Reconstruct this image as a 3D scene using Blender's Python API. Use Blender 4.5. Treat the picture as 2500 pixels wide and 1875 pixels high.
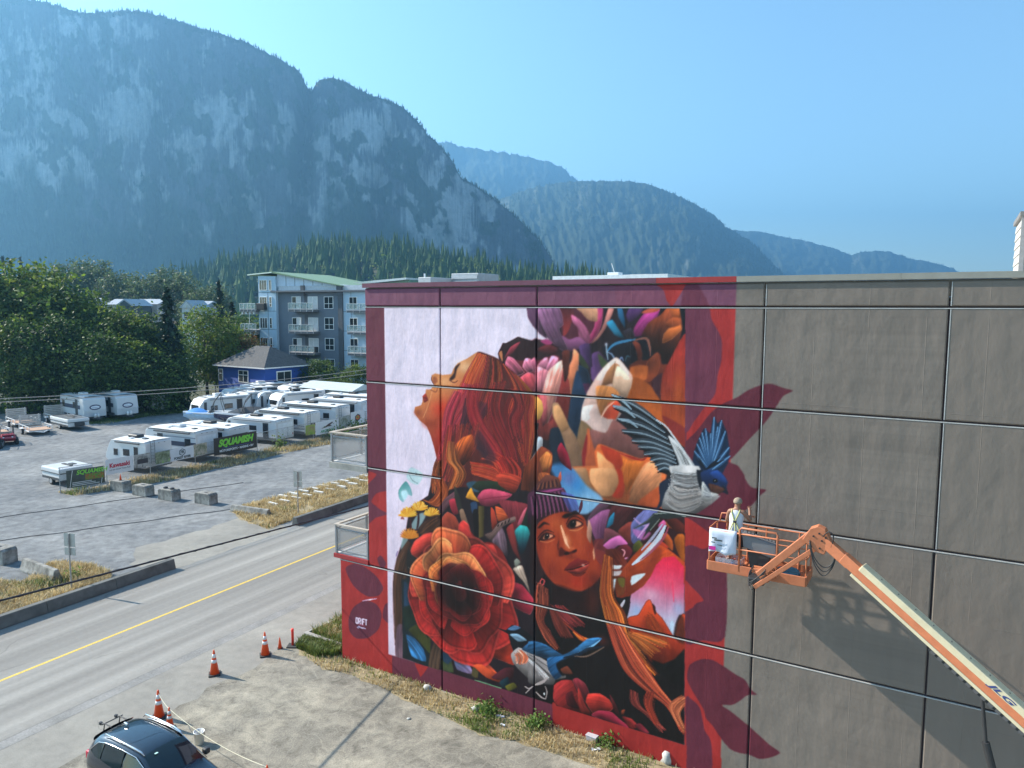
import bpy, bmesh, math, random
import numpy as np
from mathutils import Matrix, Vector
random.seed(7); RNG = np.random.default_rng(7)
for _o in list(bpy.data.objects): bpy.data.objects.remove(_o)
SC = bpy.context.scene
COL = SC.collection
R_ = math.radians
# ------------------------------------------------------------------ camera
CAM_H = 13.0
F_PX, PITCH, ROLL = 1815.95, R_(5.7014), R_(0.2281)
cam_d = bpy.data.cameras.new('camera'); cam = bpy.data.objects.new('camera', cam_d); COL.objects.link(cam)
cam_d.sensor_fit = 'HORIZONTAL'; cam_d.sensor_width = 36.0; cam_d.lens = 36.0 * F_PX / 2500.0
cam_d.clip_start = 0.1; cam_d.clip_end = 40000
cam.matrix_world = Matrix.Translation((0, 0, CAM_H)) @ Matrix.Rotation(math.pi / 2 - PITCH, 4, 'X') @ Matrix.Rotation(ROLL, 4, 'Z')
SC.camera = cam
# ------------------------------------------------------------------ sky and sun
SUN_AZ, SUN_EL = R_(160.0), R_(34.0)            # azimuth counter-clockwise from +X
SUN_V = Vector((math.cos(SUN_AZ) * math.cos(SUN_EL), math.sin(SUN_AZ) * math.cos(SUN_EL), math.sin(SUN_EL)))
wd = bpy.data.worlds.new('World'); SC.world = wd; wd.use_nodes = True
_n = wd.node_tree.nodes; _n.clear()
_o = _n.new('ShaderNodeOutputWorld'); _b = _n.new('ShaderNodeBackground'); _s = _n.new('ShaderNodeTexSky')
_s.sky_type = 'NISHITA'; _s.sun_disc = False; _s.sun_elevation = SUN_EL; _s.sun_rotation = math.pi / 2 - SUN_AZ
_s.altitude = 0; _s.air_density = 1.0; _s.dust_density = 0.4; _s.ozone_density = 2.0
_b.inputs['Strength'].default_value = 0.122
_t = _n.new('ShaderNodeMix'); _t.data_type = 'RGBA'; _t.blend_type = 'MULTIPLY'; _t.inputs[0].default_value = 1.0; _t.inputs[7].default_value = (.86, 1.0, .94, 1)   # the air's even cyan cast
wd.node_tree.links.new(_s.outputs[0], _t.inputs[6]); wd.node_tree.links.new(_t.outputs[2], _b.inputs[0]); wd.node_tree.links.new(_b.outputs[0], _o.inputs[0])
sun_d = bpy.data.lights.new('sun', 'SUN'); sun = bpy.data.objects.new('sun', sun_d); COL.objects.link(sun)
sun_d.energy = 5.0; sun_d.angle = R_(0.53); sun_d.color = (1.0, 0.93, 0.81)
sun.rotation_mode = 'QUATERNION'; sun.rotation_quaternion = SUN_V.to_track_quat('Z', 'Y'); sun.location = (-60, 30, 60)
vs = SC.view_settings; vs.view_transform = 'Standard'; vs.look = 'None'; vs.gamma = 1.0; vs.use_curve_mapping = False
vs.exposure = 1.25
HAZE_DENSITY = 0.00022
SC.render.engine = 'CYCLES'
SC.cycles.use_denoising = True
SC.cycles.max_bounces = 6; SC.cycles.diffuse_bounces = 3; SC.cycles.glossy_bounces = 3; SC.cycles.transmission_bounces = 4
SC.cycles.volume_bounces = 0; SC.cycles.transparent_max_bounces = 12
# ------------------------------------------------------------------ surveying helpers: photo pixel -> place
def ray(x, y):
    x = (x - 1250) / F_PX; y = -(y - 937.5) / F_PX
    c, s = math.cos(ROLL), math.sin(ROLL); x, y = c * x - s * y, s * x + c * y
    cp, sp = math.cos(PITCH), math.sin(PITCH)
    return np.array([x, cp + sp * y, -sp + cp * y])
def g(x, y, z=0.0):                              # the point at height z seen at pixel x, y
    r = ray(x, y); return r * (z - CAM_H) / r[2] + np.array([0, 0, CAM_H])
def at(x, y, d):                                 # the point d metres ahead
    r = ray(x, y); q = r * d / r[1]; q[2] += CAM_H; return q
def zoomer(x0, y0, k): return lambda x, y: (x0 + x * k, y0 + y * k)
zA = zoomer(0, 600, .40687); zB = zoomer(0, 1200, .40687); zC = zoomer(1600, 1100, .46704)
# ------------------------------------------------------------------ frames of the place
W_AZ = R_(-30.8188); W_D = CAM_H / .6600019      # mural wall: direction and distance
W_T = np.array([math.cos(W_AZ), math.sin(W_AZ), 0]); W_N = np.array([-math.sin(W_AZ), math.cos(W_AZ), 0])
def W(s, z, off=0.0):                            # s along the wall, off metres in front of it
    q = W_N * (W_D - off) + W_T * s; return np.array([q[0], q[1], z])
def wall_px(x, y, off=0.0):
    r = ray(x, y); q = r * (W_D - off) / (r @ W_N); return float(q @ W_T), float(q[2] + CAM_H)
RD_T = np.array([.477, .879, 0]); RD_R = np.array([.879, -.477, 0]); RD_P = np.array([-13.91, 32.13, 0])
RD_AZ = math.atan2(.879, .477)
def RD(r, s, z=0.0): q = RD_P + RD_R * r + RD_T * s; return np.array([q[0], q[1], z])
# ------------------------------------------------------------------ mesh builder
class MB:
    def __init__(s): s.v = []; s.f = []; s.m = []
    def add(s, vs, fs, mi=0):
        k = len(s.v); s.v.extend([tuple(map(float, p)) for p in vs]); s.f.extend([tuple(i + k for i in f) for f in fs]); s.m.extend([mi] * len(fs)); return s
    def box(s, lo, hi, mi=0, M=None):
        (a, b, c), (d, e, f) = lo, hi
        P = [(a,b,c),(d,b,c),(d,e,c),(a,e,c),(a,b,f),(d,b,f),(d,e,f),(a,e,f)]
        if M is not None: P = [tuple(M @ Vector(p)) for p in P]
        return s.add(P, [(3,2,1,0),(4,5,6,7),(0,1,5,4),(1,2,6,5),(2,3,7,6),(3,0,4,7)], mi)
    def beam(s, p0, p1, w, h, mi=0, up=(0,0,1), w1=None, h1=None):
        p0 = Vector(p0); p1 = Vector(p1); d = (p1 - p0).normalized(); u = Vector(up)
        sd = d.cross(u); sd = sd.normalized() if sd.length > 1e-4 else d.orthogonal().normalized(); u = sd.cross(d)
        w1 = w if w1 is None else w1; h1 = h if h1 is None else h1
        P = []
        for p, a, b in ((p0, w, h), (p1, w1, h1)):
            for i, j in ((-1,-1),(1,-1),(1,1),(-1,1)): P.append(p + sd * (i * a / 2) + u * (j * b / 2))
        return s.add(P, [(0,1,2,3),(7,6,5,4),(0,4,5,1),(1,5,6,2),(2,6,7,3),(3,7,4,0)], mi)
    def cyl(s, p0, p1, r0, r1=None, n=10, mi=0, caps=True):
        p0 = Vector(p0); p1 = Vector(p1); r1 = r0 if r1 is None else r1
        d = (p1 - p0).normalized(); a = d.orthogonal().normalized(); b = d.cross(a); P = []
        for p, r in ((p0, r0), (p1, r1)):
            for i in range(n):
                t = 2 * math.pi * i / n; P.append(p + a * (r * math.cos(t)) + b * (r * math.sin(t)))
        F = [(i, (i+1) % n, n + (i+1) % n, n + i) for i in range(n)]
        if caps: F += [tuple(range(n-1, -1, -1)), tuple(range(n, 2*n))]
        return s.add(P, F, mi)
    def tube(s, pts, r, n=6, mi=0, caps=True):
        pts = [Vector(p) for p in pts]; P = []; a = None
        rs = r if hasattr(r, '__len__') else [r] * len(pts)
        for i, p in enumerate(pts):
            d = (pts[min(i+1, len(pts)-1)] - pts[max(i-1, 0)]).normalized()
            a = d.orthogonal().normalized() if a is None else (a - d * a.dot(d)).normalized()
            b = d.cross(a)
            for k in range(n):
                t = 2 * math.pi * k / n; P.append(p + a * (rs[i] * math.cos(t)) + b * (rs[i] * math.sin(t)))
        F = [(i*n + k, i*n + (k+1) % n, (i+1)*n + (k+1) % n, (i+1)*n + k) for i in range(len(pts)-1) for k in range(n)]
        if caps: F += [tuple(range(n-1, -1, -1)), tuple(range((len(pts)-1)*n, len(pts)*n))]
        return s.add(P, F, mi)
    def lathe(s, prof, n=16, mi=0, c=(0,0,0)):      # prof: (r, z)
        P = []; m = len(prof)
        for r, z in prof:
            for k in range(n):
                t = 2 * math.pi * k / n; P.append((c[0] + r * math.cos(t), c[1] + r * math.sin(t), c[2] + z))
        F = [(i*n + k, i*n + (k+1) % n, (i+1)*n + (k+1) % n, (i+1)*n + k) for i in range(m-1) for k in range(n)]
        F += [tuple(range(n-1, -1, -1)), tuple(range((m-1)*n, m*n))]
        return s.add(P, F, mi)
    def prism(s, poly, o, ux, uy, d, mi=0):         # polygon in the plane (ux, uy) at o, pushed out by vector d
        o = Vector(o); ux = Vector(ux); uy = Vector(uy); d = Vector(d); n = len(poly)
        A = [o + ux * p[0] + uy * p[1] for p in poly]; B = [p + d for p in A]
        F = [tuple(range(n)), tuple(range(2*n-1, n-1, -1))] + [(i, n+i, n+(i+1) % n, (i+1) % n) for i in range(n)]
        return s.add(A + B, F, mi)
    def build(s, name, mats, parent=None, smooth=False, bevel=0, loc=None, rz=None, seg=2, fix=True):
        me = bpy.data.meshes.new(name); me.from_pydata(s.v, [], s.f)
        mats = mats if isinstance(mats, (list, tuple)) else [mats]
        for m in mats: me.materials.append(m)
        if len(mats) > 1: me.polygons.foreach_set('material_index', s.m)
        if fix:
            bm = bmesh.new(); bm.from_mesh(me); bmesh.ops.recalc_face_normals(bm, faces=bm.faces); bm.to_mesh(me); bm.free()
        return link(name, me, parent, smooth, bevel, loc, rz, seg)
def link(name, me, parent=None, smooth=False, bevel=0, loc=None, rz=None, seg=2):
    if smooth: me.polygons.foreach_set('use_smooth', [True] * len(me.polygons))
    o = bpy.data.objects.new(name, me); COL.objects.link(o)
    if parent is not None: o.parent = parent
    if loc is not None: o.location = loc
    if rz is not None: o.rotation_euler[2] = rz
    if bevel:
        b = o.modifiers.new('bevel', 'BEVEL'); b.width = bevel; b.segments = seg; b.limit_method = 'ANGLE'; b.angle_limit = R_(35)
    return o
def tag(o, label=None, cat=None, group=None, kind=None):
    if label: o['label'] = label
    if cat: o['category'] = cat
    if group: o['group'] = group
    if kind: o['kind'] = kind
    return o
def thing(name, label, cat, loc=(0,0,0), rz=0, group=None):
    o = bpy.data.objects.new(name, None); COL.objects.link(o); o.empty_display_size = .2
    o.location = loc; o.rotation_euler = (0, 0, rz); return tag(o, label, cat, group)
def dup(root, loc=None, rz=None, label=None, group=None, sc=None):
    r = root.copy(); COL.objects.link(r)
    if loc is not None: r.location = loc
    if rz is not None: r.rotation_euler[2] = rz
    if sc is not None: r.scale = sc if hasattr(sc, '__len__') else (sc, sc, sc)
    if label: r['label'] = label
    if group: r['group'] = group
    for ch in list(root.children):
        c = ch.copy(); COL.objects.link(c); c.parent = r
        for gg in ch.children:
            d = gg.copy(); COL.objects.link(d); d.parent = c
    return r
def np_mesh(name, V, F, mats, col=None, smooth=False):   # big meshes straight from arrays; F is (n,4) or (n,3)
    V = np.asarray(V, np.float32); F = np.asarray(F, np.int32); me = bpy.data.meshes.new(name)
    k = F.shape[1]
    me.vertices.add(len(V)); me.vertices.foreach_set('co', V.ravel())
    me.loops.add(F.size); me.loops.foreach_set('vertex_index', F.ravel())
    me.polygons.add(len(F)); me.polygons.foreach_set('loop_start', np.arange(0, F.size, k, dtype=np.int32))
    try: me.polygons.foreach_set('loop_total', np.full(len(F), k, np.int32))
    except Exception: pass
    me.update(calc_edges=True); me.validate()
    for m in (mats if isinstance(mats, (list, tuple)) else [mats]): me.materials.append(m)
    if col is not None:
        a = me.color_attributes.new('col', 'FLOAT_COLOR', 'POINT')
        c4 = np.ones((len(V), 4), np.float32); c4[:, :3] = col; a.data.foreach_set('color', c4.ravel())
    me.polygons.foreach_set('use_smooth', np.full(len(F), bool(smooth)))
    return me
# ------------------------------------------------------------------ materials
_MC = {}
def srgb(r, g_, b):
    f = lambda c: ((c / 255 + .055) / 1.055) ** 2.4 if c > 10 else c / 255 / 12.92
    return (f(r), f(g_), f(b))
class NT:
    def __init__(s, name):
        s.m = bpy.data.materials.new(name); s.m.use_nodes = True; s.t = s.m.node_tree; s.n = s.t.nodes; s.b = s.n['Principled BSDF']
        s.tc = s.n.new('ShaderNodeTexCoord'); s.src = s.tc.outputs['Object']
    def l(s, a, b): s.t.links.new(a, b)
    def set(s, **k):
        for a, v in k.items(): s.b.inputs[a.replace('_', ' ')].default_value = v
    def mapping(s, scale=(1,1,1), rot=(0,0,0), src=None):
        q = s.n.new('ShaderNodeMapping'); q.inputs['Scale'].default_value = scale; q.inputs['Rotation'].default_value = rot
        s.l(src or s.src, q.inputs[0]); return q.outputs[0]
    def noise(s, scale, detail=4, rough=.55, vec=None, dist=0):
        q = s.n.new('ShaderNodeTexNoise'); q.inputs['Scale'].default_value = scale; q.inputs['Detail'].default_value = detail
        q.inputs['Roughness'].default_value = rough; q.inputs['Distortion'].default_value = dist
        s.l(vec or s.src, q.inputs['Vector']); return q.outputs[0]
    def voro(s, scale, vec=None, feat='F1', out='Distance', rnd=1):
        q = s.n.new('ShaderNodeTexVoronoi'); q.feature = feat; q.inputs['Scale'].default_value = scale; q.inputs['Randomness'].default_value = rnd
        s.l(vec or s.src, q.inputs['Vector']); return q.outputs[out]
    def ramp(s, fac, stops):
        q = s.n.new('ShaderNodeValToRGB'); e = q.color_ramp.elements
        while len(e) < len(stops): e.new(.5)
        for i, (p, c) in enumerate(stops):
            e[i].position = p; e[i].color = (*c, 1) if hasattr(c, '__len__') else (c, c, c, 1)
        s.l(fac, q.inputs[0]); return q.outputs[0]
    def mix(s, fac, a, b, mode='MIX'):
        q = s.n.new('ShaderNodeMix'); q.data_type = 'RGBA'; q.blend_type = mode
        for i, v in ((0, fac), (6, a), (7, b)):
            if hasattr(v, 'is_linked') or isinstance(v, bpy.types.NodeSocket): s.l(v, q.inputs[i])
            elif hasattr(v, '__len__'): q.inputs[i].default_value = (*v, 1)
            else: q.inputs[i].default_value = v
        return q.outputs[2]
    def math(s, op, a, b=0.0, clamp=False):
        q = s.n.new('ShaderNodeMath'); q.operation = op; q.use_clamp = clamp
        for i, v in ((0, a), (1, b)):
            if isinstance(v, bpy.types.NodeSocket): s.l(v, q.inputs[i])
            else: q.inputs[i].default_value = v
        return q.outputs[0]
    def bump(s, h, strength=.3, dist=.02, prev=None):
        q = s.n.new('ShaderNodeBump'); q.inputs['Strength'].default_value = strength; q.inputs['Distance'].default_value = dist
        s.l(h, q.inputs['Height'])
        if prev is not None: s.l(prev, q.inputs['Normal'])
        return q.outputs[0]
    def attr(s, name):
        q = s.n.new('ShaderNodeAttribute'); q.attribute_name = name; return q.outputs['Color']
    def out(s, col=None, nor=None, rough=None):
        if col is not None: s.l(col, s.b.inputs['Base Color'])
        if nor is not None: s.l(nor, s.b.inputs['Normal'])
        if rough is not None: s.l(rough, s.b.inputs['Roughness'])
        return s.m
def P(name, rgb, rough=.6, metal=0.0, var=.12, scale=3.0, bump=0.0, bscale=20.0, bdist=.01, coat=0.0, alpha=None, trans=None, spec=None):
    if name in _MC: return _MC[name]
    t = NT(name); t.set(Roughness=rough, Metallic=metal)
    if coat: t.b.inputs['Coat Weight'].default_value = coat
    if alpha is not None: t.b.inputs['Alpha'].default_value = alpha
    if trans is not None: t.b.inputs['Transmission Weight'].default_value = trans
    if spec is not None: t.b.inputs['Specular IOR Level'].default_value = spec
    if var:
        n = t.noise(scale, 5, .6); hi = tuple(min(1, c * (1 + var)) for c in rgb); lo = tuple(c * (1 - var) for c in rgb)
        t.out(t.ramp(n, [(.3, lo), (.7, hi)]))
    else: t.b.inputs['Base Color'].default_value = (*rgb, 1)
    if bump: t.out(nor=t.bump(t.noise(bscale, 4), bump, bdist))
    _MC[name] = t.m; return t.m
# ------------------------------------------------------------------ numpy value noise
def _hash(ix, iy, seed):
    h = (ix.astype(np.int64) * 374761393 + iy.astype(np.int64) * 668265263 + seed * 1442695041) & 0xffffffff
    h = ((h ^ (h >> 13)) * 1274126177) & 0xffffffff
    return ((h ^ (h >> 16)) & 0xffff) / 65535.0
def vnoise(x, y, seed=0):
    ix = np.floor(x); iy = np.floor(y); fx = x - ix; fy = y - iy; fx = fx*fx*(3-2*fx); fy = fy*fy*(3-2*fy)
    a = _hash(ix, iy, seed); b = _hash(ix+1, iy, seed); c = _hash(ix, iy+1, seed); d = _hash(ix+1, iy+1, seed)
    return a + (b-a)*fx + (c-a)*fy + (a-b-c+d)*fx*fy
def fbm(x, y, oct=5, seed=0, gain=.5):
    s = np.zeros(np.broadcast(x, y).shape); a = 1.0; t = 0.0
    for k in range(oct): s = s + a * vnoise(x * 2**k + 17.3*k, y * 2**k - 9.1*k, seed + k); t += a; a *= gain
    return s / t
def sstep(a, b, x): t = np.clip((x - a) / (b - a), 0, 1); return t*t*(3-2*t)
# ================================================================== GROUND
def sheet(name, pts, z, m, kind='structure'):
    mb = MB(); mb.add([(p[0], p[1], z) for p in pts], [tuple(range(len(pts)))])
    o = mb.build(name, m, fix=False)
    me = o.data
    if me.polygons[0].normal.z < 0: me.flip_normals()
    return tag(o, kind=kind)
t = NT('far_ground'); n1 = t.noise(.02, 6); n2 = t.noise(.3, 5)
t.set(Roughness=.95); t.out(t.mix(t.ramp(n2, [(.35, 0.0), (.65, 1.0)]), t.ramp(n1, [(.3, (.03,.045,.02)), (.7, (.09,.09,.06))]), (.05,.06,.03)))
M_FAR = t.m
t = NT('gravel'); big = t.noise(.16, 6, .6); mid = t.noise(1.6, 6, .65); fine = t.noise(26, 5, .75); peb = t.voro(16)
c = t.ramp(big, [(.30, (.150,.158,.168)), (.5, (.205,.210,.215)), (.72, (.285,.285,.280))])
c = t.mix(.75, c, t.ramp(mid, [(.25, (.30,.30,.31)), (.5, (.8,.8,.8)), (.75, (1.3,1.3,1.28))]), 'MULTIPLY')
c = t.mix(.8, c, t.ramp(fine, [(.3, (.55,.55,.57)), (.5, (.95,.95,.95)), (.72, (1.35,1.35,1.33))]), 'MULTIPLY')
trk = t.noise(.9, 4, .6, t.mapping((.9, .22, 1), (0, 0, R_(-28))))
c = t.mix(t.ramp(trk, [(.50, 0.0), (.75, .30)]), c, (.33,.33,.325))
t.set(Roughness=.95); t.b.inputs['Specular IOR Level'].default_value = .15
c = t.mix(1.0, c, (1.10,1.10,1.09), 'MULTIPLY'); M_GRAVEL = t.out(c, t.bump(t.math('ADD', fine, t.math('MULTIPLY', peb, .6)), .6, .03))
t = NT('asphalt_road'); v = t.mapping((1, 1, 1), (0, 0, 0))
sep = t.n.new('ShaderNodeSeparateXYZ'); t.l(t.src, sep.inputs[0]); X = sep.outputs[0]
bl = t.noise(.35, 6, .6, t.mapping((1.2, .10, 1))); lane = t.noise(1.0, 3, .5, t.mapping((1.1, .015, 1))); grain = t.noise(60, 4, .8); sp = t.noise(6, 5, .7)
c = t.ramp(lane, [(.30, (.155,.152,.150)), (.5, (.205,.203,.200)), (.70, (.262,.260,.255))])
c = t.mix(.6, c, t.ramp(bl, [(.3, (.75,.75,.76)), (.7, (1.18,1.18,1.17))]), 'MULTIPLY')
c = t.mix(.7, c, t.ramp(grain, [(.25, (.7,.7,.7)), (.75, (1.25,1.25,1.24))]), 'MULTIPLY')
c = t.mix(.5, c, t.ramp(sp, [(.3, (.8,.8,.8)), (.7, (1.15,1.15,1.15))]), 'MULTIPLY')
# two darker wheel tracks in each lane
w = t.math('ABSOLUTE', t.math('SUBTRACT', t.math('ABSOLUTE', t.math('SUBTRACT', t.math('ABSOLUTE', X), 2.0)), .85))
c = t.mix(t.ramp(w, [(0.0, .35), (.5, 0.0)]), c, (.150,.147,.146))
t.set(Roughness=.85); t.b.inputs['Specular IOR Level'].default_value = .25
oil = t.noise(.7, 5, .7, t.mapping((1, .35, 1))); c = t.mix(t.ramp(oil, [(.60, 0.0), (.74, .35)]), c, (.11,.108,.106))
wv = t.n.new('ShaderNodeVectorMath'); wv.operation = 'ADD'; q = t.n.new('ShaderNodeTexNoise'); q.inputs['Scale'].default_value = .8; t.l(t.src, q.inputs[0]); t.l(t.src, wv.inputs[0]); t.l(q.outputs[1], wv.inputs[1])
ck = t.voro(.16, t.mapping((1.6, .35, 1), src=wv.outputs[0]), 'DISTANCE_TO_EDGE'); c = t.mix(t.ramp(t.math('ADD', ck, t.math('MULTIPLY', t.ramp(t.noise(.3, 2), [(.45, 0.0), (.55, 1.0)]), .02)), [(.0, .5), (.005, 0.0)]), c, (.09,.088,.085))
c = t.mix(1.0, c, (1.20,1.15,1.07), 'MULTIPLY'); M_ROAD = t.out(c, t.bump(grain, .35, .01))
t = NT('forecourt_pavement'); big = t.noise(.28, 6, .62); mid = t.noise(1.9, 7, .68, dist=.6); fine = t.noise(22, 5, .75); arcs = t.noise(.55, 3, .5, dist=2.5); cr = t.voro(.42, t.mapping((1, 1, 1)), 'DISTANCE_TO_EDGE')
c = t.ramp(big, [(.30, (.20,.195,.18)), (.50, (.27,.26,.235)), (.70, (.40,.38,.33))])
c = t.mix(.8, c, t.ramp(mid, [(.28, (.35,.35,.35)), (.5, (.88,.88,.87)), (.72, (1.3,1.29,1.24))]), 'MULTIPLY')
c = t.mix(.7, c, t.ramp(fine, [(.30, (.42,.42,.42)), (.70, (1.4,1.39,1.35))]), 'MULTIPLY')
c = t.mix(t.ramp(arcs, [(.470, 0.0), (.495, .42), (.520, 0.0)]), c, (.36,.345,.30))
wob = t.n.new('ShaderNodeVectorMath'); wob.operation = 'ADD'; q = t.n.new('ShaderNodeTexNoise'); q.inputs['Scale'].default_value = 1.5; t.l(t.src, q.inputs[0]); t.l(t.src, wob.inputs[0]); t.l(q.outputs[1], wob.inputs[1])
crk = t.voro(.22, wob.outputs[0], 'DISTANCE_TO_EDGE')
c = t.mix(t.ramp(t.math('ADD', crk, t.math('MULTIPLY', t.ramp(t.noise(.5, 2), [(.45, 0.0), (.55, 1.0)]), .02)), [(.0, .55), (.004, 0.0)]), c, (.08,.077,.072))
t.set(Roughness=.95); t.b.inputs['Specular IOR Level'].default_value = .15
c = t.mix(1.0, c, (1.05,1.0,.93), 'MULTIPLY'); M_FORE = t.out(c, t.bump(t.math('ADD', fine, mid), .45, .03))
M_LINE = P('yellow_road_paint', (.62,.42,.06), .7, var=.22, scale=9)
t = NT('gutter_concrete'); fine = t.noise(14, 6, .75); mid = t.noise(1.1, 5, .6)
c = t.mix(.8, t.ramp(mid, [(.3, (.19,.185,.175)), (.7, (.29,.28,.265))]), t.ramp(fine, [(.3, (.6,.6,.6)), (.7, (1.3,1.3,1.3))]), 'MULTIPLY')
t.set(Roughness=.95); M_GUT = t.out(c, t.bump(fine, .5, .02))
t = NT('apron_asphalt'); big = t.noise(.3, 6, .6); fine = t.noise(30, 5, .75); mid = t.noise(2.2, 6, .7)
c = t.ramp(big, [(.3, (.175,.173,.168)), (.7, (.262,.258,.245))])
c = t.mix(.7, c, t.ramp(mid, [(.3, (.78,.78,.78)), (.7, (1.15,1.15,1.14))]), 'MULTIPLY')
c = t.mix(.7, c, t.ramp(fine, [(.3, (.68,.68,.68)), (.7, (1.26,1.26,1.25))]), 'MULTIPLY')
q = t.n.new('ShaderNodeTexNoise'); q.inputs['Scale'].default_value = 1.1; t.l(t.src, q.inputs[0]); wob = t.n.new('ShaderNodeVectorMath'); wob.operation = 'ADD'; t.l(t.src, wob.inputs[0]); t.l(q.outputs[1], wob.inputs[1])
crk = t.voro(.30, wob.outputs[0], 'DISTANCE_TO_EDGE')
c = t.mix(t.ramp(t.math('ADD', crk, t.math('MULTIPLY', t.ramp(t.noise(.4, 2), [(.45, 0.0), (.55, 1.0)]), .02)), [(.0, .5), (.004, 0.0)]), c, (.08,.077,.072))
t.set(Roughness=.92); t.b.inputs['Specular IOR Level'].default_value = .2; c = t.mix(1.0, c, (1.20,1.15,1.07), 'MULTIPLY'); M_APRON = t.out(c, t.bump(fine, .4, .015))

S = 16000
sheet('ground', [(-S,-S),(S,-S),(S,S),(-S,S)], 0, M_FAR)
def road_sheet(name, r0, r1, s0, s1, z, m):       # a strip along the road, with its own axes
    o = MB().add([(r0,s0,0),(r1,s0,0),(r1,s1,0),(r0,s1,0)], [(0,1,2,3)]).build(name, m, fix=False)
    o.location = (*RD_P[:2], z); o.rotation_euler[2] = RD_AZ - math.pi/2
    return tag(o, kind='structure')
sheet('gravel_lot', [RD(-4.4,-60), RD(-4.4,120), (-12,125), (-32,95), (-44,101), (-60,93), (-85,70), (-80,10)], .004, M_GRAVEL)
road_sheet('road', -4.45, 3.95, -60, 260, .010, M_ROAD)
road_sheet('gutter', 3.95, 4.42, -60, 90, .006, M_GUT)
road_sheet('apron', 4.42, 7.6, -60, 90, .002, M_APRON)
_r = random.Random(9)
sheet('forecourt', [RD(7.0,-60)] + [RD(6.9 + _r.uniform(-.28, .28), -20 + .62 * k) for k in range(41)] + [ W(-17.8,0,.0), W(14,0,.0), W(14,0,30), (0,-20)], .004, M_FORE)
road_sheet('road_marking', -.065, .065, -60, 200, .014, M_LINE)
# driveway apron that joins the lot to the road
_dp = [RD(-4.4,1.0), RD(-4.4,9.6), RD(-7.2,11.5), RD(-9.2,11.2), RD(-8.8,7), RD(-9.4,3.4), RD(-7.0,1.6)]; _dq = []; _r = random.Random(4)
for _a, _b in zip(_dp, _dp[1:] + _dp[:1]):
    _m = max(1, int(np.hypot(*(_b - _a)[:2]) / .7))
    for _k in range(_m): _q = _a + (_b - _a) * _k / _m; _dq.append((_q[0] + _r.uniform(-.22, .22), _q[1] + _r.uniform(-.22, .22)))
sheet('driveway', _dq, .008, M_APRON)
# ================================================================== MOUNTAINS
t = NT('mountain_rock'); col = t.attr('col'); n = t.noise(.02, 8, .7); n2 = t.noise(.12, 5, .7)
c = t.mix(.8, col, t.ramp(n, [(.3, (.75,.75,.75)), (.7, (1.25,1.25,1.25))]), 'MULTIPLY')
c = t.mix(.6, c, t.ramp(n2, [(.3, (.7,.7,.7)), (.7, (1.3,1.3,1.3))]), 'MULTIPLY')
t.set(Roughness=.95); t.b.inputs['Specular IOR Level'].default_value = .1
M_ROCK = t.out(c, t.bump(n, .5, 9))
t = NT('far_forest_needles'); n = t.noise(.08, 3); t.set(Roughness=.9); t.b.inputs['Specular IOR Level'].default_value = .1
M_FARTREE = t.out(t.ramp(n, [(.3, (.018,.032,.014)), (.7, (.05,.075,.028))]))
def tiny_trees(name, pts, hs, label, seed=1, tiers=2, m=None):    # many far conifers as one mass
    n = len(pts); pts = np.asarray(pts); hs = np.asarray(hs); rng = np.random.default_rng(seed)
    V = []; F = []; k = 5; off = 0
    for ti in range(tiers):
        b = ti * (.62 / tiers) + .08; tp = b + (1 - b) * (.62 if ti < tiers - 1 else 1.0); rad = .22 * (1 - ti / (tiers + .6))
        ang = rng.uniform(0, 6.28, n)[:, None] + np.arange(k)[None] * 2 * math.pi / k
        rr = rad * hs[:, None] * rng.uniform(.7, 1.3, (n, k))
        ring = np.stack([pts[:, 0:1] + rr * np.cos(ang), pts[:, 1:2] + rr * np.sin(ang), pts[:, 2:3] + hs[:, None] * (b + rng.uniform(-.05, .05, (n, k)))], -1)
        apex = np.stack([pts[:, 0], pts[:, 1], pts[:, 2] + hs * tp], -1)[:, None]
        V.append(np.concatenate([ring, apex], 1).reshape(-1, 3))
        base = off + np.arange(n)[:, None] * (k + 1); i = np.arange(k)[None]
        F.append(np.stack([base + i, base + (i + 1) % k, np.broadcast_to(base + k, (n, k))], -1).reshape(-1, 3)); off += n * (k + 1)
    me = np_mesh(name, np.concatenate(V), np.concatenate(F), m or M_FARTREE)
    return tag(link(name, me), label, 'forest', kind='stuff')
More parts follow.
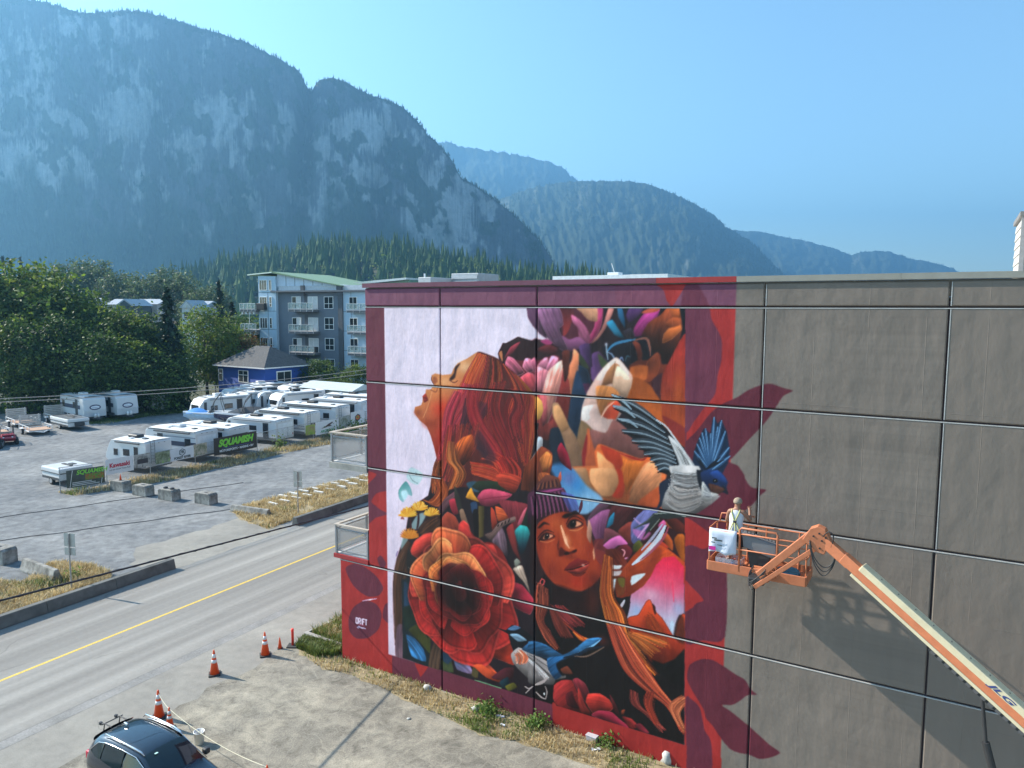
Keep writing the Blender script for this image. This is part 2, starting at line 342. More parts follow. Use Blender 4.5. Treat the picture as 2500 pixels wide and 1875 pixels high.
def ridge(name, sil, dc, df, prof, nu, nv, seed, amp, colfn, back=.5, notch=None, x_pad=0, jag=4.0, bulge=None):
    """a mountain whose crest runs through the surveyed skyline points (pixel x, y) at distance dc(x), with its foot at df(x)"""
    sx = np.array([p[0] for p in sil], float); sy = np.array([p[1] for p in sil], float)
    u = np.linspace(sx[0], sx[-1], nu); yy = np.interp(u, sx, sy)
    vv = np.concatenate([np.linspace(0, 1, nv), 1 + np.linspace(0, back, nv // 5)[1:]])
    pv = np.array([p[0] for p in prof]); pz = np.array([p[1] for p in prof])
    crest = np.array([at(a, b, dc(a)) for a, b in zip(u, yy)]); dirs = crest[:, :2] / crest[:, 1:2]
    foot = np.array([df(a) for a in u]); cd = crest[:, 1]
    U, V_ = np.meshgrid(u, vv, indexing='ij')
    zc = crest[:, 2][:, None]; jz = (fbm(U * .11, U * 0 + seed, 4, seed) - .5) * 2 * jag
    zf = np.where(V_ <= 1, np.interp(V_, pv, pz), 1 - .35 * (V_ - 1) - .4 * (V_ - 1) ** 2)
    Z = zc * zf + jz * sstep(.6, 1, V_)
    Dd = foot[:, None] + (cd - foot)[:, None] * V_
    s_ = U / 60.0
    n1 = fbm(s_ * 1.0 + seed, Z / 260.0, 6, seed + 3) - .5; n2 = fbm(s_ * 5, Z / 240.0, 5, seed + 9) - .5; n3 = fbm(s_ * 2.2 + 5, Z / 60.0, 5, seed + 21) - .5
    w = sstep(.05, .35, V_) * (1 - sstep(.86, 1.0, V_))
    n4 = np.abs(fbm(s_ * 3.1 + Z / 90.0, Z / 130.0 - s_ * 1.3, 5, seed + 44) - .5)
    Dd = Dd + amp * w * (1.1 * n1 + .16 * n2 + .75 * n3 + .9 * n4)
    if notch: Dd = Dd + notch(U, V_)
    if bulge is not None: Dd = Dd + bulge(U, V_)
    X = dirs[:, 0][:, None] * Dd; Y = Dd; Z = np.maximum(Z, -2)
    VV = np.stack([X, Y, Z], -1); m = len(vv)
    idx = (np.arange(nu - 1)[:, None] * m + np.arange(m - 1)[None]).ravel()
    F = np.stack([idx, idx + m, idx + m + 1, idx + 1], -1)
    gu, gv = np.gradient(Z, axis=1), np.gradient(Dd, axis=1) + 1e-3
    steep = sstep(.8, 2.2, gu / np.maximum(gv, .5))
    C = colfn(U, V_, Z, steep, n1, n2, n3, zc)
    me = np_mesh(name, VV.reshape(-1, 3), F, M_ROCK, C.reshape(-1, 3), smooth=True)
    o = tag(link(name, me), kind='structure')
    return o, VV, U, V_, C
q = .5877
sil_main = [(-420,-60),(-200,-30),(0,-6),(100,2),(135,12),(194,30),(253,30),(305,23),(353,29),(411,44),(470,62),(529,79),(588,97),(623,115),(676,141),(723,168),(746,188),(757,204),(763,209),(770,204),(781,194),(817,191),(846,200),(881,223),(917,235),(964,253),(987,265),(1011,288),(1034,314),(1043,329),(1064,344),(1087,370),(1111,405),(1125,432),(1164,455),(1211,488),(1252,523),(1293,561),(1325,598),(1350,640),(1375,690),(1400,740)]
def rock_cols(U, V_, Z, steep, n1, n2, n3, zc):
    hz = Z / np.maximum(zc, 60)
    streak = fbm(U * .16 + 3, Z * .0045, 5, 71); patch = fbm(U * .012 + 7, Z * .0075, 4, 55); fine = fbm(U * .5, Z * .02, 4, 91)
    blot = fbm(U * .05 + 11, Z * .028, 5, 37); light = sstep(.50, .62, patch * .45 + streak * .14 + blot * .41 + (fine - .5) * .10) * .8
    # big pale slabs low on the left and right faces
    for (cx, cy, rx, ry, k) in ((60, 400, 150, 70, 1.0), (130, 290, 70, 40, .8), (300, 260, 60, 80, .7), (520, 255, 70, 50, .6), (880, 285, 80, 60, .85), (1060, 500, 90, 130, .9), (770, 335, 40, 45, .7), (590, 500, 45, 45, .6), (450, 360, 40, 60, .5), (690, 290, 30, 60, .5)):
        zz = 13 + (754 - cy) / 1816 * 1500
        d = ((U - cx) / rx) ** 2 + ((Z - zz) / (ry * .83)) ** 2
        light = np.maximum(light, k * sstep(1.25, .45, d + (fine - .5) * 1.3 + (streak - .5) * 1.1))
    forest = np.clip(sstep(.46, .28, hz + (fbm(U * .02, Z * .01, 4, 13) - .5) * .5) + sstep(.965, .995, V_) * .9 + sstep(.54, .62, fbm(U * .03 + 40 + Z * .012, Z * .02 - U * .01, 5, 31)) * .9, 0, 1)
    rockd = np.array([.070, .074, .080]); rockl = np.array([.37, .37, .36]); fo = np.array([.026, .042, .022])
    C = rockd * (1 - light[..., None]) + rockl * light[..., None]
    C = C * (.55 + .5 * fbm(U * .5, Z * .010, 4, 17)[..., None] + .4 * fbm(U * .12, Z * .06, 5, 19)[..., None])
    return C * (1 - forest[..., None]) + fo * forest[..., None]
def gully(U, V_):
    cx = 752 - 55 * (1 - V_); wdt = 13 + 26 * (1 - V_)
    g1 = 120 * np.exp(-((U - cx) / wdt) ** 2) * sstep(.25, .7, V_) * (1 - .5 * sstep(.93, 1, V_))
    g2 = 42 * np.exp(-((U - 430 + 120 * (1 - V_)) / 30) ** 2) * sstep(.2, .6, V_) * (1 - sstep(.85, 1, V_))
    g3 = 42 * np.exp(-((U - 985 + 160 * (1 - V_)) / 22) ** 2) * sstep(.15, .5, V_) * (1 - sstep(.8, 1, V_))
    b1 = -75 * np.exp(-((U - 745 - 60 * (1 - V_)) / 70) ** 2) * np.exp(-((V_ - .42) / .16) ** 2)
    return g1 + g2 + g3 + b1
prof_m = [(0,0),(.3,.10),(.42,.22),(.55,.42),(.7,.645),(.85,.85),(.95,.96),(1,1)]
mt, MV, MU, MVv, MC = ridge('mountain', sil_main, lambda x: 1700 + .16 * max(0, x - 700), lambda x: 1400 + .20 * max(0, x - 700), prof_m, 900, 300, 5, 34, rock_cols, notch=gully, jag=3.5)
def wood_cols(a, b):
    def f(U, V_, Z, steep, n1, n2, n3, zc):
        k = fbm(U * .06, Z * .008, 6, 77); sc = sstep(.60, .74, fbm(U * .03 + 9, Z * .004, 5, 23) * .7 + .3 * fbm(U * .3, Z * .01, 4, 29))
        C = np.array(a) * (1 - k[..., None]) + np.array(b) * k[..., None]
        return C * (1 - .7 * sc[..., None]) + np.array([.13,.14,.12]) * .7 * sc[..., None]
    return f
D = 1.1302
prof_w = [(0,0),(.2,.12),(.5,.45),(.8,.82),(1,1)]
sil_b = [(x*D, y*D) for x, y in [(860,330),(935,309),(965,308),(1010,318),(1050,325),(1130,336),(1180,347),(1215,362),(1245,390),(1300,420),(1400,480),(1500,560),(1560,600)]]
sil_c = [(x*D, y*D) for x, y in [(1000,470),(1080,430),(1150,405),(1240,391),(1300,391),(1345,391),(1390,395),(1430,407),(1470,425),(1510,445),(1545,466),(1565,488),(1585,500),(1620,520),(1660,560),(1700,600)]]
sil_d = [(x*D, y*D) for x, y in [(1480,520),(1560,497),(1592,498),(1640,499),(1700,514),(1760,525),(1810,539),(1838,552),(1868,543),(1920,542),(1960,557),(2010,567),(2060,579),(2075,590),(2160,598),(2300,602)]]
wc = wood_cols((.022,.036,.024), (.045,.060,.034))
o, bV, bU, bVv, _ = ridge('mountain_far', sil_b, lambda x: 5200, lambda x: 3600, prof_w, 260, 90, 31, 110, wc, jag=14)
o, cV, cU, cVv, _ = ridge('mountain_middle', sil_c, lambda x: 3700, lambda x: 2300, prof_w, 320, 110, 41, 85, wc, jag=9)
o, dV, dU, dVv, _ = ridge('mountain_distant', sil_d, lambda x: 5600, lambda x: 4300, prof_w, 300, 90, 51, 120, wc, jag=10)
# trees on the skyline, on ledges and at the foot of the cliffs
def pick(VV, mask, n, seed):
    idx = np.argwhere(mask); r = np.random.default_rng(seed); s = idx[r.integers(0, len(idx), n)]; return VV[s[:, 0], s[:, 1]] + np.stack([r.uniform(-5, 5, n), r.uniform(-5, 5, n), np.zeros(n)], 1)
crest = (MVv > .97) & (MVv < 1.05); p1 = pick(MV, crest, 1500, 1)
dark = (MC.sum(-1) < .12) & (MVv < .97) & (MVv > .03) & (MU > -60); p2 = pick(MV, dark, 5200, 2)
rg = np.random.default_rng(3)
tiny_trees('mountain_forest', np.concatenate([p1, p2]) - [0, 0, 1.5], np.concatenate([rg.uniform(5, 11, 1500), rg.uniform(7, 15, 5200)]), 'dark conifers clinging to the crest and ledges of the granite mountain', 4)
pc = pick(cV, (cVv > .55) & (cVv < 1.02), 3200, 5); pb = pick(bV, (bVv > .8) & (bVv < 1.02), 900, 6); pd = pick(dV, (dVv > .6) & (dVv < 1.02), 1200, 7)
tiny_trees('ridge_forest', np.concatenate([pc, pb, pd]) - [0, 0, 3], np.concatenate([rg.uniform(8, 17, 3200), rg.uniform(9, 20, 2100)]), 'distant forest covering the hazy ridges beyond the mural wall', 8)
# ================================================================== THE PAINTED MURAL (colours of the paint, in wall metres)
PPM = 80; MS0, MS1, MZ1 = -19.5, -2.2, 14.0
MW_, MH_ = int((MS1 - MS0) * PPM), int(MZ1 * PPM)
CV = np.zeros((MH_, MW_, 3), np.float32)
ZM = {0: zoomer(0,0,1), 1: zoomer(900,700,.30139), 2: zoomer(1300,700,.30139), 3: zoomer(900,1150,.30139), 4: zoomer(1300,1150,.30139),
      5: zoomer(1300,1450,.25615), 6: zoomer(1600,480,.40687), 7: zoomer(1600,1100,.46704), 8: zoomer(780,1000,.36166), 9: zoomer(700,1480,.27125)}
def hexc(h): return np.array([int(h[i:i+2], 16) for i in (0, 2, 4)], np.float32) / 255
def pts(z, s):
    out = []
    for w in s.split():
        a, b = w.split(','); u, v = wall_px(*ZM[z](float(a), float(b))); out.append(((u - MS0) * PPM, (MZ1 - v) * PPM))
    return np.array(out)
def catmull(p, k=5, closed=True):
    n = len(p); out = []
    if n < 3: return p
    for i in range(n if closed else n - 1):
        p0, p1, p2, p3 = (p[(i-1) % n], p[i], p[(i+1) % n], p[(i+2) % n]) if closed else (p[max(i-1, 0)], p[i], p[i+1], p[min(i+2, n-1)])
        for t_ in np.arange(k) / k:
            out.append(.5 * (2*p1 + (p2-p0)*t_ + (2*p0 - 5*p1 + 4*p2 - p3)*t_**2 + (3*p1 - p0 - 3*p2 + p3)*t_**3))
    if not closed: out.append(p[-1])
    return np.array(out)
def blur(a, r, it=2):
    r = int(max(1, r))
    for _ in range(it):
        for ax in (0, 1):
            pw = [(0, 0), (0, 0)]; pw[ax] = (r + 1, r)
            c = np.cumsum(np.pad(a, pw, mode='edge'), axis=ax, dtype=np.float64)
            a = (np.take(c, range(2*r+1, c.shape[ax]), ax) - np.take(c, range(0, c.shape[ax]-2*r-1), ax)) / (2*r+1)
    return a.astype(np.float32)
def polymask(p, pad=3):
    x0 = max(int(p[:, 0].min()) - pad, 0); x1 = min(int(p[:, 0].max()) + pad + 1, MW_); y0 = max(int(p[:, 1].min()) - pad, 0); y1 = min(int(p[:, 1].max()) + pad + 1, MH_)
    if x1 <= x0 or y1 <= y0: return None
    X = np.arange(x0, x1)[None] + .5; Y = np.arange(y0, y1)[:, None] + .5; m = np.zeros((y1-y0, x1-x0), bool); n = len(p)
    for i in range(n):
        ax, ay = p[i]; bx, by = p[(i+1) % n]
        if ay == by: continue
        m ^= ((ay <= Y) != (by <= Y)) & (X < ax + (Y - ay) * (bx - ax) / (by - ay))
    return m.astype(np.float32), (slice(y0, y1), slice(x0, x1)), X, Y
PR = np.random.default_rng(11)
FC = None
def heart(z=None, x=0, y=0):
    global FC
    FC = None if z is None else pts(z, f'{x},{y}')[0]
def fill(z, s, c, c2=None, ang=90, soft=.8, puff=0., rim=None, veins=0, alpha=1., sm=True, curve=None):
    p = pts(z, s)
    if puff: p = p.mean(0) + (p - p.mean(0)) * 1.09
    if sm:
        lin = np.concatenate([p[i] + (p[(i+1) % len(p)] - p[i]) * (np.arange(5) / 5)[:, None] for i in range(len(p))])
        kk = .5 if puff else .25; p = lin * kk + catmull(p) * (1 - kk)
    r = polymask(p, 3 + int(soft * 3))
    if r is None: return
    m, sl, X, Y = r; hard = m
    if soft: m = blur(m, max(1, round(soft)), 1)
    col = np.broadcast_to(hexc(c), m.shape + (3,)).copy()
    if c2:
        a = R_(ang); pr = X * math.cos(a) + Y * math.sin(a); ins = pr[hard > .5] if (hard > .5).any() else pr
        t_ = np.clip((pr - ins.min()) / max(np.ptp(ins), 1), 0, 1)[..., None]; t_ = t_ * t_ * (3 - 2 * t_)
        col = col * (1 - t_) + hexc(c2) * t_
    if puff:
        rad = max(2, .16 * math.sqrt(hard.sum() + 1)); hgt = blur(hard, rad, 2); gy, gx = np.gradient(hgt); k = rad * 1.6
        lit = np.clip((gx * .45 + gy * .9) * k, -1.0, 1.0)
        big = fbm(X * .035 + PR.uniform(0, 99), Y * .035, 3, int(PR.integers(0, 999))) - .5
        vert = (Y - Y.min()) / max(np.ptp(Y), 1)
        if FC is not None:                          # petals darken towards the heart of their flower
            dd = np.hypot(X - FC[0], Y - FC[1]); ins = dd[hard > .5] if (hard > .5).any() else dd; vert = 1 - np.clip((dd - ins.min()) / max(np.ptp(ins), 1), 0, 1)
        col = col * (1 + puff * (.55 * lit + .6 * big + .45 - 1.25 * vert))[..., None] * (1 - .22 * puff * (1 - np.clip(hgt * 1.25, 0, 1))[..., None])
    if veins:                                      # brush streaks along the shape
        d = p - p.mean(0); ev, evec = np.linalg.eigh(d.T @ d); u = evec[:, 1]; w_ = evec[:, 0]
        A = (X - p[:, 0].mean()) * u[0] + (Y - p[:, 1].mean()) * u[1]; B = (X - p[:, 0].mean()) * w_[0] + (Y - p[:, 1].mean()) * w_[1]
        B = B + (A / (np.abs(A).max() + 1)) ** 2 * 8
        st = fbm(B * .28 + PR.uniform(0, 99), A * .02, 3, int(PR.integers(0, 999))) - .5
        col = col * (1 + veins * 2.2 * st[..., None])
    if rim:
        e = np.clip(hard - blur(hard, 1.5, 2), 0, 1) * 2.0; col = col * (1 - e[..., None]) + hexc(rim) * e[..., None]
    a_ = (m * alpha)[..., None]; CV[sl] = CV[sl] * (1 - a_) + np.clip(col, 0, 1) * a_
def stroke_px(q, c, w=1.5, a=.8, taper=True):
    seg = np.hypot(*np.diff(q, axis=0).T); L = seg.sum()
    if L < 1: return
    n = int(L * 1.6) + 2; d = np.concatenate([[0], np.cumsum(seg)]); t_ = np.linspace(0, L, n)
    x = np.interp(t_, d, q[:, 0]); y = np.interp(t_, d, q[:, 1]); dx = np.gradient(x); dy = np.gradient(y); l = np.hypot(dx, dy) + 1e-6; nx, ny = -dy / l, dx / l
    ww = w * (np.sin(np.linspace(.25, 2.95, n)) if taper else np.ones(n)); k = max(1, int(math.ceil(w * 1.3)))
    for o in np.linspace(-.5, .5, 2 * k + 1):
        xi = np.round(x + nx * ww * o).astype(int); yi = np.round(y + ny * ww * o).astype(int); ok = (xi >= 0) & (xi < MW_) & (yi >= 0) & (yi < MH_)
        xi, yi = xi[ok], yi[ok]; al = a * (1 - .5 * abs(o)) / (1.0 if k == 1 else 1.35)
        CV[yi, xi] = CV[yi, xi] * (1 - al) + c * al
def stroke(z, s, c, w=2., a=.85, taper=True): stroke_px(catmull(pts(z, s), 8, False), hexc(c), w, a, taper)
def hair(z, A, B, n, cols, w=1.6, a=.7, jit=5):
    A = catmull(pts(z, A), 8, False); B = catmull(pts(z, B), 8, False); m = 40
    rs = lambda q: np.stack([np.interp(np.linspace(0, len(q)-1, m), np.arange(len(q)), q[:, i]) for i in (0, 1)], 1)
    A, B = rs(A), rs(B); cs = [hexc(c) for c in cols]
    wid = np.hypot(*(A - B).T).mean(); sd0 = PR.uniform(0, 50)
    for i in range(max(10, n // 5)):               # a soft under-painting first
        t_ = PR.uniform(0, 1); q = A * (1 - t_) + B * t_; c = .5 * cs[int(PR.integers(0, len(cs)))] + .5 * sum(cs) / len(cs)
        stroke_px(q[int(PR.integers(0, 9)):int(PR.integers(m - 9, m))], np.clip(c * PR.uniform(.55, 1.0), 0, 1), max(3, wid / 6), .5)
    n = int(n * 2.6); w = w * .75; a = a * .8
    for i in range(n):
        t_ = PR.uniform(0, 1); ph = PR.uniform(0, 6.28); q = A * (1 - t_) + B * t_; wob = np.sin(np.linspace(0, PR.uniform(1, 4), m) + ph) * jit * 1.3 * PR.uniform(0, 1)
        q = q + np.stack([wob, wob * .3], 1); i0 = int(PR.integers(0, m // 2)) if PR.uniform() < .6 else 0; i1 = int(PR.integers(m // 2 + 6, m))
        lock = .35 + 1.15 * float(vnoise(np.array([t_ * 9.0 + sd0]), np.array([.5]), 7)[0])
        c = (.5 * cs[int(t_ * 3.999 * len(cs) + sd0) % len(cs)] + .5 * cs[int(PR.integers(0, len(cs)))]) * lock * PR.uniform(.85, 1.12)
        stroke_px(q[i0:i1], np.clip(c, 0, 1), w * PR.uniform(.5, 1.8), a * PR.uniform(.3, .9))
def glow(z, x, y, rx, ry, c, a=.6):
    p = pts(z, f'{x},{y} {x+rx},{y} {x},{y+ry}'); X0, Y0 = p[0]; rx = abs(p[1][0] - X0); ry = abs(p[2][1] - Y0)
    x0, x1, y0, y1 = max(int(X0-2.2*rx), 0), min(int(X0+2.2*rx)+1, MW_), max(int(Y0-2.2*ry), 0), min(int(Y0+2.2*ry)+1, MH_)
    X = np.arange(x0, x1)[None]; Y = np.arange(y0, y1)[:, None]; k = (a * np.exp(-((X-X0)/rx)**2 - ((Y-Y0)/ry)**2))[..., None]
    CV[y0:y1, x0:x1] = CV[y0:y1, x0:x1] * (1 - k) + hexc(c) * k
def soften(z, x0, y0, x1, y1, r=2, k=.6):
    p = pts(z, f'{x0},{y0} {x1},{y1} {x0},{y1} {x1},{y0}'); a, b = np.maximum(p.min(0).astype(int), 0); c, d = p.max(0).astype(int)
    reg = CV[b:d, a:c]; bl = np.stack([blur(reg[..., i], r, 2) for i in range(3)], -1)
    e = np.ones(reg.shape[:2], np.float32); m = min(14, *[v // 3 for v in e.shape]); ramp_ = np.clip(np.arange(e.shape[0]) / m, 0, 1); e *= np.minimum(ramp_, ramp_[::-1])[:, None]; ramp_ = np.clip(np.arange(e.shape[1]) / m, 0, 1); e *= np.minimum(ramp_, ramp_[::-1])[None]
    CV[b:d, a:c] = reg * (1 - k * e[..., None]) + bl * k * e[..., None]
def rose_petal(cx, cy, ang, r0, r1, half, cd, cl, rim, sq=1.0, seed=0):
    """one cupped petal: dark at its foot, light towards a wavy lip; canvas pixels"""
    n = 26; a = np.linspace(-half, half, n); w = 1 - .30 * (np.abs(a) / half) ** 3; wob = 1 + .05 * np.sin(a * 4 + seed) + .03 * np.sin(a * 9 + 2 * seed)
    ro = (r0 + (r1 - r0) * w) * wob; out = np.stack([cx + np.cos(ang + a) * ro, cy + np.sin(ang + a) * ro * sq], 1); inn = np.stack([cx + np.cos(ang + a[::-1]) * r0 * .75, cy + np.sin(ang + a[::-1]) * r0 * .75 * sq], 1)
    r = polymask(np.concatenate([out, inn]), 4)
    if r is None: return
    m, sl, X, Y = r; hard = m; m = blur(m, 1, 1); rho = np.hypot(X - cx, (Y - cy) / sq); th = np.arctan2((Y - cy) / sq, X - cx) - ang; th = (th + math.pi) % (2 * math.pi) - math.pi
    edge = np.interp(th, a, ro); t_ = np.clip((rho - r0 * .75) / np.maximum(edge - r0 * .75, 1), 0, 1); t2 = t_ ** 1.7
    streak = 1 + .22 * (fbm(th * 26 + seed * 3, rho * .02, 3, seed) - .5) * 2; fold = 1 + .30 * np.sin(th / half * 2.2 + seed)
    col = (hexc(cd) * (1 - t2[..., None]) + hexc(cl) * t2[..., None]) * (streak * fold)[..., None]
    lip = sstep(.95, .99, t_)[..., None] * .5; col = col * (1 - lip) + hexc(rim) * lip
    under = sstep(.88, .93, t_) * (1 - sstep(.93, .96, t_)); col = col * (1 - .25 * under[..., None])
    # a soft shadow thrown on what lies outside the lip
    CV[sl] = CV[sl] * (1 - .35 * np.clip(blur(hard, 4, 2) - hard, 0, 1))[..., None]
    CV[sl] = CV[sl] * (1 - m[..., None]) + np.clip(col, 0, 1) * m[..., None]
def fan(z, root, tips, c, w=3, a=.85, c2=None):
    for t_ in tips.split(): stroke(z, root + ' ' + t_, c, w, a)
MAR, RED = '682c3b', 'a52d2b'
GREY = '7b7067'
CV[:] = hexc(MAR)
sb_ = wall_px(1789.6, 970)[0]                    # where the red ground ends and the bare wall begins
xb = int((sb_ - MS0) * PPM); CV[:, xb:] = hexc(GREY)
smr = wall_px(1671, 1280)[0]; xr = int((smr - MS0) * PPM); CV[:, xr:xb] = hexc(RED)
CV[:int((MZ1 - 13.1) * PPM), :xb] = hexc('78455a')  # top row: same maroon paint, lightened for the raking sun
# --- right-hand border: red ground with maroon leaf and bird shadows
fill(2,'1240,-60 1300,-60 1355,0 1430,150 1450,260 1510,370 1535,450 1530,600 1500,720 1480,870 1400,970 1310,1090 1240,1180 1200,900 1200,200','6a3042')
fill(2,'1010,-40 1250,-60 1160,120 1120,168 1095,165 1085,110',RED)
fill(2,'700,-60 1030,0 1085,110 1095,168 700,168','7a4256')  # top-row maroon again, sunlight painted into its tone
fill(6,'825,1165 775,1150 690,1122 620,1135 550,1165 490,1205 400,1245 330,1300 260,1390 190,1480 150,1659 520,1700 500,1620 440,1590 470,1560 560,1460 650,1365 700,1300 735,1245 770,1195','5f2431')
fill(7,'150,-40 380,-40 380,60 430,80 460,130 500,190 580,205 540,240 520,270 480,305 430,350 366,400 366,640 150,640','5f2431')
fill(4,'1225,380 1290,400 1390,470 1450,520 1440,600 1380,635 1300,630 1225,590',RED)
fill(4,'1225,640 1400,640 1562,700 1560,1340 1380,1372 1225,1365','622737')
fill(4,'1220,880 1290,940 1350,1000 1385,1050 1330,1070 1290,1110 1220,1130',RED)
fill(7,'165,1190 180,1120 240,1090 300,1095 360,1130 420,1170 470,1200 495,1245 530,1275 480,1280 440,1310 400,1330 345,1330 390,1360 440,1400 500,1450 555,1500 600,1540 652,1580 600,1605 545,1612 490,1590 440,1580 390,1560 340,1500 300,1440 265,1400 250,1350 190,1250','5f2431')
fill(5,'1460,1000 1520,1010 1590,1080 1620,1200 1640,1300 1690,1380 1710,1500 1700,1700 1480,1700 1470,1500','622737')
# --- left-hand border
fill(8,'300,415 385,435 350,480 318,510 300,500',RED)
fill(8,'350,620 380,570 420,555 470,560 470,690 420,680 380,650',RED)
fill(8,'300,800 380,730 470,705 480,1100 320,1060',RED,sm=False)
fill(8,'100,1010 320,1040 470,1080 480,1659 100,1659',RED,sm=False)
fill(8,'175,1075 230,1040 300,1060 380,1120 430,1200 400,1255 320,1260 230,1190','642938')
fill(8,'195,1420 225,1340 300,1290 380,1310 420,1380 400,1480 330,1540 250,1545 205,1500','642938')
fill(8,'425,1400 440,1320 470,1310 470,1440','642938')
fill(8,'390,1010 415,985 450,1040 420,1080','642938')
stroke(8,'290,1290 330,1283 385,1275','d9a6c0',3); stroke(8,'330,1285 350,1280','f0e0ea',3)
def glyphs(z, txt, x, y, w, h, gap, c, lw):
    G = {'D':'0,0 0,1;0,0 .7,0 1,.25 1,.75 .7,1 0,1','R':'0,1 0,0 .8,0 1,.2 1,.4 .8,.52 0,.52;.5,.52 1,1','I':'.5,0 .5,1','F':'0,1 0,0 1,0;0,.48 .8,.48','T':'0,0 1,0;.5,0 .5,1'}
    for ch in txt:
        for st in G[ch].split(';'):
            q = [tuple(map(float, k.split(','))) for k in st.split()]
            s = ' '.join(f'{x + a * w},{y + b * h + a * w * .18}' for a, b in q); stroke_px(pts(z, s), hexc(c), lw, 1., False)
        x += (w * .45 if ch == 'I' else w) + gap; y += (w + gap) * .18
glyphs(8,'DRIFT',246,1404,13,36,4,'dcc4d6',3.2)
stroke(8,'262,1448 305,1456','b05068',1.2); stroke(8,'254,1466 268,1462 262,1474 254,1468','c9b4d0',2); stroke(8,'270,1466 285,1472 300,1474 312,1480','c9b4d0',3.5)
# --- band under the painting
fill(9,'480,380 930,440 960,640 480,640',RED,sm=False)
fill(9,'1150,510 1275,545 1205,640',RED,sm=False)
fill(5,'190,1040 1460,1440 1800,1560 1800,1900 240,1900 215,1200','9e2a27',sm=False)
fill(5,'1460,1000 1520,1010 1590,1080 1620,1200 1640,1300 1690,1380 1710,1500 1700,1700 1480,1700 1470,1500','622737')
# --- ground of the painting
BORDER = CV.copy()
fill(0,'938,751 1671,751 1671,1819 948,1597','e8d4e0','e2cad8',sm=False,soft=.6)
fill(0,'1288,751 1290,775 1312,806 1335,822 1345,835 1300,832 1265,822 1235,838 1216,865 1225,890 1240,920 1200,1080 1080,1130 1062,1140 1045,1210 1000,1240 990,1300 968,1365 960,1420 966,1602 1671,1819 1671,751','2a2028',sm=False)
heart(2,290,560)
# --- purple tulip, top
fill(1,'1290,160 1365,160 1380,260 1400,330 1440,410 1380,370 1330,310 1295,250','6a4a66',puff=.4,veins=.12)
fill(2,'620,160 660,160 640,230 590,340 530,420 480,450 560,340','c98f84',puff=.4)
fill(2,'230,160 560,160 560,300 520,400 440,470 380,500 300,520 250,470 225,300','5b2a3c')
fill(2,'210,160 330,160 330,240 290,360 250,400 245,300 225,210','5d2530','9a3a3a')
fill(2,'520,160 562,160 560,290 530,370 480,440 420,460 500,330','b84a7c',puff=.5,veins=.2,rim='e08ab0')
fill(2,'320,235 380,270 430,330 460,400 440,470 380,440 370,340 330,290','bd7395',puff=.5,veins=.2)
fill(2,'245,400 300,430 370,410 440,470 380,495 300,522 265,490','8a5a80',puff=.4)
fill(2,'350,160 512,160 520,275 450,265 400,210','e0b08c',puff=.3,veins=.1)
fill(2,'45,160 195,160 235,230 245,310 215,340 235,400 282,490 260,512 200,480 140,420 90,330 60,250','8d6888',puff=.55,veins=.22,rim='b898b4')
heart(2,840,560)
# --- teal and magenta flowers
fill(2,'690,165 722,165 745,260 750,335 700,250','2c6f93',puff=.4); fill(2,'605,300 650,275 700,350 742,415 670,390','2f8aa8',puff=.5)
fill(2,'800,160 900,160 860,230 790,290 762,230','5a3d6e',puff=.4); fill(2,'830,330 900,230 1020,185 1000,260 930,340 870,420 830,400','a8458a',puff=.45,veins=.25)
fill(2,'880,210 960,165 1040,165 1010,200 930,215','c4664e',veins=.15)
fill(2,'900,400 950,300 1040,240 1110,165 1200,165 1215,300 1190,400 1170,500 1100,610 1020,560 950,500','a85a34','2e1d1c',100,puff=.4,veins=.15)
fill(2,'1060,450 1070,380 1130,320 1190,305 1202,350 1130,420','c9793f',puff=.5,rim='e0a070'); fill(2,'1110,170 1195,180 1195,240 1140,245','cc743c',puff=.4); fill(2,'1070,300 1140,250 1195,260 1190,310 1110,330','b5653a',puff=.4)
fill(2,'1190,160 1240,160 1240,450 1190,470 1215,330','171c26')
fill(2,'590,500 700,440 830,415 920,415 950,500 960,560 880,610 760,660 620,620','1b212d',puff=.3); fill(2,'740,360 800,340 830,420 760,400','2a2630',puff=.6,rim='4f5a66')
stroke(2,'600,530 640,480 700,450 830,425','4d9cc4',6); stroke(2,'830,430 920,418 948,490 955,560','a3715e',5); stroke(2,'810,450 850,500 880,600','8a4a38',7)
fill(2,'820,440 870,470 890,560 860,600 840,520','7c4030',puff=.5)
stroke(2,'595,460 600,520 610,590','b8d8e8',3); glow(2,595,465,12,14,'d8eaf4',.9); stroke(2,'610,530 640,545 660,580 650,600','9fc0dc',3); stroke(2,'700,600 720,570 735,600','8aa8d0',2.5); stroke(2,'750,600 765,560 790,570','3f6a78',3)
fill(2,'360,650 440,680 465,780 420,950 365,880','24405a',puff=.4,rim='3f86a8'); fill(2,'480,560 540,535 620,640 540,760 480,740','5f4570',puff=.5); fill(2,'530,540 625,632 560,655','4a5a3c'); fill(2,'380,490 460,470 480,640 420,640','5a4270',puff=.4); fill(2,'400,790 470,790 470,860 410,860','5a3354',puff=.4); fill(2,'350,540 400,560 460,660 400,640','3c4a34')
fill(2,'790,650 860,600 930,600 1000,540 1030,560 1040,630 1105,635 1060,740 970,800 880,770 830,760','6a3626',puff=.5); fill(2,'930,620 1010,545 1030,640 990,740 920,760','8a4a2e',puff=.6,rim='b5683c'); fill(2,'795,660 860,640 930,650 920,740 860,775 800,740','c9763a',puff=.4)
fill(2,'790,740 900,770 980,840 1050,980 1060,1140 960,1080 850,970 740,900 770,820','bd6c2e',puff=.3); fill(2,'960,770 1060,700 1050,900 1000,870','4a2c34')
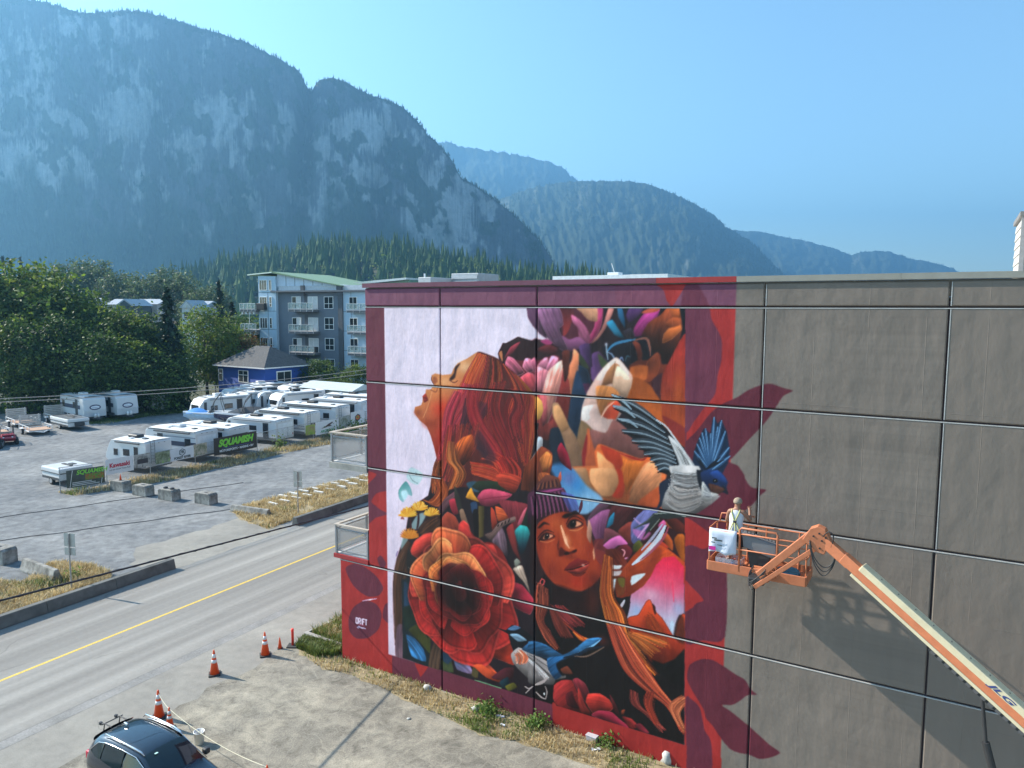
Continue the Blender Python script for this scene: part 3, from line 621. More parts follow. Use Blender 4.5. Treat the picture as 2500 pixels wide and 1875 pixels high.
fill(2,'1240,440 1190,465 1130,580 1060,720 1045,860 1060,1060 1100,1140 1240,1250','c84a40','a4582c',90,puff=.35,veins=.12); glow(2,1180,850,40,160,'c2702e',.5)
fill(2,'1050,1040 1240,1150 1240,1300 1180,1240 1100,1140','8e3a34')
heart(1,1440,1180)
# --- pink peony
fill(1,'1048,540 1085,455 1130,458 1210,408 1280,440 1310,442 1350,420 1440,440 1540,490 1575,590 1585,660 1500,620 1380,620 1250,610 1110,640 1060,610','33171f',sm=False)
fill(1,'1100,580 1150,490 1225,450 1165,540','8f3d4c',puff=.4); fill(1,'1370,510 1450,470 1525,500 1500,570','602b30',puff=.5); fill(1,'1055,540 1080,520 1085,610','c98a60'); fill(1,'1390,440 1450,425 1490,460 1440,470','a8487c')
fill(1,'1100,600 1350,600 1540,560 1590,840 1540,1100 1420,1230 1370,1160 1340,860 1230,740','6b2a34')
for s_, c_ in (('1110,640 1130,570 1180,590 1255,690 1190,715','c8748c'),('1250,650 1270,585 1312,590 1350,660 1300,695','d98aa4'),('1310,610 1345,575 1362,660 1340,690','cf7c96'),('1370,640 1420,580 1450,580 1440,670','e59ab4'),('1440,660 1480,565 1532,580 1520,650 1465,695','dd90ac'),('1230,745 1290,700 1340,720 1352,800 1325,865 1280,805','b85560'),('1355,660 1400,660 1460,700 1425,830 1360,860','d58c98'),('1460,690 1540,620 1582,612 1570,720 1530,860 1490,1000 1440,1110 1400,960 1420,820','e3a596')): fill(1,s_,c_,puff=.55,veins=.25,rim='eebcc8')
fill(1,'1570,700 1592,840 1560,980 1480,1150 1420,1210 1480,1050 1540,880','8a3a3c',puff=.5); fill(1,'1370,890 1420,900 1440,1110 1560,1000 1540,1140 1460,1230 1395,1215 1370,1160','9c4a44',puff=.5,veins=.2); fill(1,'1390,880 1440,900 1445,1060 1410,1120','c06a6e',puff=.5,veins=.2)
fill(2,'250,770 300,760 312,1000 280,1110 215,1150 200,950','7c332e',puff=.4); fill(2,'332,518 372,560 362,720 330,830 318,930 300,760 275,700 320,600','e0956c',puff=.5,rim='f0c0a0'); fill(2,'240,540 300,530 290,700 260,760','5a2c22',puff=.4)
fill(2,'310,930 360,700 430,900 412,1080 380,1260 290,1140','23405a',puff=.3); fill(2,'150,1150 250,1160 290,1330 330,1480 200,1500 140,1300','1c2f40')
heart(2,590,1010)
# --- pale tulip
fill(2,'670,598 720,640 792,740 780,830 740,900 720,1000 650,1100 600,1190 560,1182 420,1105 408,1060 420,960 460,850 540,720 600,650','d8beb0',puff=.35,rim='efe0d8')
fill(2,'660,630 700,650 685,800 640,780 565,800 600,700','b4855c',puff=.3); fill(2,'690,650 790,760 762,890 690,860 650,800','e3c8ab',puff=.4); fill(2,'520,820 640,820 700,880 620,960 590,1060 545,1040','bd8650',puff=.35,veins=.15); fill(2,'560,1050 620,950 705,925 695,1020 650,1095 600,1065','cc5a3a',puff=.3); fill(2,'418,985 520,960 550,1040 600,1070 660,1080 600,1188 552,1180 412,1092','e2cfc5',puff=.3)
stroke(2,'670,600 655,700 640,790','8a6a50',3); stroke(2,'555,1060 600,980 660,930','e8c8b0',4)
heart(2,690,1640)
# --- tan stem, panels and the orange tulip
fill(2,'400,1110 480,1170 520,1330 560,1500 680,1700 520,1700 440,1560 390,1400 368,1260','7c6a4e','a06a48',80,puff=.25); fill(2,'450,1170 500,1250 545,1420 560,1560 600,1659 480,1659 430,1480','b0623c',puff=.3); fill(2,'442,1190 440,1330 425,1430 442,1580 395,1440 405,1330','8e2c2c')
fill(2,'175,975 215,968 255,1040 290,1130 350,1220 390,1330 400,1450 440,1560 480,1680 420,1650 330,1500 280,1330 230,1170 175,1060','9c8064',puff=.4); fill(2,'175,975 215,968 255,1040 292,1130 235,1168 178,1060','d6aa78',puff=.3)
fill(2,'480,1165 600,1190 660,1090 760,1160 850,1260 905,1380 880,1405 700,1335 560,1290 525,1335','8c625c',puff=.25)
fill(2,'525,1345 560,1288 700,1340 880,1402 930,1350 1000,1440 1035,1540 1060,1700 560,1700 540,1500','c26a38',puff=.3,veins=.12)
fill(4,'335,-20 400,90 500,170 650,232 800,275 1030,305 1140,160 1040,130 1035,-20','c97644',puff=.35,veins=.12)
fill(2,'530,1345 600,1400 660,1450 682,1550 692,1640 600,1560 540,1470','dfa470',puff=.45); fill(2,'800,1680 850,1540 920,1440 990,1420 1035,1520 1030,1600 1000,1680','d29c70',puff=.5,veins=.15); fill(4,'790,225 850,90 930,-10 1030,-10 1030,60 960,170 860,255','d0966a',puff=.5,veins=.15)
fill(2,'720,1380 800,1420 900,1400 860,1500 800,1600 760,1659 730,1500','c97a34',puff=.4,veins=.15); fill(2,'560,1300 700,1360 730,1440 700,1500 742,1600 722,1690 665,1690 690,1560 660,1450 600,1400','b04526',puff=.2); fill(4,'665,-10 722,-10 737,90 700,170 660,212 643,182 690,100','a83c22')
fill(4,'345,-10 440,-10 480,120 560,200 640,225 500,165 400,85','a8845e',puff=.3); fill(4,'480,-10 660,-10 690,90 640,190 560,190 480,90','d8a878',puff=.3); fill(4,'860,255 960,170 1060,110 1130,165 1040,300 940,300','c4683a',puff=.3)
stroke(2,'700,1345 880,1403 935,1352','9e2c2a',4); stroke(2,'560,1290 700,1345','b8402e',3)
heart()
# --- blue haze
fill(2,'140,1450 260,1430 330,1500 400,1600 450,1700 230,1700 190,1560','4a86b4','5aa0cc',soft=6); fill(4,'215,130 250,-20 330,-20 430,110 560,210 550,270 450,345 380,350 300,345 255,250','4f94c4','86b8d6',60,soft=3); glow(4,300,60,60,60,'8a6aa0',.45); glow(4,470,230,70,40,'9cc8e0',.6); glow(4,360,110,50,60,'2f8ac8',.6)
heart()
soften(0,1285,752,1668,1200,2,.5)
# --- woman with red hair, seen in profile
fill(1,'880,530 960,545 1060,590 1150,680 1230,760 1300,830 1352,900 1352,1100 1340,1250 1290,1420 1250,1500 1180,1600 1100,1690 560,1690 520,1500 545,1400 600,1280 590,1150 640,1000 700,860 760,740 820,640','5a2a26')
fill(1,'880,528 800,580 720,620 690,660 670,708 600,715 540,703 510,718 508,750 530,797 500,832 465,830 460,868 440,890 436,930 425,960 375,975 368,1020 410,1080 470,1130 500,1200 530,1300 552,1395 620,1330 640,1150 680,1000 720,880 790,740 850,640','d49a62','96331f',62,sm=False,soft=1.2)
glow(1,780,650,70,50,'ecd0a8',.7); glow(1,620,770,70,45,'e8c090',.55); glow(1,600,990,90,80,'d23e24',.75); glow(1,540,890,40,50,'d08850',.4); glow(1,400,1020,30,30,'8a4428',.6); glow(1,500,1110,60,40,'8a3a22',.6); glow(1,590,1230,40,120,'c8382a',.6); glow(1,540,730,30,25,'c08050',.4)
fill(1,'520,735 550,735 560,770 525,790','8a4a30',alpha=.6,soft=2); stroke(1,'512,722 508,750 528,795','7a3c28',3,.7); fill(1,'438,890 462,868 480,918 450,935','a03e32',puff=.3); stroke(1,'440,896 478,905','5a1c18',2); fill(1,'655,745 690,700 700,650 745,618 715,670 700,735 670,760','3a221c',soft=1.5); stroke(1,'650,755 690,775 720,760','6a3a28',3,.6); stroke(1,'525,800 480,960 440,1060','e0a878',4,.3); stroke(1,'500,832 545,850 560,800','8a4a30',3,.5)
hair(1,'885,535 800,700 740,860 660,1000 620,1150','965,560 900,750 850,900 820,1050 760,1250',130,['b5622a','c8702f','7c3a22','c03a3c','d88a48','8a2a30'],2.4,.75)
hair(1,'960,560 920,760 870,950 900,1100 1000,1300 1060,1500','1060,600 1080,800 1000,1000 1010,1150 1120,1350 1180,1600',170,['8f5626','a8602a','5a2420','b83a40','c85050','c87a40','7a2430'],2.4,.7)
hair(1,'1060,600 1150,800 1100,1000 1150,1150 1200,1300 1260,1450','1200,720 1340,900 1330,1050 1330,1200 1300,1380 1270,1480',150,['9a5a2a','b87a38','6a3024','b83434','c84a44','4a2024','8a2a2e'],2.4,.72)
hair(1,'760,780 700,900 640,1050 600,1250 560,1450 520,1650','860,800 830,1000 700,1200 680,1400 620,1550 600,1650',130,['c03a44','8a2a38','d86060','5a2438','a85a7a','c85a38'],2.4,.72)
hair(1,'780,900 760,1050 740,1200 860,1300','1000,950 900,1100 860,1200 1000,1400',50,['3a2430','4a2a38','2e2a34'],4,.7)
hair(1,'820,800 800,960 840,1120 960,1300 1040,1440','900,780 880,950 930,1100 1060,1300 1120,1440',70,['c83a40','a02a36','e06a60','7a2030','d85a48'],2.4,.7)
hair(1,'1000,780 960,950 1000,1120 1090,1300 1130,1460','1110,760 1060,950 1090,1100 1180,1300 1230,1480',70,['3a2024','a8342e','5a2424','c8443c','8a3a2a'],2.6,.7)
hair(1,'1120,820 1180,950 1140,1080 1180,1250','1230,840 1260,980 1220,1100 1240,1280',50,['4a2428','7a3a2c','b8463c','3a2024'],2.6,.65)
hair(1,'700,840 620,1000 600,1160 590,1300','760,860 700,1020 660,1180 640,1320',40,['b83444','8a2a40','d86a6a','6a2438'],2.2,.7)
hair(1,'640,1120 620,1260 600,1420 560,1560','900,1100 860,1300 760,1460 700,1600',90,['b0403a','7a2a2a','c86a40','4a2226','a85a34'],2.2,.6)
hair(1,'900,1400 1000,1430 1080,1560','1040,1330 1130,1420 1160,1560',50,['b83a2e','e06a40','7a2420'],2.2,.6)
fill(1,'700,1300 760,1232 835,1208 848,1290 815,1390 765,1440 715,1400','c06c30','6a3020',50,puff=.4,veins=.25)
hair(1,'640,1250 630,1400 690,1500 620,1680','700,1260 720,1400 780,1520 700,1680',60,['b5602c','d98a48','7a3a20','e0a060'],2.4,.7); hair(1,'540,1420 520,1520 500,1680','600,1400 590,1500 570,1680',50,['a8582a','c87a3c','6a3420'],2.4,.7)
hair(1,'830,1420 950,1440 1040,1480 1090,1640','840,1520 980,1560 1060,1600 1110,1680',70,['c8402e','e0603a','8a2a20','e88a50'],2.4,.7); hair(1,'1050,1380 1100,1480 1160,1640','1150,1380 1230,1500 1180,1660',60,['c8402e','d85a40','7a2a20'],2.4,.7)
fill(1,'860,1250 900,1160 980,1280 1040,1400 950,1420','3a2a36',soft=5,alpha=.75); fill(1,'1240,760 1300,820 1340,880 1300,860','8a5a24',puff=.4)
for gx, gy, gr_, ga in ((830,1000,110,.38),(980,1150,120,.3),(1180,1050,120,.34),(900,850,90,.2),(1100,1350,110,.34),(680,1150,70,.3)): glow(1,gx,gy,gr_,gr_*1.5,'8e1f30',ga)
fill(1,'1352,898 1400,930 1412,1000 1390,1062 1358,1070','dfb465',puff=.4); fill(1,'1290,1440 1350,1340 1370,1225 1405,1235 1400,1310 1340,1420','9aa4a8',puff=.5,rim='d8dee0')
fill(1,'1345,1104 1378,1104 1372,1150 1350,1172','0e0c0e',sm=False)
heart(1,1330,1620)
# --- brown petals beside her hair, up to the knitted hat
fill(1,'1270,1480 1330,1400 1400,1310 1480,1360 1480,1450 1460,1550 1540,1620 1500,1690 1250,1690','7c4026',puff=.4,veins=.2); fill(1,'1390,1400 1440,1340 1482,1370 1475,1440 1420,1500','c98448',puff=.45,veins=.2); fill(1,'1380,1520 1460,1520 1540,1640 1400,1690','b0683a',puff=.4,veins=.3); fill(1,'1530,1560 1555,1500 1560,1560 1530,1640','c86a50',puff=.4); fill(1,'1530,1330 1560,1270 1610,1350 1640,1480 1560,1420','a02844',puff=.5)
heart()
# --- centre: leaves, lips, feathers between the heads
fill(3,'590,200 760,130 1200,150 1340,250 1340,1080 1180,1050 900,600 740,560 600,420','261d24',soft=2)
hair(3,'520,20 560,150 500,240 440,230','600,60 640,160 580,280 500,270',50,['a8542a','c87a40','6a3018'],2.4,.7)
fill(3,'570,300 620,225 705,165 705,220 645,285 590,345','74525a',puff=.4,veins=.3); fill(3,'655,240 702,230 732,330 690,352 665,300','ad3c4c',puff=.4); fill(3,'700,130 740,220 760,320 800,420 730,330 700,220','3a3a34',puff=.4)
fill(3,'790,100 860,80 930,120 890,170 830,160','3a5a6a',soft=2); fill(3,'850,130 900,85 1040,90 1120,150 1160,195 1000,165 920,165','2b3b2a',puff=.4); fill(3,'888,215 930,160 1000,150 1150,190 1100,232 1000,282 920,272','bb526c',puff=.45); stroke(3,'900,230 1000,215 1140,200','8a2c48',3,.6); fill(3,'1040,40 1120,20 1230,60 1180,170 1120,150 1060,110','b04a34',puff=.4,veins=.25)
fill(3,'790,212 830,140 852,190 892,245 850,235','dca63c',puff=.3); fill(3,'825,260 870,250 882,300 840,345','2f4a68'); fill(3,'888,282 937,282 932,530 890,545','6c623a','4a4426',0,sm=False); fill(3,'845,330 885,320 890,540 860,520','141014')
fill(3,'740,330 770,320 830,500 860,560 760,420','86705c',puff=.4); fill(3,'1030,290 1080,308 1185,360 1100,392 1050,402','bf6238',puff=.4,veins=.2); fill(3,'990,300 1020,330 1040,420 1000,470','a8462e',puff=.4); fill(3,'1060,250 1190,255 1300,290 1235,420 1205,600 1150,400','74323a',puff=.4,veins=.2); fill(3,'1210,420 1250,330 1280,300 1250,400 1220,450','c06878',puff=.4)
fill(3,'1000,490 1060,420 1172,375 1180,410 1085,452 1012,565 948,512','7c6862',puff=.4,veins=.2); stroke(3,'1040,450 1055,430','221a1a',3); stroke(3,'1070,440 1085,415','221a1a',3); stroke(3,'1100,430 1110,400','221a1a',3); stroke(3,'1130,415 1140,385','221a1a',3)
fill(3,'1005,570 1080,470 1112,560 1122,690 1060,630','7d6a76',puff=.5,veins=.3); fill(3,'1120,480 1170,440 1200,620 1230,720 1170,640','8a3a38',puff=.4); fill(3,'1300,280 1350,270 1345,430 1290,480 1250,420','26362c',puff=.3)
fill(3,'1188,490 1230,445 1282,460 1302,515 1262,640 1232,662 1205,570','36a09e','1c3a4a',80,puff=.4,veins=.15); fill(3,'1175,800 1245,775 1305,985 1258,900','b8ab9a',puff=.4,veins=.25); fill(3,'1180,730 1200,710 1230,740 1190,780','8a9488',puff=.4)
heart(3,330,700)
# --- yellow flowers, teal splashes and the dark mane at the left
fill(3,'318,0 352,-30 440,25 402,110 340,92 308,52','bcd6d4',alpha=.8); stroke(3,'320,5 350,70 400,100','5a8a88',1.5); stroke(3,'360,20 385,30 380,5','4a6a6a',2)
fill(3,'243,155 300,82 342,140 352,202 292,182 285,252 248,225','55a09e','8cc4c8',60,alpha=.9); fill(3,'260,170 300,150 320,190 285,240','bcdce0',soft=3); fill(3,'340,450 400,350 470,345 400,470','a8cccc',alpha=.8); fill(3,'280,520 320,560 260,640','a8d0cc',alpha=.7); stroke(3,'220,690 235,645','8a86b8',4,.6)
stroke(3,'335,380 340,480 330,560','4a2228',8,1); stroke(3,'405,330 400,420 385,480','3e2026',7,1); stroke(3,'260,385 275,378 285,390','7a3038',5)
for cx, cy, r_, cs in ((315,330,76,('e8b93a','d8962e','f0d868')),(408,280,72,('e4b030','c8862a','f2e080')),(512,330,66,('e0b238','c88a2c','ecd060')),(330,505,80,('d8922c','c0742a','e0a848'))):
    n_ = 70
    for i in range(n_):
        a_ = math.pi * (.02 + .96 * i / n_) + PR.uniform(-.05, .05); rr = r_ * PR.uniform(.7, 1.05)
        stroke(3, f'{cx},{cy+r_*.5} {cx-math.cos(a_)*rr},{cy+r_*.4-math.sin(a_)*rr*.95}', cs[i % 3], 4, .9)
fill(3,'400,470 500,370 590,360 590,480 480,520','3a2620',soft=2); hair(3,'400,500 460,420 540,360','440,520 520,470 600,400',30,['5a3a28','2a1c18','6a4a30'],2.5,.7)
fill(3,'320,560 365,600 355,690 320,800 290,900 272,1100 272,1505 220,1492 213,1200 203,1000 205,850 230,720 262,640','3a2820',sm=False); hair(3,'325,570 240,720 210,900 215,1200 225,1480','350,620 330,720 285,900 270,1150 268,1490',90,['6a4a38','201614','54402e','7c5c48'],2.2,.75); fill(3,'228,1270 272,1260 272,1505 222,1492','78626e',puff=.2,veins=.3)
fill(3,'320,640 400,670 500,770 560,850 400,860 310,800','2a2a2a',soft=2); fill(3,'385,745 420,738 430,770 395,785','0c0c0c'); stroke(3,'320,780 380,805 470,800','7a807a',3,.7)
fill(3,'268,880 370,860 385,1000 405,1100 385,1200 495,1255 495,1598 278,1508','1e2e34',sm=False); fill(3,'330,1290 400,1245 492,1275 492,1465 420,1385','4e5628',puff=.4); fill(3,'310,1335 372,1360 442,1450 458,1535 350,1492','3d7eac',puff=.4,veins=.4); fill(3,'288,900 342,960 332,1080 290,1092','28475f',puff=.3); fill(3,'280,1120 340,1100 380,1220 300,1280','22382e',puff=.3); stroke(3,'440,1270 480,1350','282c16',8)
fill(3,'488,1600 500,1480 550,1355 585,1395 565,1620','5a4a3c',puff=.3,veins=.4); fill(3,'590,1540 650,1485 685,1625 600,1605','4c5c3c',puff=.4); fill(3,'690,1505 785,1530 842,1640 720,1605','6c88aa','9a8ab0',60,puff=.4,veins=.3); fill(3,'835,1650 860,1540 892,1560 882,1670','5c5636',puff=.3); fill(3,'600,1470 700,1500 640,1560 590,1520','2a4a62',puff=.3)
heart(3,720,1010)
# --- great rose
fill(3,'345,640 400,560 500,508 560,520 620,580 740,640 740,440 780,410 820,480 900,570 1000,580 1080,650 1150,800 1175,960 1155,1100 1045,1200 1030,1300 1000,1440 900,1500 830,1537 720,1512 620,1442 570,1330 500,1245 408,1205 398,1090 380,1000 358,920 380,858 500,800 420,720 360,672','842824')
for s_, c_ in (('590,400 640,342 702,380 738,470 735,630 650,560 600,500','84402f'),('735,642 740,450 775,413 817,450 832,520 880,570 950,592 1000,600 1032,682 960,742 880,702 800,682','ac3c36'),('350,640 380,570 450,520 510,508 585,550 645,645 560,652 440,672 410,702 360,672','b0443a'),('1160,918 1242,930 1335,1050 1302,1152 1172,1082','aa364c'),('1000,962 1060,940 1102,1000 1062,1112 1000,1092','5c4c36'),('990,1482 1100,1380 1152,1400 1172,1562 1080,1532 1000,1502','bc422a'),('925,1642 905,1560 960,1560 1042,1642 1020,1662','c65c38')): fill(3,s_,c_,puff=.7,rim='c98078',veins=.12)
_c = pts(3, '700,1010')[0]; _rx = abs(pts(3, '1130,1010')[0][0] - _c[0]); _ry = abs(pts(3, '700,1500')[0][1] - _c[1]); _sq = _ry / _rx
_rp = random.Random(5)
for ring, (r0, r1, n_, half) in enumerate(((.50, 1.04, 7, .72), (.45, .92, 6, .78), (.40, .80, 6, .80), (.36, .68, 5, .86), (.30, .57, 5, .86), (.25, .47, 4, .95), (.20, .38, 4, .95))):
    for k in range(n_):
        a_ = 2 * math.pi * (k + .37 * ring) / n_ + _rp.uniform(-.15, .15); up_ = max(0, -math.sin(a_ + .35)); inner = ring / 6
        lo = ('5a1618', '641a1a', '5c1616', '501414', '441010', '3a0e0e', '2c0c0c')[ring]; li = ('a2342f', 'a6302b', '9e2c28', '942726', '842222', '701e1e', '561717')[ring]; rm = 'c0625a'
        if up_ > .35 and 1 <= ring <= 4: lo, li, rm = ('7a2a1a', ('d07a4e', 'e6a468', 'e09650', 'c47a3e')[ring - 1], 'f0c490')
        elif up_ > .2 and ring == 0: lo, li = '5a1a18', 'b04a3c'
        rose_petal(_c[0] + ring * 2.0 + _rp.uniform(-.05, .05) * _rx, _c[1] - ring * 3.0 + _rp.uniform(-.05, .05) * _rx, a_, _rx * r0, _rx * r1 * _rp.uniform(.84, 1.10), half * _rp.uniform(.62, 1.25), lo, li, rm, _sq, ring * 17 + k)
glow(3,690,1000,150,130,'1c0a0a',.8); glow(3,690,735,90,35,'ffdca0',.3)
soften(0,945,1290,1300,1640,2,.45)
heart()
# --- woman in the knitted hat
fill(4,'10,880 100,840 560,840 700,1020 760,1240 1228,1440 1226,2215 10,1850','191416',soft=2,sm=False)
fill(4,'110,40 200,60 230,150 210,180 130,200 20,200 -20,180 30,120','6e4436','4a2a3c',90,puff=.3); fill(4,'-25,200 40,170 240,150 280,250 308,352 232,330 140,352 70,392 30,404 -25,420','4d2a42',puff=.45)
for i in range(17): stroke(4, f'{-15+i*16},{205-i*3.2} {-2+i*17},{290-i*2} {5+i*17.6},{392-i*4.6}', ('845070','2c1628')[i % 2], 5, .75)
for i in range(10): stroke(4, f'{40+i*18},{150-i*3} {60+i*14},{100-i*4}', ('8a5a44','3c2226')[i % 2], 4, .7)
stroke(4,'40,175 130,160 240,140','a8548c',4,.8); fill(4,'236,178 330,200 372,300 322,352 280,285','5f6cb4',alpha=.75,puff=.3,veins=.3); fill(4,'310,340 350,320 385,350 350,360','241420'); stroke(4,'376,340 392,280 400,230','5a1c2c',8)
fill(4,'28,470 60,410 140,358 240,330 330,345 400,360 440,420 470,520 500,620 585,660 592,760 540,870 470,940 390,977 300,972 200,932 120,852 60,742 28,622','a64824',soft=1.5)
for (x, y, rx, ry, c_, a_) in ((60,620,40,180,'7c2c1c',.7),(110,650,60,80,'b85a34',.5),(330,370,90,30,'8a3a20',.5),(190,420,60,60,'bd6838',.6),(390,560,70,70,'bc5c34',.6),(470,640,50,90,'8e3422',.6),(420,880,90,60,'93301f',.6),(350,900,60,50,'b5391f',.75),(250,870,80,60,'8c3626',.5),(160,800,50,80,'7a2e20',.6),(300,690,70,25,'6e2a1c',.5),(560,760,40,90,'7a2c20',.6),(290,580,26,60,'d88a58',.7),(240,470,20,50,'d88c58',.6),(210,600,14,70,'6a2a1a',.5),(510,880,60,60,'5a2018',.6),(110,480,60,20,'8a4428',.5),(340,480,70,25,'c07048',.4)): glow(4,x,y,rx,ry,c_,a_)
stroke(4,'228,440 248,500 268,570 298,625','f2bf98',7,.75); glow(4,272,560,14,40,'f8d0ac',.7); glow(4,315,625,30,18,'d07c50',.6); fill(4,'213,650 232,615 258,640 300,655 362,632 345,662 262,682 218,692','581c12',soft=2); fill(4,'255,665 285,652 300,672 268,680','2a0c08',soft=1); fill(4,'322,648 350,636 358,648 330,660','380f0a',soft=1); stroke(4,'208,640 204,600 215,560','6a2816',4,.6)
for sp_ in ('45,565 70,520 110,495 160,512 186,530 140,552 90,566','276,448 300,402 345,388 400,412 412,434 365,458 312,470'): fill(4,sp_,'3a1812',soft=1.5)
fill(4,'85,548 105,515 150,514 168,526 135,546','d09878'); fill(4,'95,545 105,512 130,510 138,530 120,550','180c0a'); fill(4,'300,452 318,408 372,410 398,430 360,450','d8a080'); fill(4,'300,450 312,402 345,400 356,425 340,455','140a08'); glow(4,118,518,4,4,'f0e0d0',.9); glow(4,330,412,4,4,'f0e0d0',.9); glow(4,160,528,6,4,'c84a40',.6)
stroke(4,'38,545 70,505 115,478 175,500','4a1c12',4,.8); stroke(4,'270,430 300,380 350,366 415,402','4a1c12',4,.8); stroke(4,'60,565 120,575 180,550','c87850',4,.4); stroke(4,'300,478 360,478 410,450','d08858',4,.4)
fill(4,'40,462 90,412 148,438 100,430 60,462','241008',soft=1.5); fill(4,'238,372 268,345 330,338 390,350 330,358 272,384','241008',soft=1.5)
fill(4,'263,802 300,750 335,728 368,708 395,722 422,722 458,745 400,768 330,795','7a2826',puff=.3); fill(4,'278,806 340,786 430,752 458,750 435,800 385,832 322,828','b34a3e',puff=.5); stroke(4,'263,802 330,792 400,768 458,746','36100e',3.5); glow(4,410,762,14,10,'f4d0bc',.8); glow(4,360,800,20,10,'d07460',.5); stroke(4,'320,838 380,842 430,815','5a1c14',6,.4)
fill(4,'170,925 390,985 480,945 570,880 560,1100 500,1190 300,1190 170,1100','2a1718',soft=6); glow(4,480,1050,60,110,'5a2a1c',.7); glow(4,300,1010,120,30,'201012',.7)
fill(4,'-10,380 30,410 30,620 70,800 40,900 -10,900','30181a',soft=3); stroke(4,'75,870 60,900 78,925 95,890 75,870','c85a5a',3); stroke(4,'72,925 70,970 52,1015','c8b0b0',2)
hair(4,'40,900 20,1050 40,1200 100,1350 190,1450','115,950 125,1080 75,1200 135,1300 215,1440',80,['7a3428','a85a40','4a201c','c87a60'],2.4,.7); hair(4,'130,1080 200,1180 300,1280','250,1090 330,1160 460,1260',26,['7a3436','a04a44','5a2428'],2,.6); hair(4,'130,1100 180,1250 240,1360','180,1110 300,1300 330,1350',20,['7a3a30','8a4438'],2,.6)
fill(4,'330,1300 400,1338 475,1368 440,1388 380,1364','e8883c',puff=.4); stroke(4,'250,1220 330,1290 440,1375','a84a30',4,.7)
glow(4,560,1370,60,40,'7a3424',.5)
heart(4,640,640)
# --- blossoms right of the second face
fill(4,'560,270 700,262 1010,300 1230,380 1230,780 1090,640 930,600 800,780 700,1000 600,900 590,620 560,400','3c2024',soft=2)
fill(4,'440,420 470,350 540,270 620,265 560,360 520,420 470,470','5c4452',puff=.4); fill(4,'465,405 560,335 625,325 600,440 572,560 592,630 520,560 480,470','8c5a80',puff=.4,veins=.15); fill(4,'455,400 480,470 470,580 440,520','d0a890',puff=.3,alpha=.9); fill(4,'540,560 520,620 500,720 490,650 510,590','d8a888',puff=.3,alpha=.9); fill(4,'500,560 600,560 620,680 560,760 510,700','7a3436',alpha=.8)
fill(4,'600,460 642,300 700,268 830,300 785,380 700,485 640,505','4e282a',puff=.4,veins=.2); fill(4,'600,462 622,380 662,338 650,425','3086a4',puff=.3); fill(4,'700,485 780,420 832,430 852,520 800,585 740,560','8c443a',puff=.5); fill(4,'590,470 650,480 730,540 640,560 580,600','7a4a52',puff=.4); fill(4,'580,602 640,550 705,528 765,592 690,602 640,642','d47ebc',puff=.35); fill(4,'690,625 760,598 805,650 765,725 700,715','6c2832',puff=.5); stroke(4,'720,630 745,650 735,690','d8a0a8',3); fill(4,'705,718 775,697 760,712','d8a4c8'); fill(4,'600,650 690,640 760,740 780,800 700,860 620,760','763628',puff=.4,veins=.2)
fill(4,'808,425 900,328 1012,318 962,420 900,505 862,595 808,562','7f88be',puff=.3,veins=.2); fill(4,'810,470 870,480 960,500 900,560 830,520','d084c4',alpha=.7,soft=2); stroke(4,'820,380 880,430 960,440','b8a8d8',5,.6); stroke(4,'850,540 930,440 1010,380','d8b0dc',4,.6); fill(4,'818,602 860,563 892,600 872,652 818,652','5c622a',puff=.4)
for s_, c_ in (('1050,420 1130,408 1172,470 1120,462','c47032'),('1040,522 1090,508 1132,570 1132,642 1090,600','bc6630'),('1150,560 1180,518 1228,530 1228,745 1170,640','b46c26'),('960,600 1040,570 1100,620 1010,640','a8432a'),('1080,400 1150,380 1228,440 1228,500 1150,480','5a2a22'),('1020,440 1060,400 1080,430 1040,500','c86a9c')): fill(4,s_,c_,puff=.45)
fill(4,'690,880 760,780 830,690 930,598 1030,620 1100,660 1228,770 1228,900 1000,910 920,930 830,982 760,1012 700,1002','c65e2c','a84826',70,puff=.35,veins=.12); fill(4,'1000,640 1060,640 980,800 900,900 830,960 880,850','8e3c22',alpha=.7,soft=4); fill(4,'660,860 750,870 740,990 690,1000','7a4420',puff=.3); fill(4,'690,870 745,872 740,940 710,930','6e7030',alpha=.8)
stroke(4,'1075,440 1010,560 920,665 806,757','cfd4de',13,.95); stroke(4,'1100,450 1060,540 960,650 870,720','a4586a',6,.7); stroke(4,'1050,430 970,540 880,640','b8c4dc',6,.7)
fill(4,'805,852 915,828 880,872 803,925','cfd5d8'); fill(4,'620,752 670,765 722,765 702,792 640,792','ddd8d6',puff=.3); fill(4,'618,805 670,812 720,808 702,842 640,847','ddd8d6',puff=.3); fill(4,'638,873 677,873 662,960 645,1018 634,940','c8d0d2',sm=False)
fill(4,'1000,760 1060,700 1150,690 1228,775 1228,1175 1190,1160 1160,1232 1140,1352 1090,1292 1000,1160 985,1100 960,1060 920,1080 870,1170 800,1192 750,1242 780,1090 800,1000 900,930 960,850','e0365c','b4c8dc',88,sm=False,soft=1.2); glow(4,1110,900,60,60,'e8607c',.6); glow(4,960,1000,70,50,'d8c0d0',.6); glow(4,840,1130,50,60,'8fb8dc',.6); glow(4,1180,1110,50,60,'9cc0e0',.6); glow(4,1130,1240,30,70,'c8d8e8',.6); stroke(4,'1130,880 1140,1000 1145,1060','e04a70',4,.4)
fill(4,'715,1040 780,1018 792,1080 750,1235 705,1150','221a1c'); stroke(4,'705,1115 745,1045','c8ccd4',6,.9)
heart(4,900,1480)
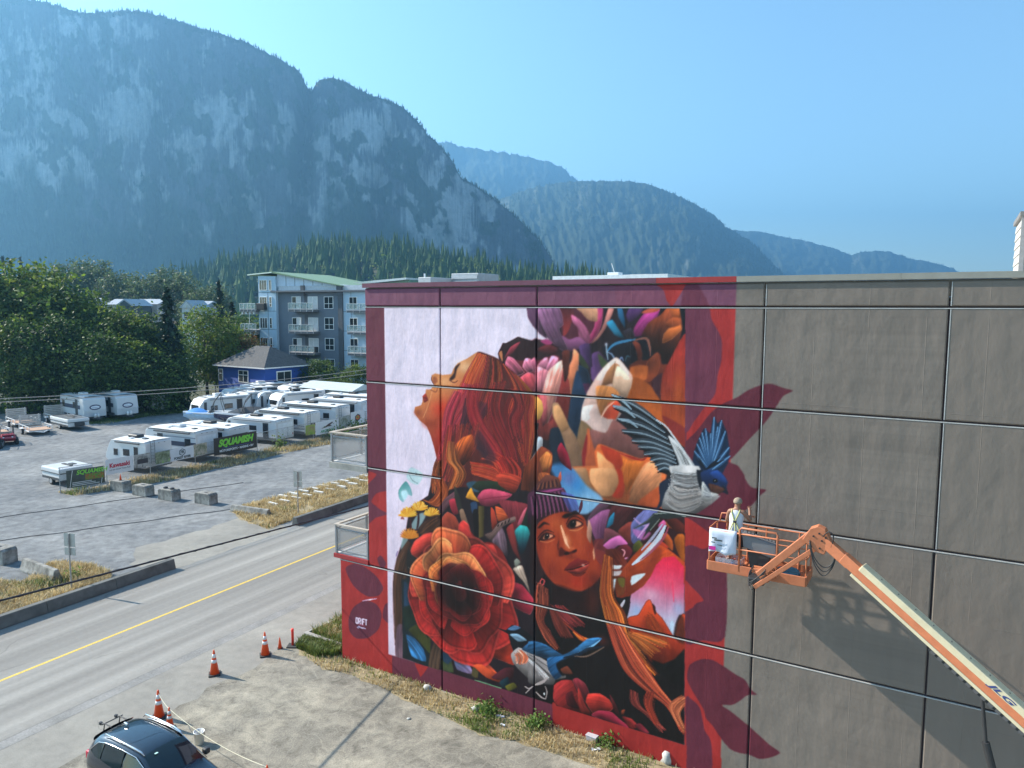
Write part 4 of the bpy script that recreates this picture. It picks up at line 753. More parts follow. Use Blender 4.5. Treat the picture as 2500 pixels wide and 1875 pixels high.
fill(4,'755,1252 800,1190 870,1170 930,1070 962,1063 992,1140 1050,1200 1112,1300 1140,1342 1162,1230 1200,1163 1230,1200 1230,1445 1150,1522 1050,1562 960,1522 870,1402 790,1302','b64e28','a23c22',80,puff=.5,rim='3a1c16'); fill(4,'1162,1235 1200,1163 1232,1205 1232,1400 1150,1350','4a2a22',alpha=.75,soft=3); fill(4,'970,1075 995,1100 1000,1160 985,1150','4a2420'); hair(4,'900,1180 960,1300 1040,1420','960,1140 1060,1300 1130,1450',24,['d87030','8a3418','c85a30'],1.8,.5)
fill(4,'1232,1440 1150,1525 1060,1562 960,1525 1000,1600 1100,1700 1226,1760','121011',soft=2,sm=False)
hair(4,'590,680 560,950 580,1120 640,1350 720,1550 820,1659','640,700 650,1000 740,1150 800,1350 900,1500 1040,1659',190,['7c3c20','b06a30','542418','9a4a28','c8843c'],2.4,.75)
hair(5,'720,300 800,550 900,750 1100,930 1300,1090 1440,1360','830,280 950,500 1080,700 1200,880 1340,1060 1446,1250',190,['8a3c2c','b85a3a','5a2420','a8483c','c87850','2a1614'],2.4,.75)
hair(5,'940,920 960,1050 1080,1150 1230,1330','980,930 1010,1050 1150,1180 1280,1300',36,['9a4a40','7a3430','b8645a'],2.2,.7); hair(5,'1440,970 1350,1020 1320,1100 1440,1340','1446,1030 1400,1080 1380,1150 1446,1290',50,['b86a44','7a4434','d08a60'],2.2,.75); hair(5,'1090,940 1080,1060 1160,1250','1170,930 1130,1060 1200,1230',26,['7a3024','a04a34'],2.2,.6); hair(5,'880,380 960,480 1090,640','960,360 1150,420 1320,480',30,['c87a3a','a8502c','d89850'],1.8,.5)
heart()
# --- small blue bird
fill(3,'1045,1273 1110,1290 1160,1248 1222,1265 1290,1310 1345,1362 1270,1392 1240,1450 1180,1480 1150,1400 1130,1320','141a22',sm=False); fill(3,'1125,1282 1180,1250 1232,1270 1180,1292','5f88ac',veins=.3); fill(3,'1148,1325 1210,1322 1278,1370 1210,1378','93bcd2',veins=.3,puff=.3)
fill(3,'1165,1490 1220,1440 1300,1470 1345,1540 1520,1590 1575,1665 1340,1700 1230,1610 1180,1550','9c9c9a',puff=.5); fill(5,'-30,590 80,620 200,700 212,800 190,857 100,852 30,862 -30,830','8f8f8e',puff=.5); hair(3,'1220,1480 1330,1580 1420,1700','1300,1480 1420,1560 1550,1650',80,['c8c8c6','5c5c5c','e0e0de'],2,.6); hair(3,'1180,1490 1200,1520 1190,1560','1240,1450 1280,1500 1260,1560',50,['f0a07a','e8744a','f4d0c0'],3,.8)
fill(3,'1255,1445 1330,1385 1430,1408 1560,1490 1605,1502 1480,1525 1340,1485','3c78a4',puff=.5,veins=.3); fill(5,'-10,458 60,463 160,508 290,573 400,518 500,438 600,423 632,435 570,482 430,562 290,612 150,602 -10,545','3d7ca8',puff=.5,veins=.3); fill(5,'150,618 290,600 382,640 300,682 290,762 220,807 160,722','2f6c9a',puff=.4,veins=.3); stroke(5,'430,560 560,500 640,440','86c4e8',4); stroke(5,'290,608 430,575 540,520 680,500','1a2c3c',8); stroke(5,'400,590 520,590 680,505','7a6a5c',3)
fill(3,'1520,1560 1659,1500 1659,1600 1570,1659','121216',soft=2); stroke(5,'20,865 90,840 140,800','b8b4b0',7); stroke(5,'30,930 80,980 120,1000','c8c4c0',3); stroke(5,'120,880 135,930 125,1000','a8a4a0',3); stroke(5,'110,940 112,960','e8e8e8',4); fill(5,'270,720 330,690 380,760 300,760','7a4430',puff=.3)
heart(5,700,1330)
# --- petals along the lower edge
for s_, c_, r_ in (('208,1000 215,880 280,835 370,835 402,900 442,1000 484,1135 300,1082 240,1052','8e3232',None),('388,830 430,808 500,860 537,950 512,1032 450,952','7e323c','b06070'),('440,900 500,1050 565,1145 480,1142 440,1042','9e3c36',None),('520,1032 540,960 640,957 722,1010 762,1082 700,1132 590,1142','ad3c34','d87058'),('578,1162 640,1118 752,1130 832,1200 955,1295 800,1252','a0324c','cc6a7c'),('738,965 792,1050 832,1165 780,1122','6c2c30',None),('858,1172 940,1190 1002,1262 930,1284','8c3232',None),('978,1252 1030,1238 1108,1322 1030,1314','8c3242',None),('850,1110 880,1105 870,1150 845,1150','8a4a32',None),('320,960 380,930 400,1000 440,1090 340,1060','4a1c22',None)): fill(5,s_,c_,puff=.6,rim=r_,veins=.15)
fill(9,'1690,540 1760,530 1930,640 1940,690 1800,640','c25a36',puff=.4); fill(9,'1850,640 1960,560 2040,560 2030,640 1960,670','5a2a34',puff=.4); stroke(9,'1690,660 1930,738','7fb08c',3,.9); fill(9,'1920,680 1990,640 2000,730 1940,730','1c3a44',puff=.3); fill(9,'1970,720 2040,690 2070,730 2000,760','6a6a2c',puff=.3); stroke(9,'2140,720 2180,740 2212,720','c8c4c0',3); stroke(9,'2150,780 2190,740','c8c4c0',2)
dk = CV.mean(-1) < .80; gr = np.power(np.clip(CV, 0, 1), 1.22) * np.array([1.06, .97, .96]); CV[dk] = gr[dk]
_e = pts(0, '1672.5,749 1671.5,1819'); _xe = _e[0, 0] + (np.arange(MH_) - _e[0, 1]) * (_e[1, 0] - _e[0, 0]) / (_e[1, 1] - _e[0, 1]); _mk = np.arange(MW_)[None] > _xe[:, None]; CV[_mk] = BORDER[_mk]; _t = int((MZ1 - 13.09) * PPM); CV[:_t] = BORDER[:_t]
_l = int((wall_px(939, 900)[0] - MS0) * PPM); CV[:, :_l] = BORDER[:, :_l]
# --- swallow
fill(2,'1290,1440 1310,1330 1350,1220 1390,1145 1440,1190 1460,1070 1475,1053 1500,1110 1530,1075 1575,1180 1600,1330 1585,1430 1540,1510 1430,1510 1350,1490','10233a',sm=False)
for tp in ('1310,1330','1330,1270','1352,1222','1372,1180','1400,1145','1440,1190','1470,1058','1500,1130','1530,1080','1560,1170','1590,1300','1597,1370'):
    stroke(2,'1440,1490 '+tp,'27496c',9,.7); stroke(2,'1440,1490 '+tp,'6f9cc4',1.6,.7)
fan(2,'1400,1480','1330,1400 1345,1380 1500,1420 1520,1380 1550,1400','0c1622',5,.8)
fill(2,'633,868 720,910 830,960 950,1050 1050,1110 1120,1190 1180,1300 1290,1430 1170,1500 1140,1545 1030,1500 985,1420 930,1350 850,1260 718,1160 800,1185 688,1075 790,1085 700,1010 645,958 760,1000','15181d',sm=False)
for a_, b_ in (('640,872','1040,1110'),('650,962','1070,1180'),('692,1068','1090,1230'),('722,1160','1120,1280'),('800,1240','1140,1330'),('850,1290','1150,1370'),('900,1350','1160,1400'),('950,1400','1165,1430'),('990,1440','1160,1470'),('1010,1480','1150,1500')):
    x0, y0 = map(float, a_.split(',')); x1, y1 = map(float, b_.split(',')); md = f'{(x0+x1)/2-6},{(y0+y1)/2-26}'
    stroke(2,f'{a_} {md} {b_}','333c44',15,.8); stroke(2,f'{x0+6},{y0+8} {md} {b_}','8d9ca6',2.0,.8); stroke(2,f'{x0+4},{y0+22} {(x0+x1)/2},{(y0+y1)/2+4} {x1},{y1+12}','0c0e12',6,.9)
stroke(2,'650,962 740,985 830,1060','8ea2ae',6,.6); stroke(2,'692,1068 780,1085 850,1140','8ca0ac',6,.6); stroke(2,'640,872 720,915 800,990','9fb4c0',5,.8)
stroke(2,'1000,1075 1080,1130 1140,1210 1220,1320 1290,1430','d8dde0',2.4,.9)
fill(2,'1108,1225 1160,1260 1260,1380 1300,1440 1340,1520 1360,1680 1150,1680 1138,1560 1190,1440 1150,1330','c2bebc',puff=.4); hair(2,'1130,1250 1180,1340 1230,1450','1230,1360 1290,1440 1330,1540',60,['e8e6e4','8f8a88','6a6866'],1.8,.6,4)
fill(4,'1030,100 1130,55 1160,120 1070,260 1000,315 1030,240','1a2334'); fill(4,'1120,-20 1340,-20 1372,120 1400,200 1500,200 1420,270 1330,330 1250,362 1120,325 1062,290 1090,180 1150,80','aca4a0',puff=.6)
hair(4,'1140,10 1180,60 1330,80','1090,270 1200,330 1400,260',110,['d8d4d0','8a8280','c8b8ae','746e6c'],2,.55,6); hair(4,'1150,0 1250,20 1340,10','1150,120 1250,140 1360,120',60,['e4e0de','5a5656','9a9492'],2,.55,5)
fill(4,'1330,-10 1390,10 1380,90 1420,200 1380,190 1340,90','101620'); fill(4,'1370,20 1440,-5 1530,20 1575,90 1565,130 1578,182 1530,165 1470,190 1400,130 1380,80','14284c',puff=.5); fill(4,'1440,20 1500,-2 1560,60 1570,100 1500,80','1f3f7c',puff=.4); fill(4,'1430,105 1500,120 1555,150 1500,185 1450,170','4f2d22',puff=.3); fill(4,'1460,72 1490,62 1500,85 1470,95','080808'); glow(4,1477,76,4,4,'c8d4e0',.8)
fill(4,'1380,90 1440,170 1502,190 1430,242 1372,225','bcb8b2',puff=.4); hair(4,'1385,110 1440,180','1380,210 1470,205',30,['e8e6e2','78767a'],1.8,.6,3); stroke(4,'1540,120 1578,182','1c1c20',4)
fill(4,'980,340 1130,325 1250,368 1100,390 1030,380 960,470 888,555 950,420 818,468 930,400','262b2a',sm=False); stroke(4,'985,345 1130,335 1240,368','8a9086',3); stroke(4,'1030,385 950,480','6f766c',2); stroke(4,'820,466 920,405 985,345','4a504c',2)
# --- the mural does not run past its own edges
xl = int((wall_px(939, 900)[0] - MS0) * PPM)
_z = np.arange(MH_)
def edge_row(xp, yp, x2, y2): (a, b), (c, d) = pts(0, f'{xp},{yp} {x2},{y2}'); return lambda x: b + (x - a) * (d - b) / (c - a)
low = edge_row(948, 1597, 1671, 1819); XX = np.arange(MW_)
CVN = CV.copy()
under = (_z[:, None] > low(XX)[None]) & (XX[None] > xl) & (XX[None] < _xe[:, None])
base = np.broadcast_to(hexc(MAR), CV.shape).copy()
redx = int(pts(5, '200,1060')[0, 0]); base[:, redx:] = hexc('9e2a27'); r0 = int(pts(9, '950,560')[0, 0]); base[:, :r0] = hexc(RED)
CV[under] = base[under]
fill(9,'1150,512 1275,548 1205,640',RED,sm=False)
fill(5,'190,1040 230,1070 240,1260 200,1250','9e2a27')
# faint uneven spray over everything
yy_, xx_ = np.mgrid[0:MH_, 0:MW_]
CV *= (1 + .10 * (fbm(xx_ * .012, yy_ * .03, 4, 5) - .5) + .07 * (fbm(xx_ * .25, yy_ * .2, 2, 8) - .5))[..., None]
CV = np.clip(CV, 0, 1)
CVL = np.where(CV <= .04045, CV / 12.92, ((CV + .055) / 1.055) ** 2.4).astype(np.float32)
def mural_col(s, z):                              # paint colour at wall points (arrays)
    x = np.clip((s - MS0) * PPM - .5, 0, MW_ - 1.001); y = np.clip((MZ1 - z) * PPM - .5, 0, MH_ - 1.001)
    ix = x.astype(int); iy = y.astype(int); fx = (x - ix)[..., None]; fy = (y - iy)[..., None]
    c = CVL[iy, ix] * (1-fx) * (1-fy) + CVL[iy, ix+1] * fx * (1-fy) + CVL[iy+1, ix] * (1-fx) * fy + CVL[iy+1, ix+1] * fx * fy
    return c
# ================================================================== THE BUILDING WITH THE MURAL
BLD = thing('mural_building', 'tall flat-roofed building whose panel wall carries a huge floral mural', 'building', (*W(0,0)[:2], 0), W_AZ)
def wall_mat(name, use_attr, rgb=None):
    t = NT(name); sep = t.n.new('ShaderNodeSeparateXYZ'); t.l(t.src, sep.inputs[0]); x, z = sep.outputs[0], sep.outputs[2]
    dents = t.noise(1.15, 3, .5, t.mapping((1.5, 1, .9))); band = t.noise(1.0, 2, .4, t.mapping((2.6, 1, .12))); grit = t.noise(55, 4, .7)
    fx = t.math('ABSOLUTE', t.math('SUBTRACT', t.math('FRACT', t.math('DIVIDE', x, 1.21)), .5)); seam = t.ramp(fx, [(0.0, 1.0), (.006, 0.0)])
    fz = t.math('ABSOLUTE', t.math('SUBTRACT', t.math('FRACT', t.math('DIVIDE', z, 2.44)), .37)); seamz = t.ramp(fz, [(0.0, .6), (.0025, 0.0)])
    brk = t.ramp(t.noise(.9, 3), [(.42, 0.0), (.52, 1.0)]); seam = t.math('MULTIPLY', t.math('MAXIMUM', seam, seamz), brk)
    pim = t.ramp(t.voro(1.9, t.mapping((1, .001, 1))), [(0.0, 1.0), (.035, 0.0)])
    n1 = t.bump(t.math('ADD', t.math('MULTIPLY', dents, 1.0), t.math('MULTIPLY', band, .3)), 1.0, .030)
    n2 = t.bump(t.math('ADD', seam, pim), 1.0, .004, n1); n3 = t.bump(grit, .25, .002, n2)
    stain = t.noise(.8, 6, .65, t.mapping((1.4, 1, .22)))
    if use_attr: c = t.mix(.5, t.attr('col'), t.ramp(stain, [(.3, (.82,.82,.82)), (.7, (1.12,1.12,1.12))]), 'MULTIPLY')
    else: c = t.mix(.75, rgb, t.ramp(stain, [(.3, (.88,.88,.88)), (.7, (1.10,1.09,1.08))]), 'MULTIPLY')
    t.set(Roughness=.62); t.b.inputs['Specular IOR Level'].default_value = .3
    return t.out(c, n3)
M_MURAL = wall_mat('mural_paint', True); M_WALL = wall_mat('grey_wall_paint', False, srgb(123,112,103))
M_BACK = P('joint_shadow_backing', (.045,.03,.034), .9, var=0); M_CONC = P('weathered_concrete', (.30,.29,.265), .9, var=.25, scale=2.5, bump=.3, bscale=30)
sL, sLow, v1, v2, vA, vB, vC, vD = -17.739, -19.139, -14.496, -10.892, -4.249, -.176, 3.9, 8.0
zj = {'g': -.14, 'b': .46, '5': 3.831, '4': 7.415, '3': 10.484, '2': 13.10, 't': 13.72}
def panel(s0, s1, z0, z1, painted, gap=.020, ch=.028, pitch=.025):
    s0 += gap; s1 -= gap; z0 += gap; z1 -= gap
    ns = max(2, int((s1 - s0 - 2*ch) / pitch) + 1) if painted else 2; nz = max(2, int((z1 - z0 - 2*ch) / pitch) + 1) if painted else 2
    S_ = np.linspace(s0 + ch, s1 - ch, ns); Z_ = np.linspace(z0 + ch, z1 - ch, nz)
    S_ = np.concatenate([[s0, s0], S_, [s1, s1]]); Z_ = np.concatenate([[z0, z0], Z_, [z1, z1]])
    A, B = np.meshgrid(S_, Z_, indexing='ij'); ea = np.zeros(len(S_)); ea[[0, -1]] = .06; ea[[1, -2]] = ch; eb = np.zeros(len(Z_)); eb[[0, -1]] = .06; eb[[1, -2]] = ch
    Y = np.maximum(ea[:, None], eb[None]); V = np.stack([A, Y, B], -1).reshape(-1, 3); m = len(Z_)
    idx = (np.arange(len(S_)-1)[:, None] * m + np.arange(m-1)[None]).ravel(); F = np.stack([idx, idx + m, idx + m + 1, idx + 1], -1)
    if painted:
        c = mural_col(A.ravel(), B.ravel()); me = np_mesh('wall_panel', V, F, M_MURAL, c)
    else: me = np_mesh('wall_panel', V, F, M_WALL)
    return link('wall_panel', me, BLD)
for a, b, rows in ((sL, v1, '5432t'), (v1, v2, '532t'), (v2, vA, 'g5432t'), (vA, vB, 'g5432t'), (vB, vC, 'g5432t'), (vC, vD, 'g5432t')):
    for lo, hi in zip(rows, rows[1:]): panel(a, b, zj[lo], zj[hi], a < vA + .01)
panel(sLow, v1, zj['g'], zj['5'], True); panel(v1, v2, zj['g'], zj['5'], True)
M_FLASH_LIT_EDGE = P('pale_flashing_and_sunlit_edge', (.46,.44,.42), .5, var=.2, scale=2)
for a, b, z in [(sL, 8, '2'), (sL, 8, '3'), (sL, v1, '4'), (v2, 8, '4'), (sLow, 8, '5')]: MB().box((a + .02, -.007, zj[z] - .042), (b - .02, .03, zj[z] - .0205)).build('flashing_and_sunlit_edge', M_FLASH_LIT_EDGE, BLD)
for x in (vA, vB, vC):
    for lo, hi in (('4', '3'), ('3', '2'), ('2', 't')): MB().box((x + .0205, -.005, zj[lo] + .03), (x + .040, .03, zj[hi] - .055)).build('flashing_and_sunlit_edge', M_FLASH_LIT_EDGE, BLD)  # upright strips: the sunlit panel edges, put in as pale paint
# the body of the building, roof and parapet
mb = MB(); mb.box((sL + .03, .062, 0), (26, 30, 13.25)); mb.box((sLow + .03, .062, 0), (sL + .03, 22, 3.78)); mb.build('wall_core', M_BACK, BLD)
side = wall_mat('side_wall_paint', False, srgb(128,120,112))
MB().box((sL, .066, 3.8), (sL + .029, 30, 13.7)).build('side_wall', side, BLD)
MB().box((sLow, .066, 0), (sLow + .029, 22, 3.8)).build('side_wall', P('terrace_wall_red', srgb(*[int(RED[i:i+2], 16) for i in (0,2,4)]), .7), BLD)
MB().box((sL + .03, .3, 13.25), (26, 30, 13.33)).build('roof', P('roof_membrane', (.35,.35,.34), .8), BLD)
mb = MB(); mb.box((sL + .03, .064, 13.34), (26, .28, 13.73)); mb.box((sL + .031, .281, 13.34), (sL + .28, 30, 13.73)); mb.build('parapet', M_WALL, BLD)
capc = [(sL - .05, wall_px(1603, 700)[0], srgb(112,62,80)), (wall_px(1603, 700)[0], sb_, srgb(160,48,48)), (sb_, 2.6, srgb(150,146,136)), (2.6, 9, srgb(150,146,136)), (9, 26, srgb(150,146,136))]
for i, (a, b, c) in enumerate(capc):
    mb = MB(); n = max(1, round((b - a) / 3.05))
    for k in range(n):
        x0 = a + (b - a) * k / n; x1 = a + (b - a) * (k + 1) / n - .004
        mb.prism([(-.055, 13.742), (-.045, 13.735), (-.05, 13.885), (.30, 13.865), (.30, 13.742)], (x0, 0, 0), (0, 1, 0), (0, 0, 1), (x1 - x0, 0, 0))
    mb.build('parapet_cap', P('cap_paint_%d' % i, c, .5, var=.08), BLD)
MB().box((sL - .051, .3, 13.742), (sL + .3, 30, 13.87)).build('parapet_cap', P('cap_paint_0', (0,0,0)), BLD)
# terraces on the street side, each with a steel railing
M_RAIL = P('galvanised_rail', (.30,.31,.33), .45, .6, var=.1); M_RTOP = P('wooden_handrail', (.42,.36,.30), .7); M_MESH = P('railing_screen', (.34,.33,.33), .6, alpha=.30, var=0); M_DECK = P('terrace_deck', (.52,.52,.52), .8, var=.12)
def balcony(s0, s1, z, dep, slabm, th):
    b = MB().box((s0, -.02, z - th), (s1, dep, z)).build('balcony', slabm, BLD)
    MB().box((s0 + .06, .06, z + .004), (s1, dep - .05, z + .016)).build('deck', M_DECK, b)
    mb = MB(); H = 1.07
    for x, y in ((s0 + .09, .05), (s1 - .05, .05), (s0 + .09, dep * .5), (s0 + .09, dep - .1)): mb.box((x - .035, y - .035, z + .017), (x + .035, y + .035, z + H))
    for zz in (.10, H - .14):
        mb.box((s0 + .126, .032, z + zz), (s1 - .086, .068, z + zz + .045)); mb.box((s0 + .072, .086, z + zz), (s0 + .108, dep - .136, z + zz + .045))
    mb.build('railing', M_RAIL, b)
    mb = MB(); mb.box((s0 + .02, -.01, z + H + .001), (s1, .11, z + H + .05)); mb.box((s0 + .02, .111, z + H + .001), (s0 + .16, dep, z + H + .05)); mb.build('handrail', M_RTOP, b)
    mb = MB(); mb.box((s0 + .126, .048, z + .146), (s1 - .086, .052, z + H - .141)); mb.box((s0 + .088, .086, z + .146), (s0 + .092, dep - .136, z + H - .141)); mb.build('screen', M_MESH, b)
balcony(-19.55, sL - .005, 7.42, 3.2, M_CONC, .22)
balcony(-19.42, sL - .005, 3.99, 3.4, P('terrace_edge_red', srgb(150,44,44), .6), .15)
# small boarded stair house on the roof
d1 = -4.0; sx = wall_px(2491, 600, d1)[0]
def _px(s, dep): q = W(s, 13, -dep); return q
far = next(d for d in np.arange(4.1, 14, .05) if (lambda q: 1250 + F_PX * (q[0] / q[1]))(W(sx, 14, -d)) <= 2458)
ztop = wall_px(2491, 528, d1)[1]
PH = MB().box((sx + .03, 4.03, 13.34), (sx + 3.5, far, ztop)).build('stair_house', P('stair_house_core', (.55,.52,.48), .7), BLD)
M_SID = P('cream_siding', (.48,.45,.40), .65, var=.06); nb = 9
for k in range(nb):
    z0 = 13.36 + (ztop - 13.36) * k / nb; z1 = 13.36 + (ztop - 13.36) * (k + 1) / nb
    MB().prism([(0, z0), (-.028, z0), (-.006, z1 - .004), (0, z1 - .004)], (sx + .029, 4.0, 0), (1, 0, 0), (0, 0, 1), (0, far - 4.0, 0)).build('siding_board', M_SID, PH)
    MB().prism([(0, z0), (-.028, z0), (-.006, z1 - .004), (0, z1 - .004)], (sx + .1, 4.029, 0), (0, 1, 0), (0, 0, 1), (3.4, 0, 0)).build('siding_board', M_SID, PH)
MB().box((sx - .01, 3.98, 13.35), (sx + .095, 4.028, ztop)).build('corner_board', P('corner_trim', (.36,.33,.31), .6), PH)
MB().box((sx - .05, 3.93, ztop + .001), (sx + 3.6, far + .06, ztop + .12)).build('roof_cap', P('stair_house_cap', (.22,.20,.18), .5), PH)
# roof plant seen over the parapet
def roof_at(px0, px1, yb, yt, dep, m, name, lab=None):
    s0, za = wall_px(px0, yt, -dep); s1, _ = wall_px(px1, yt, -dep)
    return MB().box((s0, dep, 13.334), (s1, dep + 2.2, za)).build(name, m, BLD, bevel=.03)
b = roof_at(1102, 1168, 690, 668, 16, P('vent_box_metal', (.34,.37,.40), .5, .3), 'roof_vent_box')
for k in range(5):
    bb = b.data.vertices; z0 = 13.5; zt = max(v.co.z for v in bb); xa = min(v.co.x for v in bb); xz = max(v.co.x for v in bb)
    MB().box((xa + .05, 15.93, z0 + (zt - z0) * k / 5), (xz - .05, 15.99, z0 + (zt - z0) * (k + .6) / 5)).build('louvre', P('louvre_metal', (.42,.44,.47), .5, .3), b)
roof_at(1021, 1052, 690, 677, 14, P('vent_box_white', (.42,.45,.48), .5), 'roof_hatch')
s_, z_ = wall_px(1037, 668, -14.6); MB().cyl((s_, 14.6, 13.33), (s_, 14.6, z_), .05, n=8).build('vent_pipe', P('vent_pipe_white', (.7,.72,.74), .5), BLD)
# ================================================================== TOWN BEHIND THE LOT
class Face:                                       # a vertical plane found from one pixel at distance d, running in direction az
    def __init__(s, px, py, d, az):
        q = at(px, py, d); s.o = np.array([q[0], q[1], 0]); s.u = np.array([math.cos(az), math.sin(az), 0]); s.n = np.array([-math.sin(az), math.cos(az), 0]); s.az = az
    def uz(s, x, y, dep=0.0):
        r = ray(x, y); O = np.array([0, 0, CAM_H]); k = ((s.o + s.n * dep - O) @ s.n) / (r @ s.n); q = O + r * k; return float((q - s.o) @ s.u), float(q[2])
def siding(name, rgb, step=.16):
    t = NT(name); sep = t.n.new('ShaderNodeSeparateXYZ'); t.l(t.src, sep.inputs[0]); f = t.math('FRACT', t.math('DIVIDE', sep.outputs[2], step))
    t.set(Roughness=.7); n = t.noise(.7, 5); c = t.mix(.6, rgb, t.ramp(n, [(.3, (.85,.85,.85)), (.7, (1.1,1.1,1.1))]), 'MULTIPLY')
    return t.out(c, t.bump(t.math('SUBTRACT', 1.0, f), 1.0, .035))
M_GLASS = P('window_glass', (.03,.035,.04), .06, var=0, spec=.8); M_WHITE = P('white_trim', (.78,.78,.77), .5, var=.04); M_CURT = P('pale_curtain', (.55,.58,.58), .8, var=.1)
def window(par, u0, u1, z0, z1, y=0.0, cols=2, bar=None, name='window', fr=.09, glass=None, recess=.05):
    """frame stands proud of the wall at depth y, panes set back inside it, each pane its own piece"""
    mb = MB(); a, b = y - .05, y + .08
    mb.box((u0, a, z0), (u0 + fr, b, z1)); mb.box((u1 - fr, a, z0), (u1, b, z1)); mb.box((u0 + fr, a, z0), (u1 - fr, b, z0 + fr)); mb.box((u0 + fr, a, z1 - fr), (u1 - fr, b, z1))
    w = (u1 - u0 - 2*fr) / cols
    for k in range(1, cols): mb.box((u0 + fr + w*k - .035, a + .01, z0 + fr), (u0 + fr + w*k + .035, b, z1 - fr))
    if bar: zb = z0 + (z1 - z0) * bar; mb.box((u0 + fr, a + .012, zb - .035), (u1 - fr, b, zb + .035))
    f = mb.build(name, M_WHITE, par)
    for k in range(cols):
        for (p0, p1) in (((z0 + fr, z0 + (z1 - z0) * bar - .03), (z0 + (z1 - z0) * bar + .03, z1 - fr)) if bar else ((z0 + fr, z1 - fr),)):
            MB().box((u0 + fr + w*k, y - .02, p0), (u0 + fr + w*(k+1), y + .0, p1)).build('pane', (glass or [M_GLASS])[k % len(glass or [1])], f)
    return f
zD = zoomer(580, 640, .15676)
AF = Face(*zD(630, 450), 121, R_(-26)); ap = lambda x, y, d=0: AF.uz(*zD(x, y), d)
APT = thing('apartment_building', 'blue and grey siding apartment block with green sloped roof and balconies', 'building', tuple(AF.o), AF.az)
gu0, gtop = ap(630, 470); gu1 = ap(1582, 470)[0]; pu1 = ap(1650, 470)[0]; tu0 = ap(360, 470)[0]; ttop = ap(500, 225)[1]; bu1 = pu1 + 11
M_GS = siding('grey_siding', (.165,.185,.215)); M_DG = P('charcoal_siding', (.085,.09,.10), .7); M_BL = P('pale_blue_panels', (.42,.55,.66), .6, var=.07, scale=.6)
MB().box((gu0, .0, 0), (gu1, 16, gtop)).build('wall', M_GS, APT)
MB().box((gu1, -.35, 0), (pu1, 16, gtop + .1)).build('wall', M_DG, APT)
MB().box((pu1, -.12, 0), (bu1, 16, gtop)).build('wall', M_BL, APT)
MB().prism([(tu0, 0), (gu0, 0), (gu0 + .001, ttop), (tu0, ttop + .1)], (0, -.5, 0), (1,0,0), (0,0,1), (0, 14, 0)).build('tower_wall', M_BL, APT)
r = [ap(135, 185, -1), ap(510, 145, -1), ap(1605, 362, -1)]; th = .26
rz = lambda x: r[1][1] + (r[2][1] - r[1][1]) * (x - r[1][0]) / (r[2][0] - r[1][0]) - th * .9
cl = (r[2][0] - .3, 0)
MB().prism([(gu0 + .002, gtop + .9), (cl[0], gtop + .9), (cl[0], max(rz(cl[0]), gtop + 1.0)), (gu0 + .002, rz(gu0))], (0, -.1, 0), (1,0,0), (0,0,1), (0, 11, 0)).build('clerestory_wall', P('white_blue_panels', (.58,.66,.76), .6, var=.06), APT)
for k in range(1, 7):
    x = gu0 + (cl[0] - gu0) * k / 7.2; zt = max(rz(x) - .02, gtop + .95)
    MB().box((x - .03, -.13, gtop + .9), (x + .03, -.101, zt)).build('panel_joint', M_DG, APT)
for k in range(1, 6):
    for (a, b, y) in ((tu0, gu0, -.5), (pu1, bu1, -.12)):
        MB().box((a, y - .012, k * 3.0 + .6), (b, y - .001, k * 3.0 + .66)).build('panel_joint', M_DG, APT)
for x, y in ((tu0 + 2.0, -.5), (pu1 + 1.5, -.12), (pu1 + 4.4, -.12)): MB().box((x - .03, y - .014, 0), (x + .03, y - .002, gtop)).build('panel_joint', M_DG, APT)
# roofs
r = [ap(135, 185, -1), ap(510, 145, -1), ap(1605, 362, -1)]; th = .26
rf = MB().prism([r[0], r[1], r[2], (r[2][0], r[2][1] - th*.5), (r[1][0], r[1][1] - th), (r[0][0], r[0][1] - th)], (0, -.72, 0), (1,0,0), (0,0,1), (0, 14, 0)).build('sloped_roof', P('roof_green', (.17,.26,.15), .55), APT)
MB().prism([(r[0][0] - .03, r[0][1] - .06), (r[1][0], r[1][1] - .06), (r[1][0], r[1][1] - .22), (r[0][0] - .03, r[0][1] - .22)], (0, -.78, 0), (1,0,0), (0,0,1), (0, .055, 0)).build('fascia', P('fascia_white', (.75,.8,.7), .5), rf)
MB().box((gu0 - .9, -.75, gtop + .002), (bu1, 16.2, gtop + .26)).build('cornice', P('cornice_grey', (.14,.145,.16), .6), APT)
MB().box((gu0 + .3, -.2, gtop + .262), (bu1, 16, gtop + 1.0)).build('parapet', P('parapet_pale', (.50,.54,.58), .6), APT)
for a, b in ((ap(1010, 400)[0], ap(1060, 400)[0]), (ap(1570, 400)[0], ap(1650, 400)[0])): MB().box((a, -.5, gtop - .6), (b, -.201, gtop + 1.03)).build('parapet_pier', M_DG, APT)
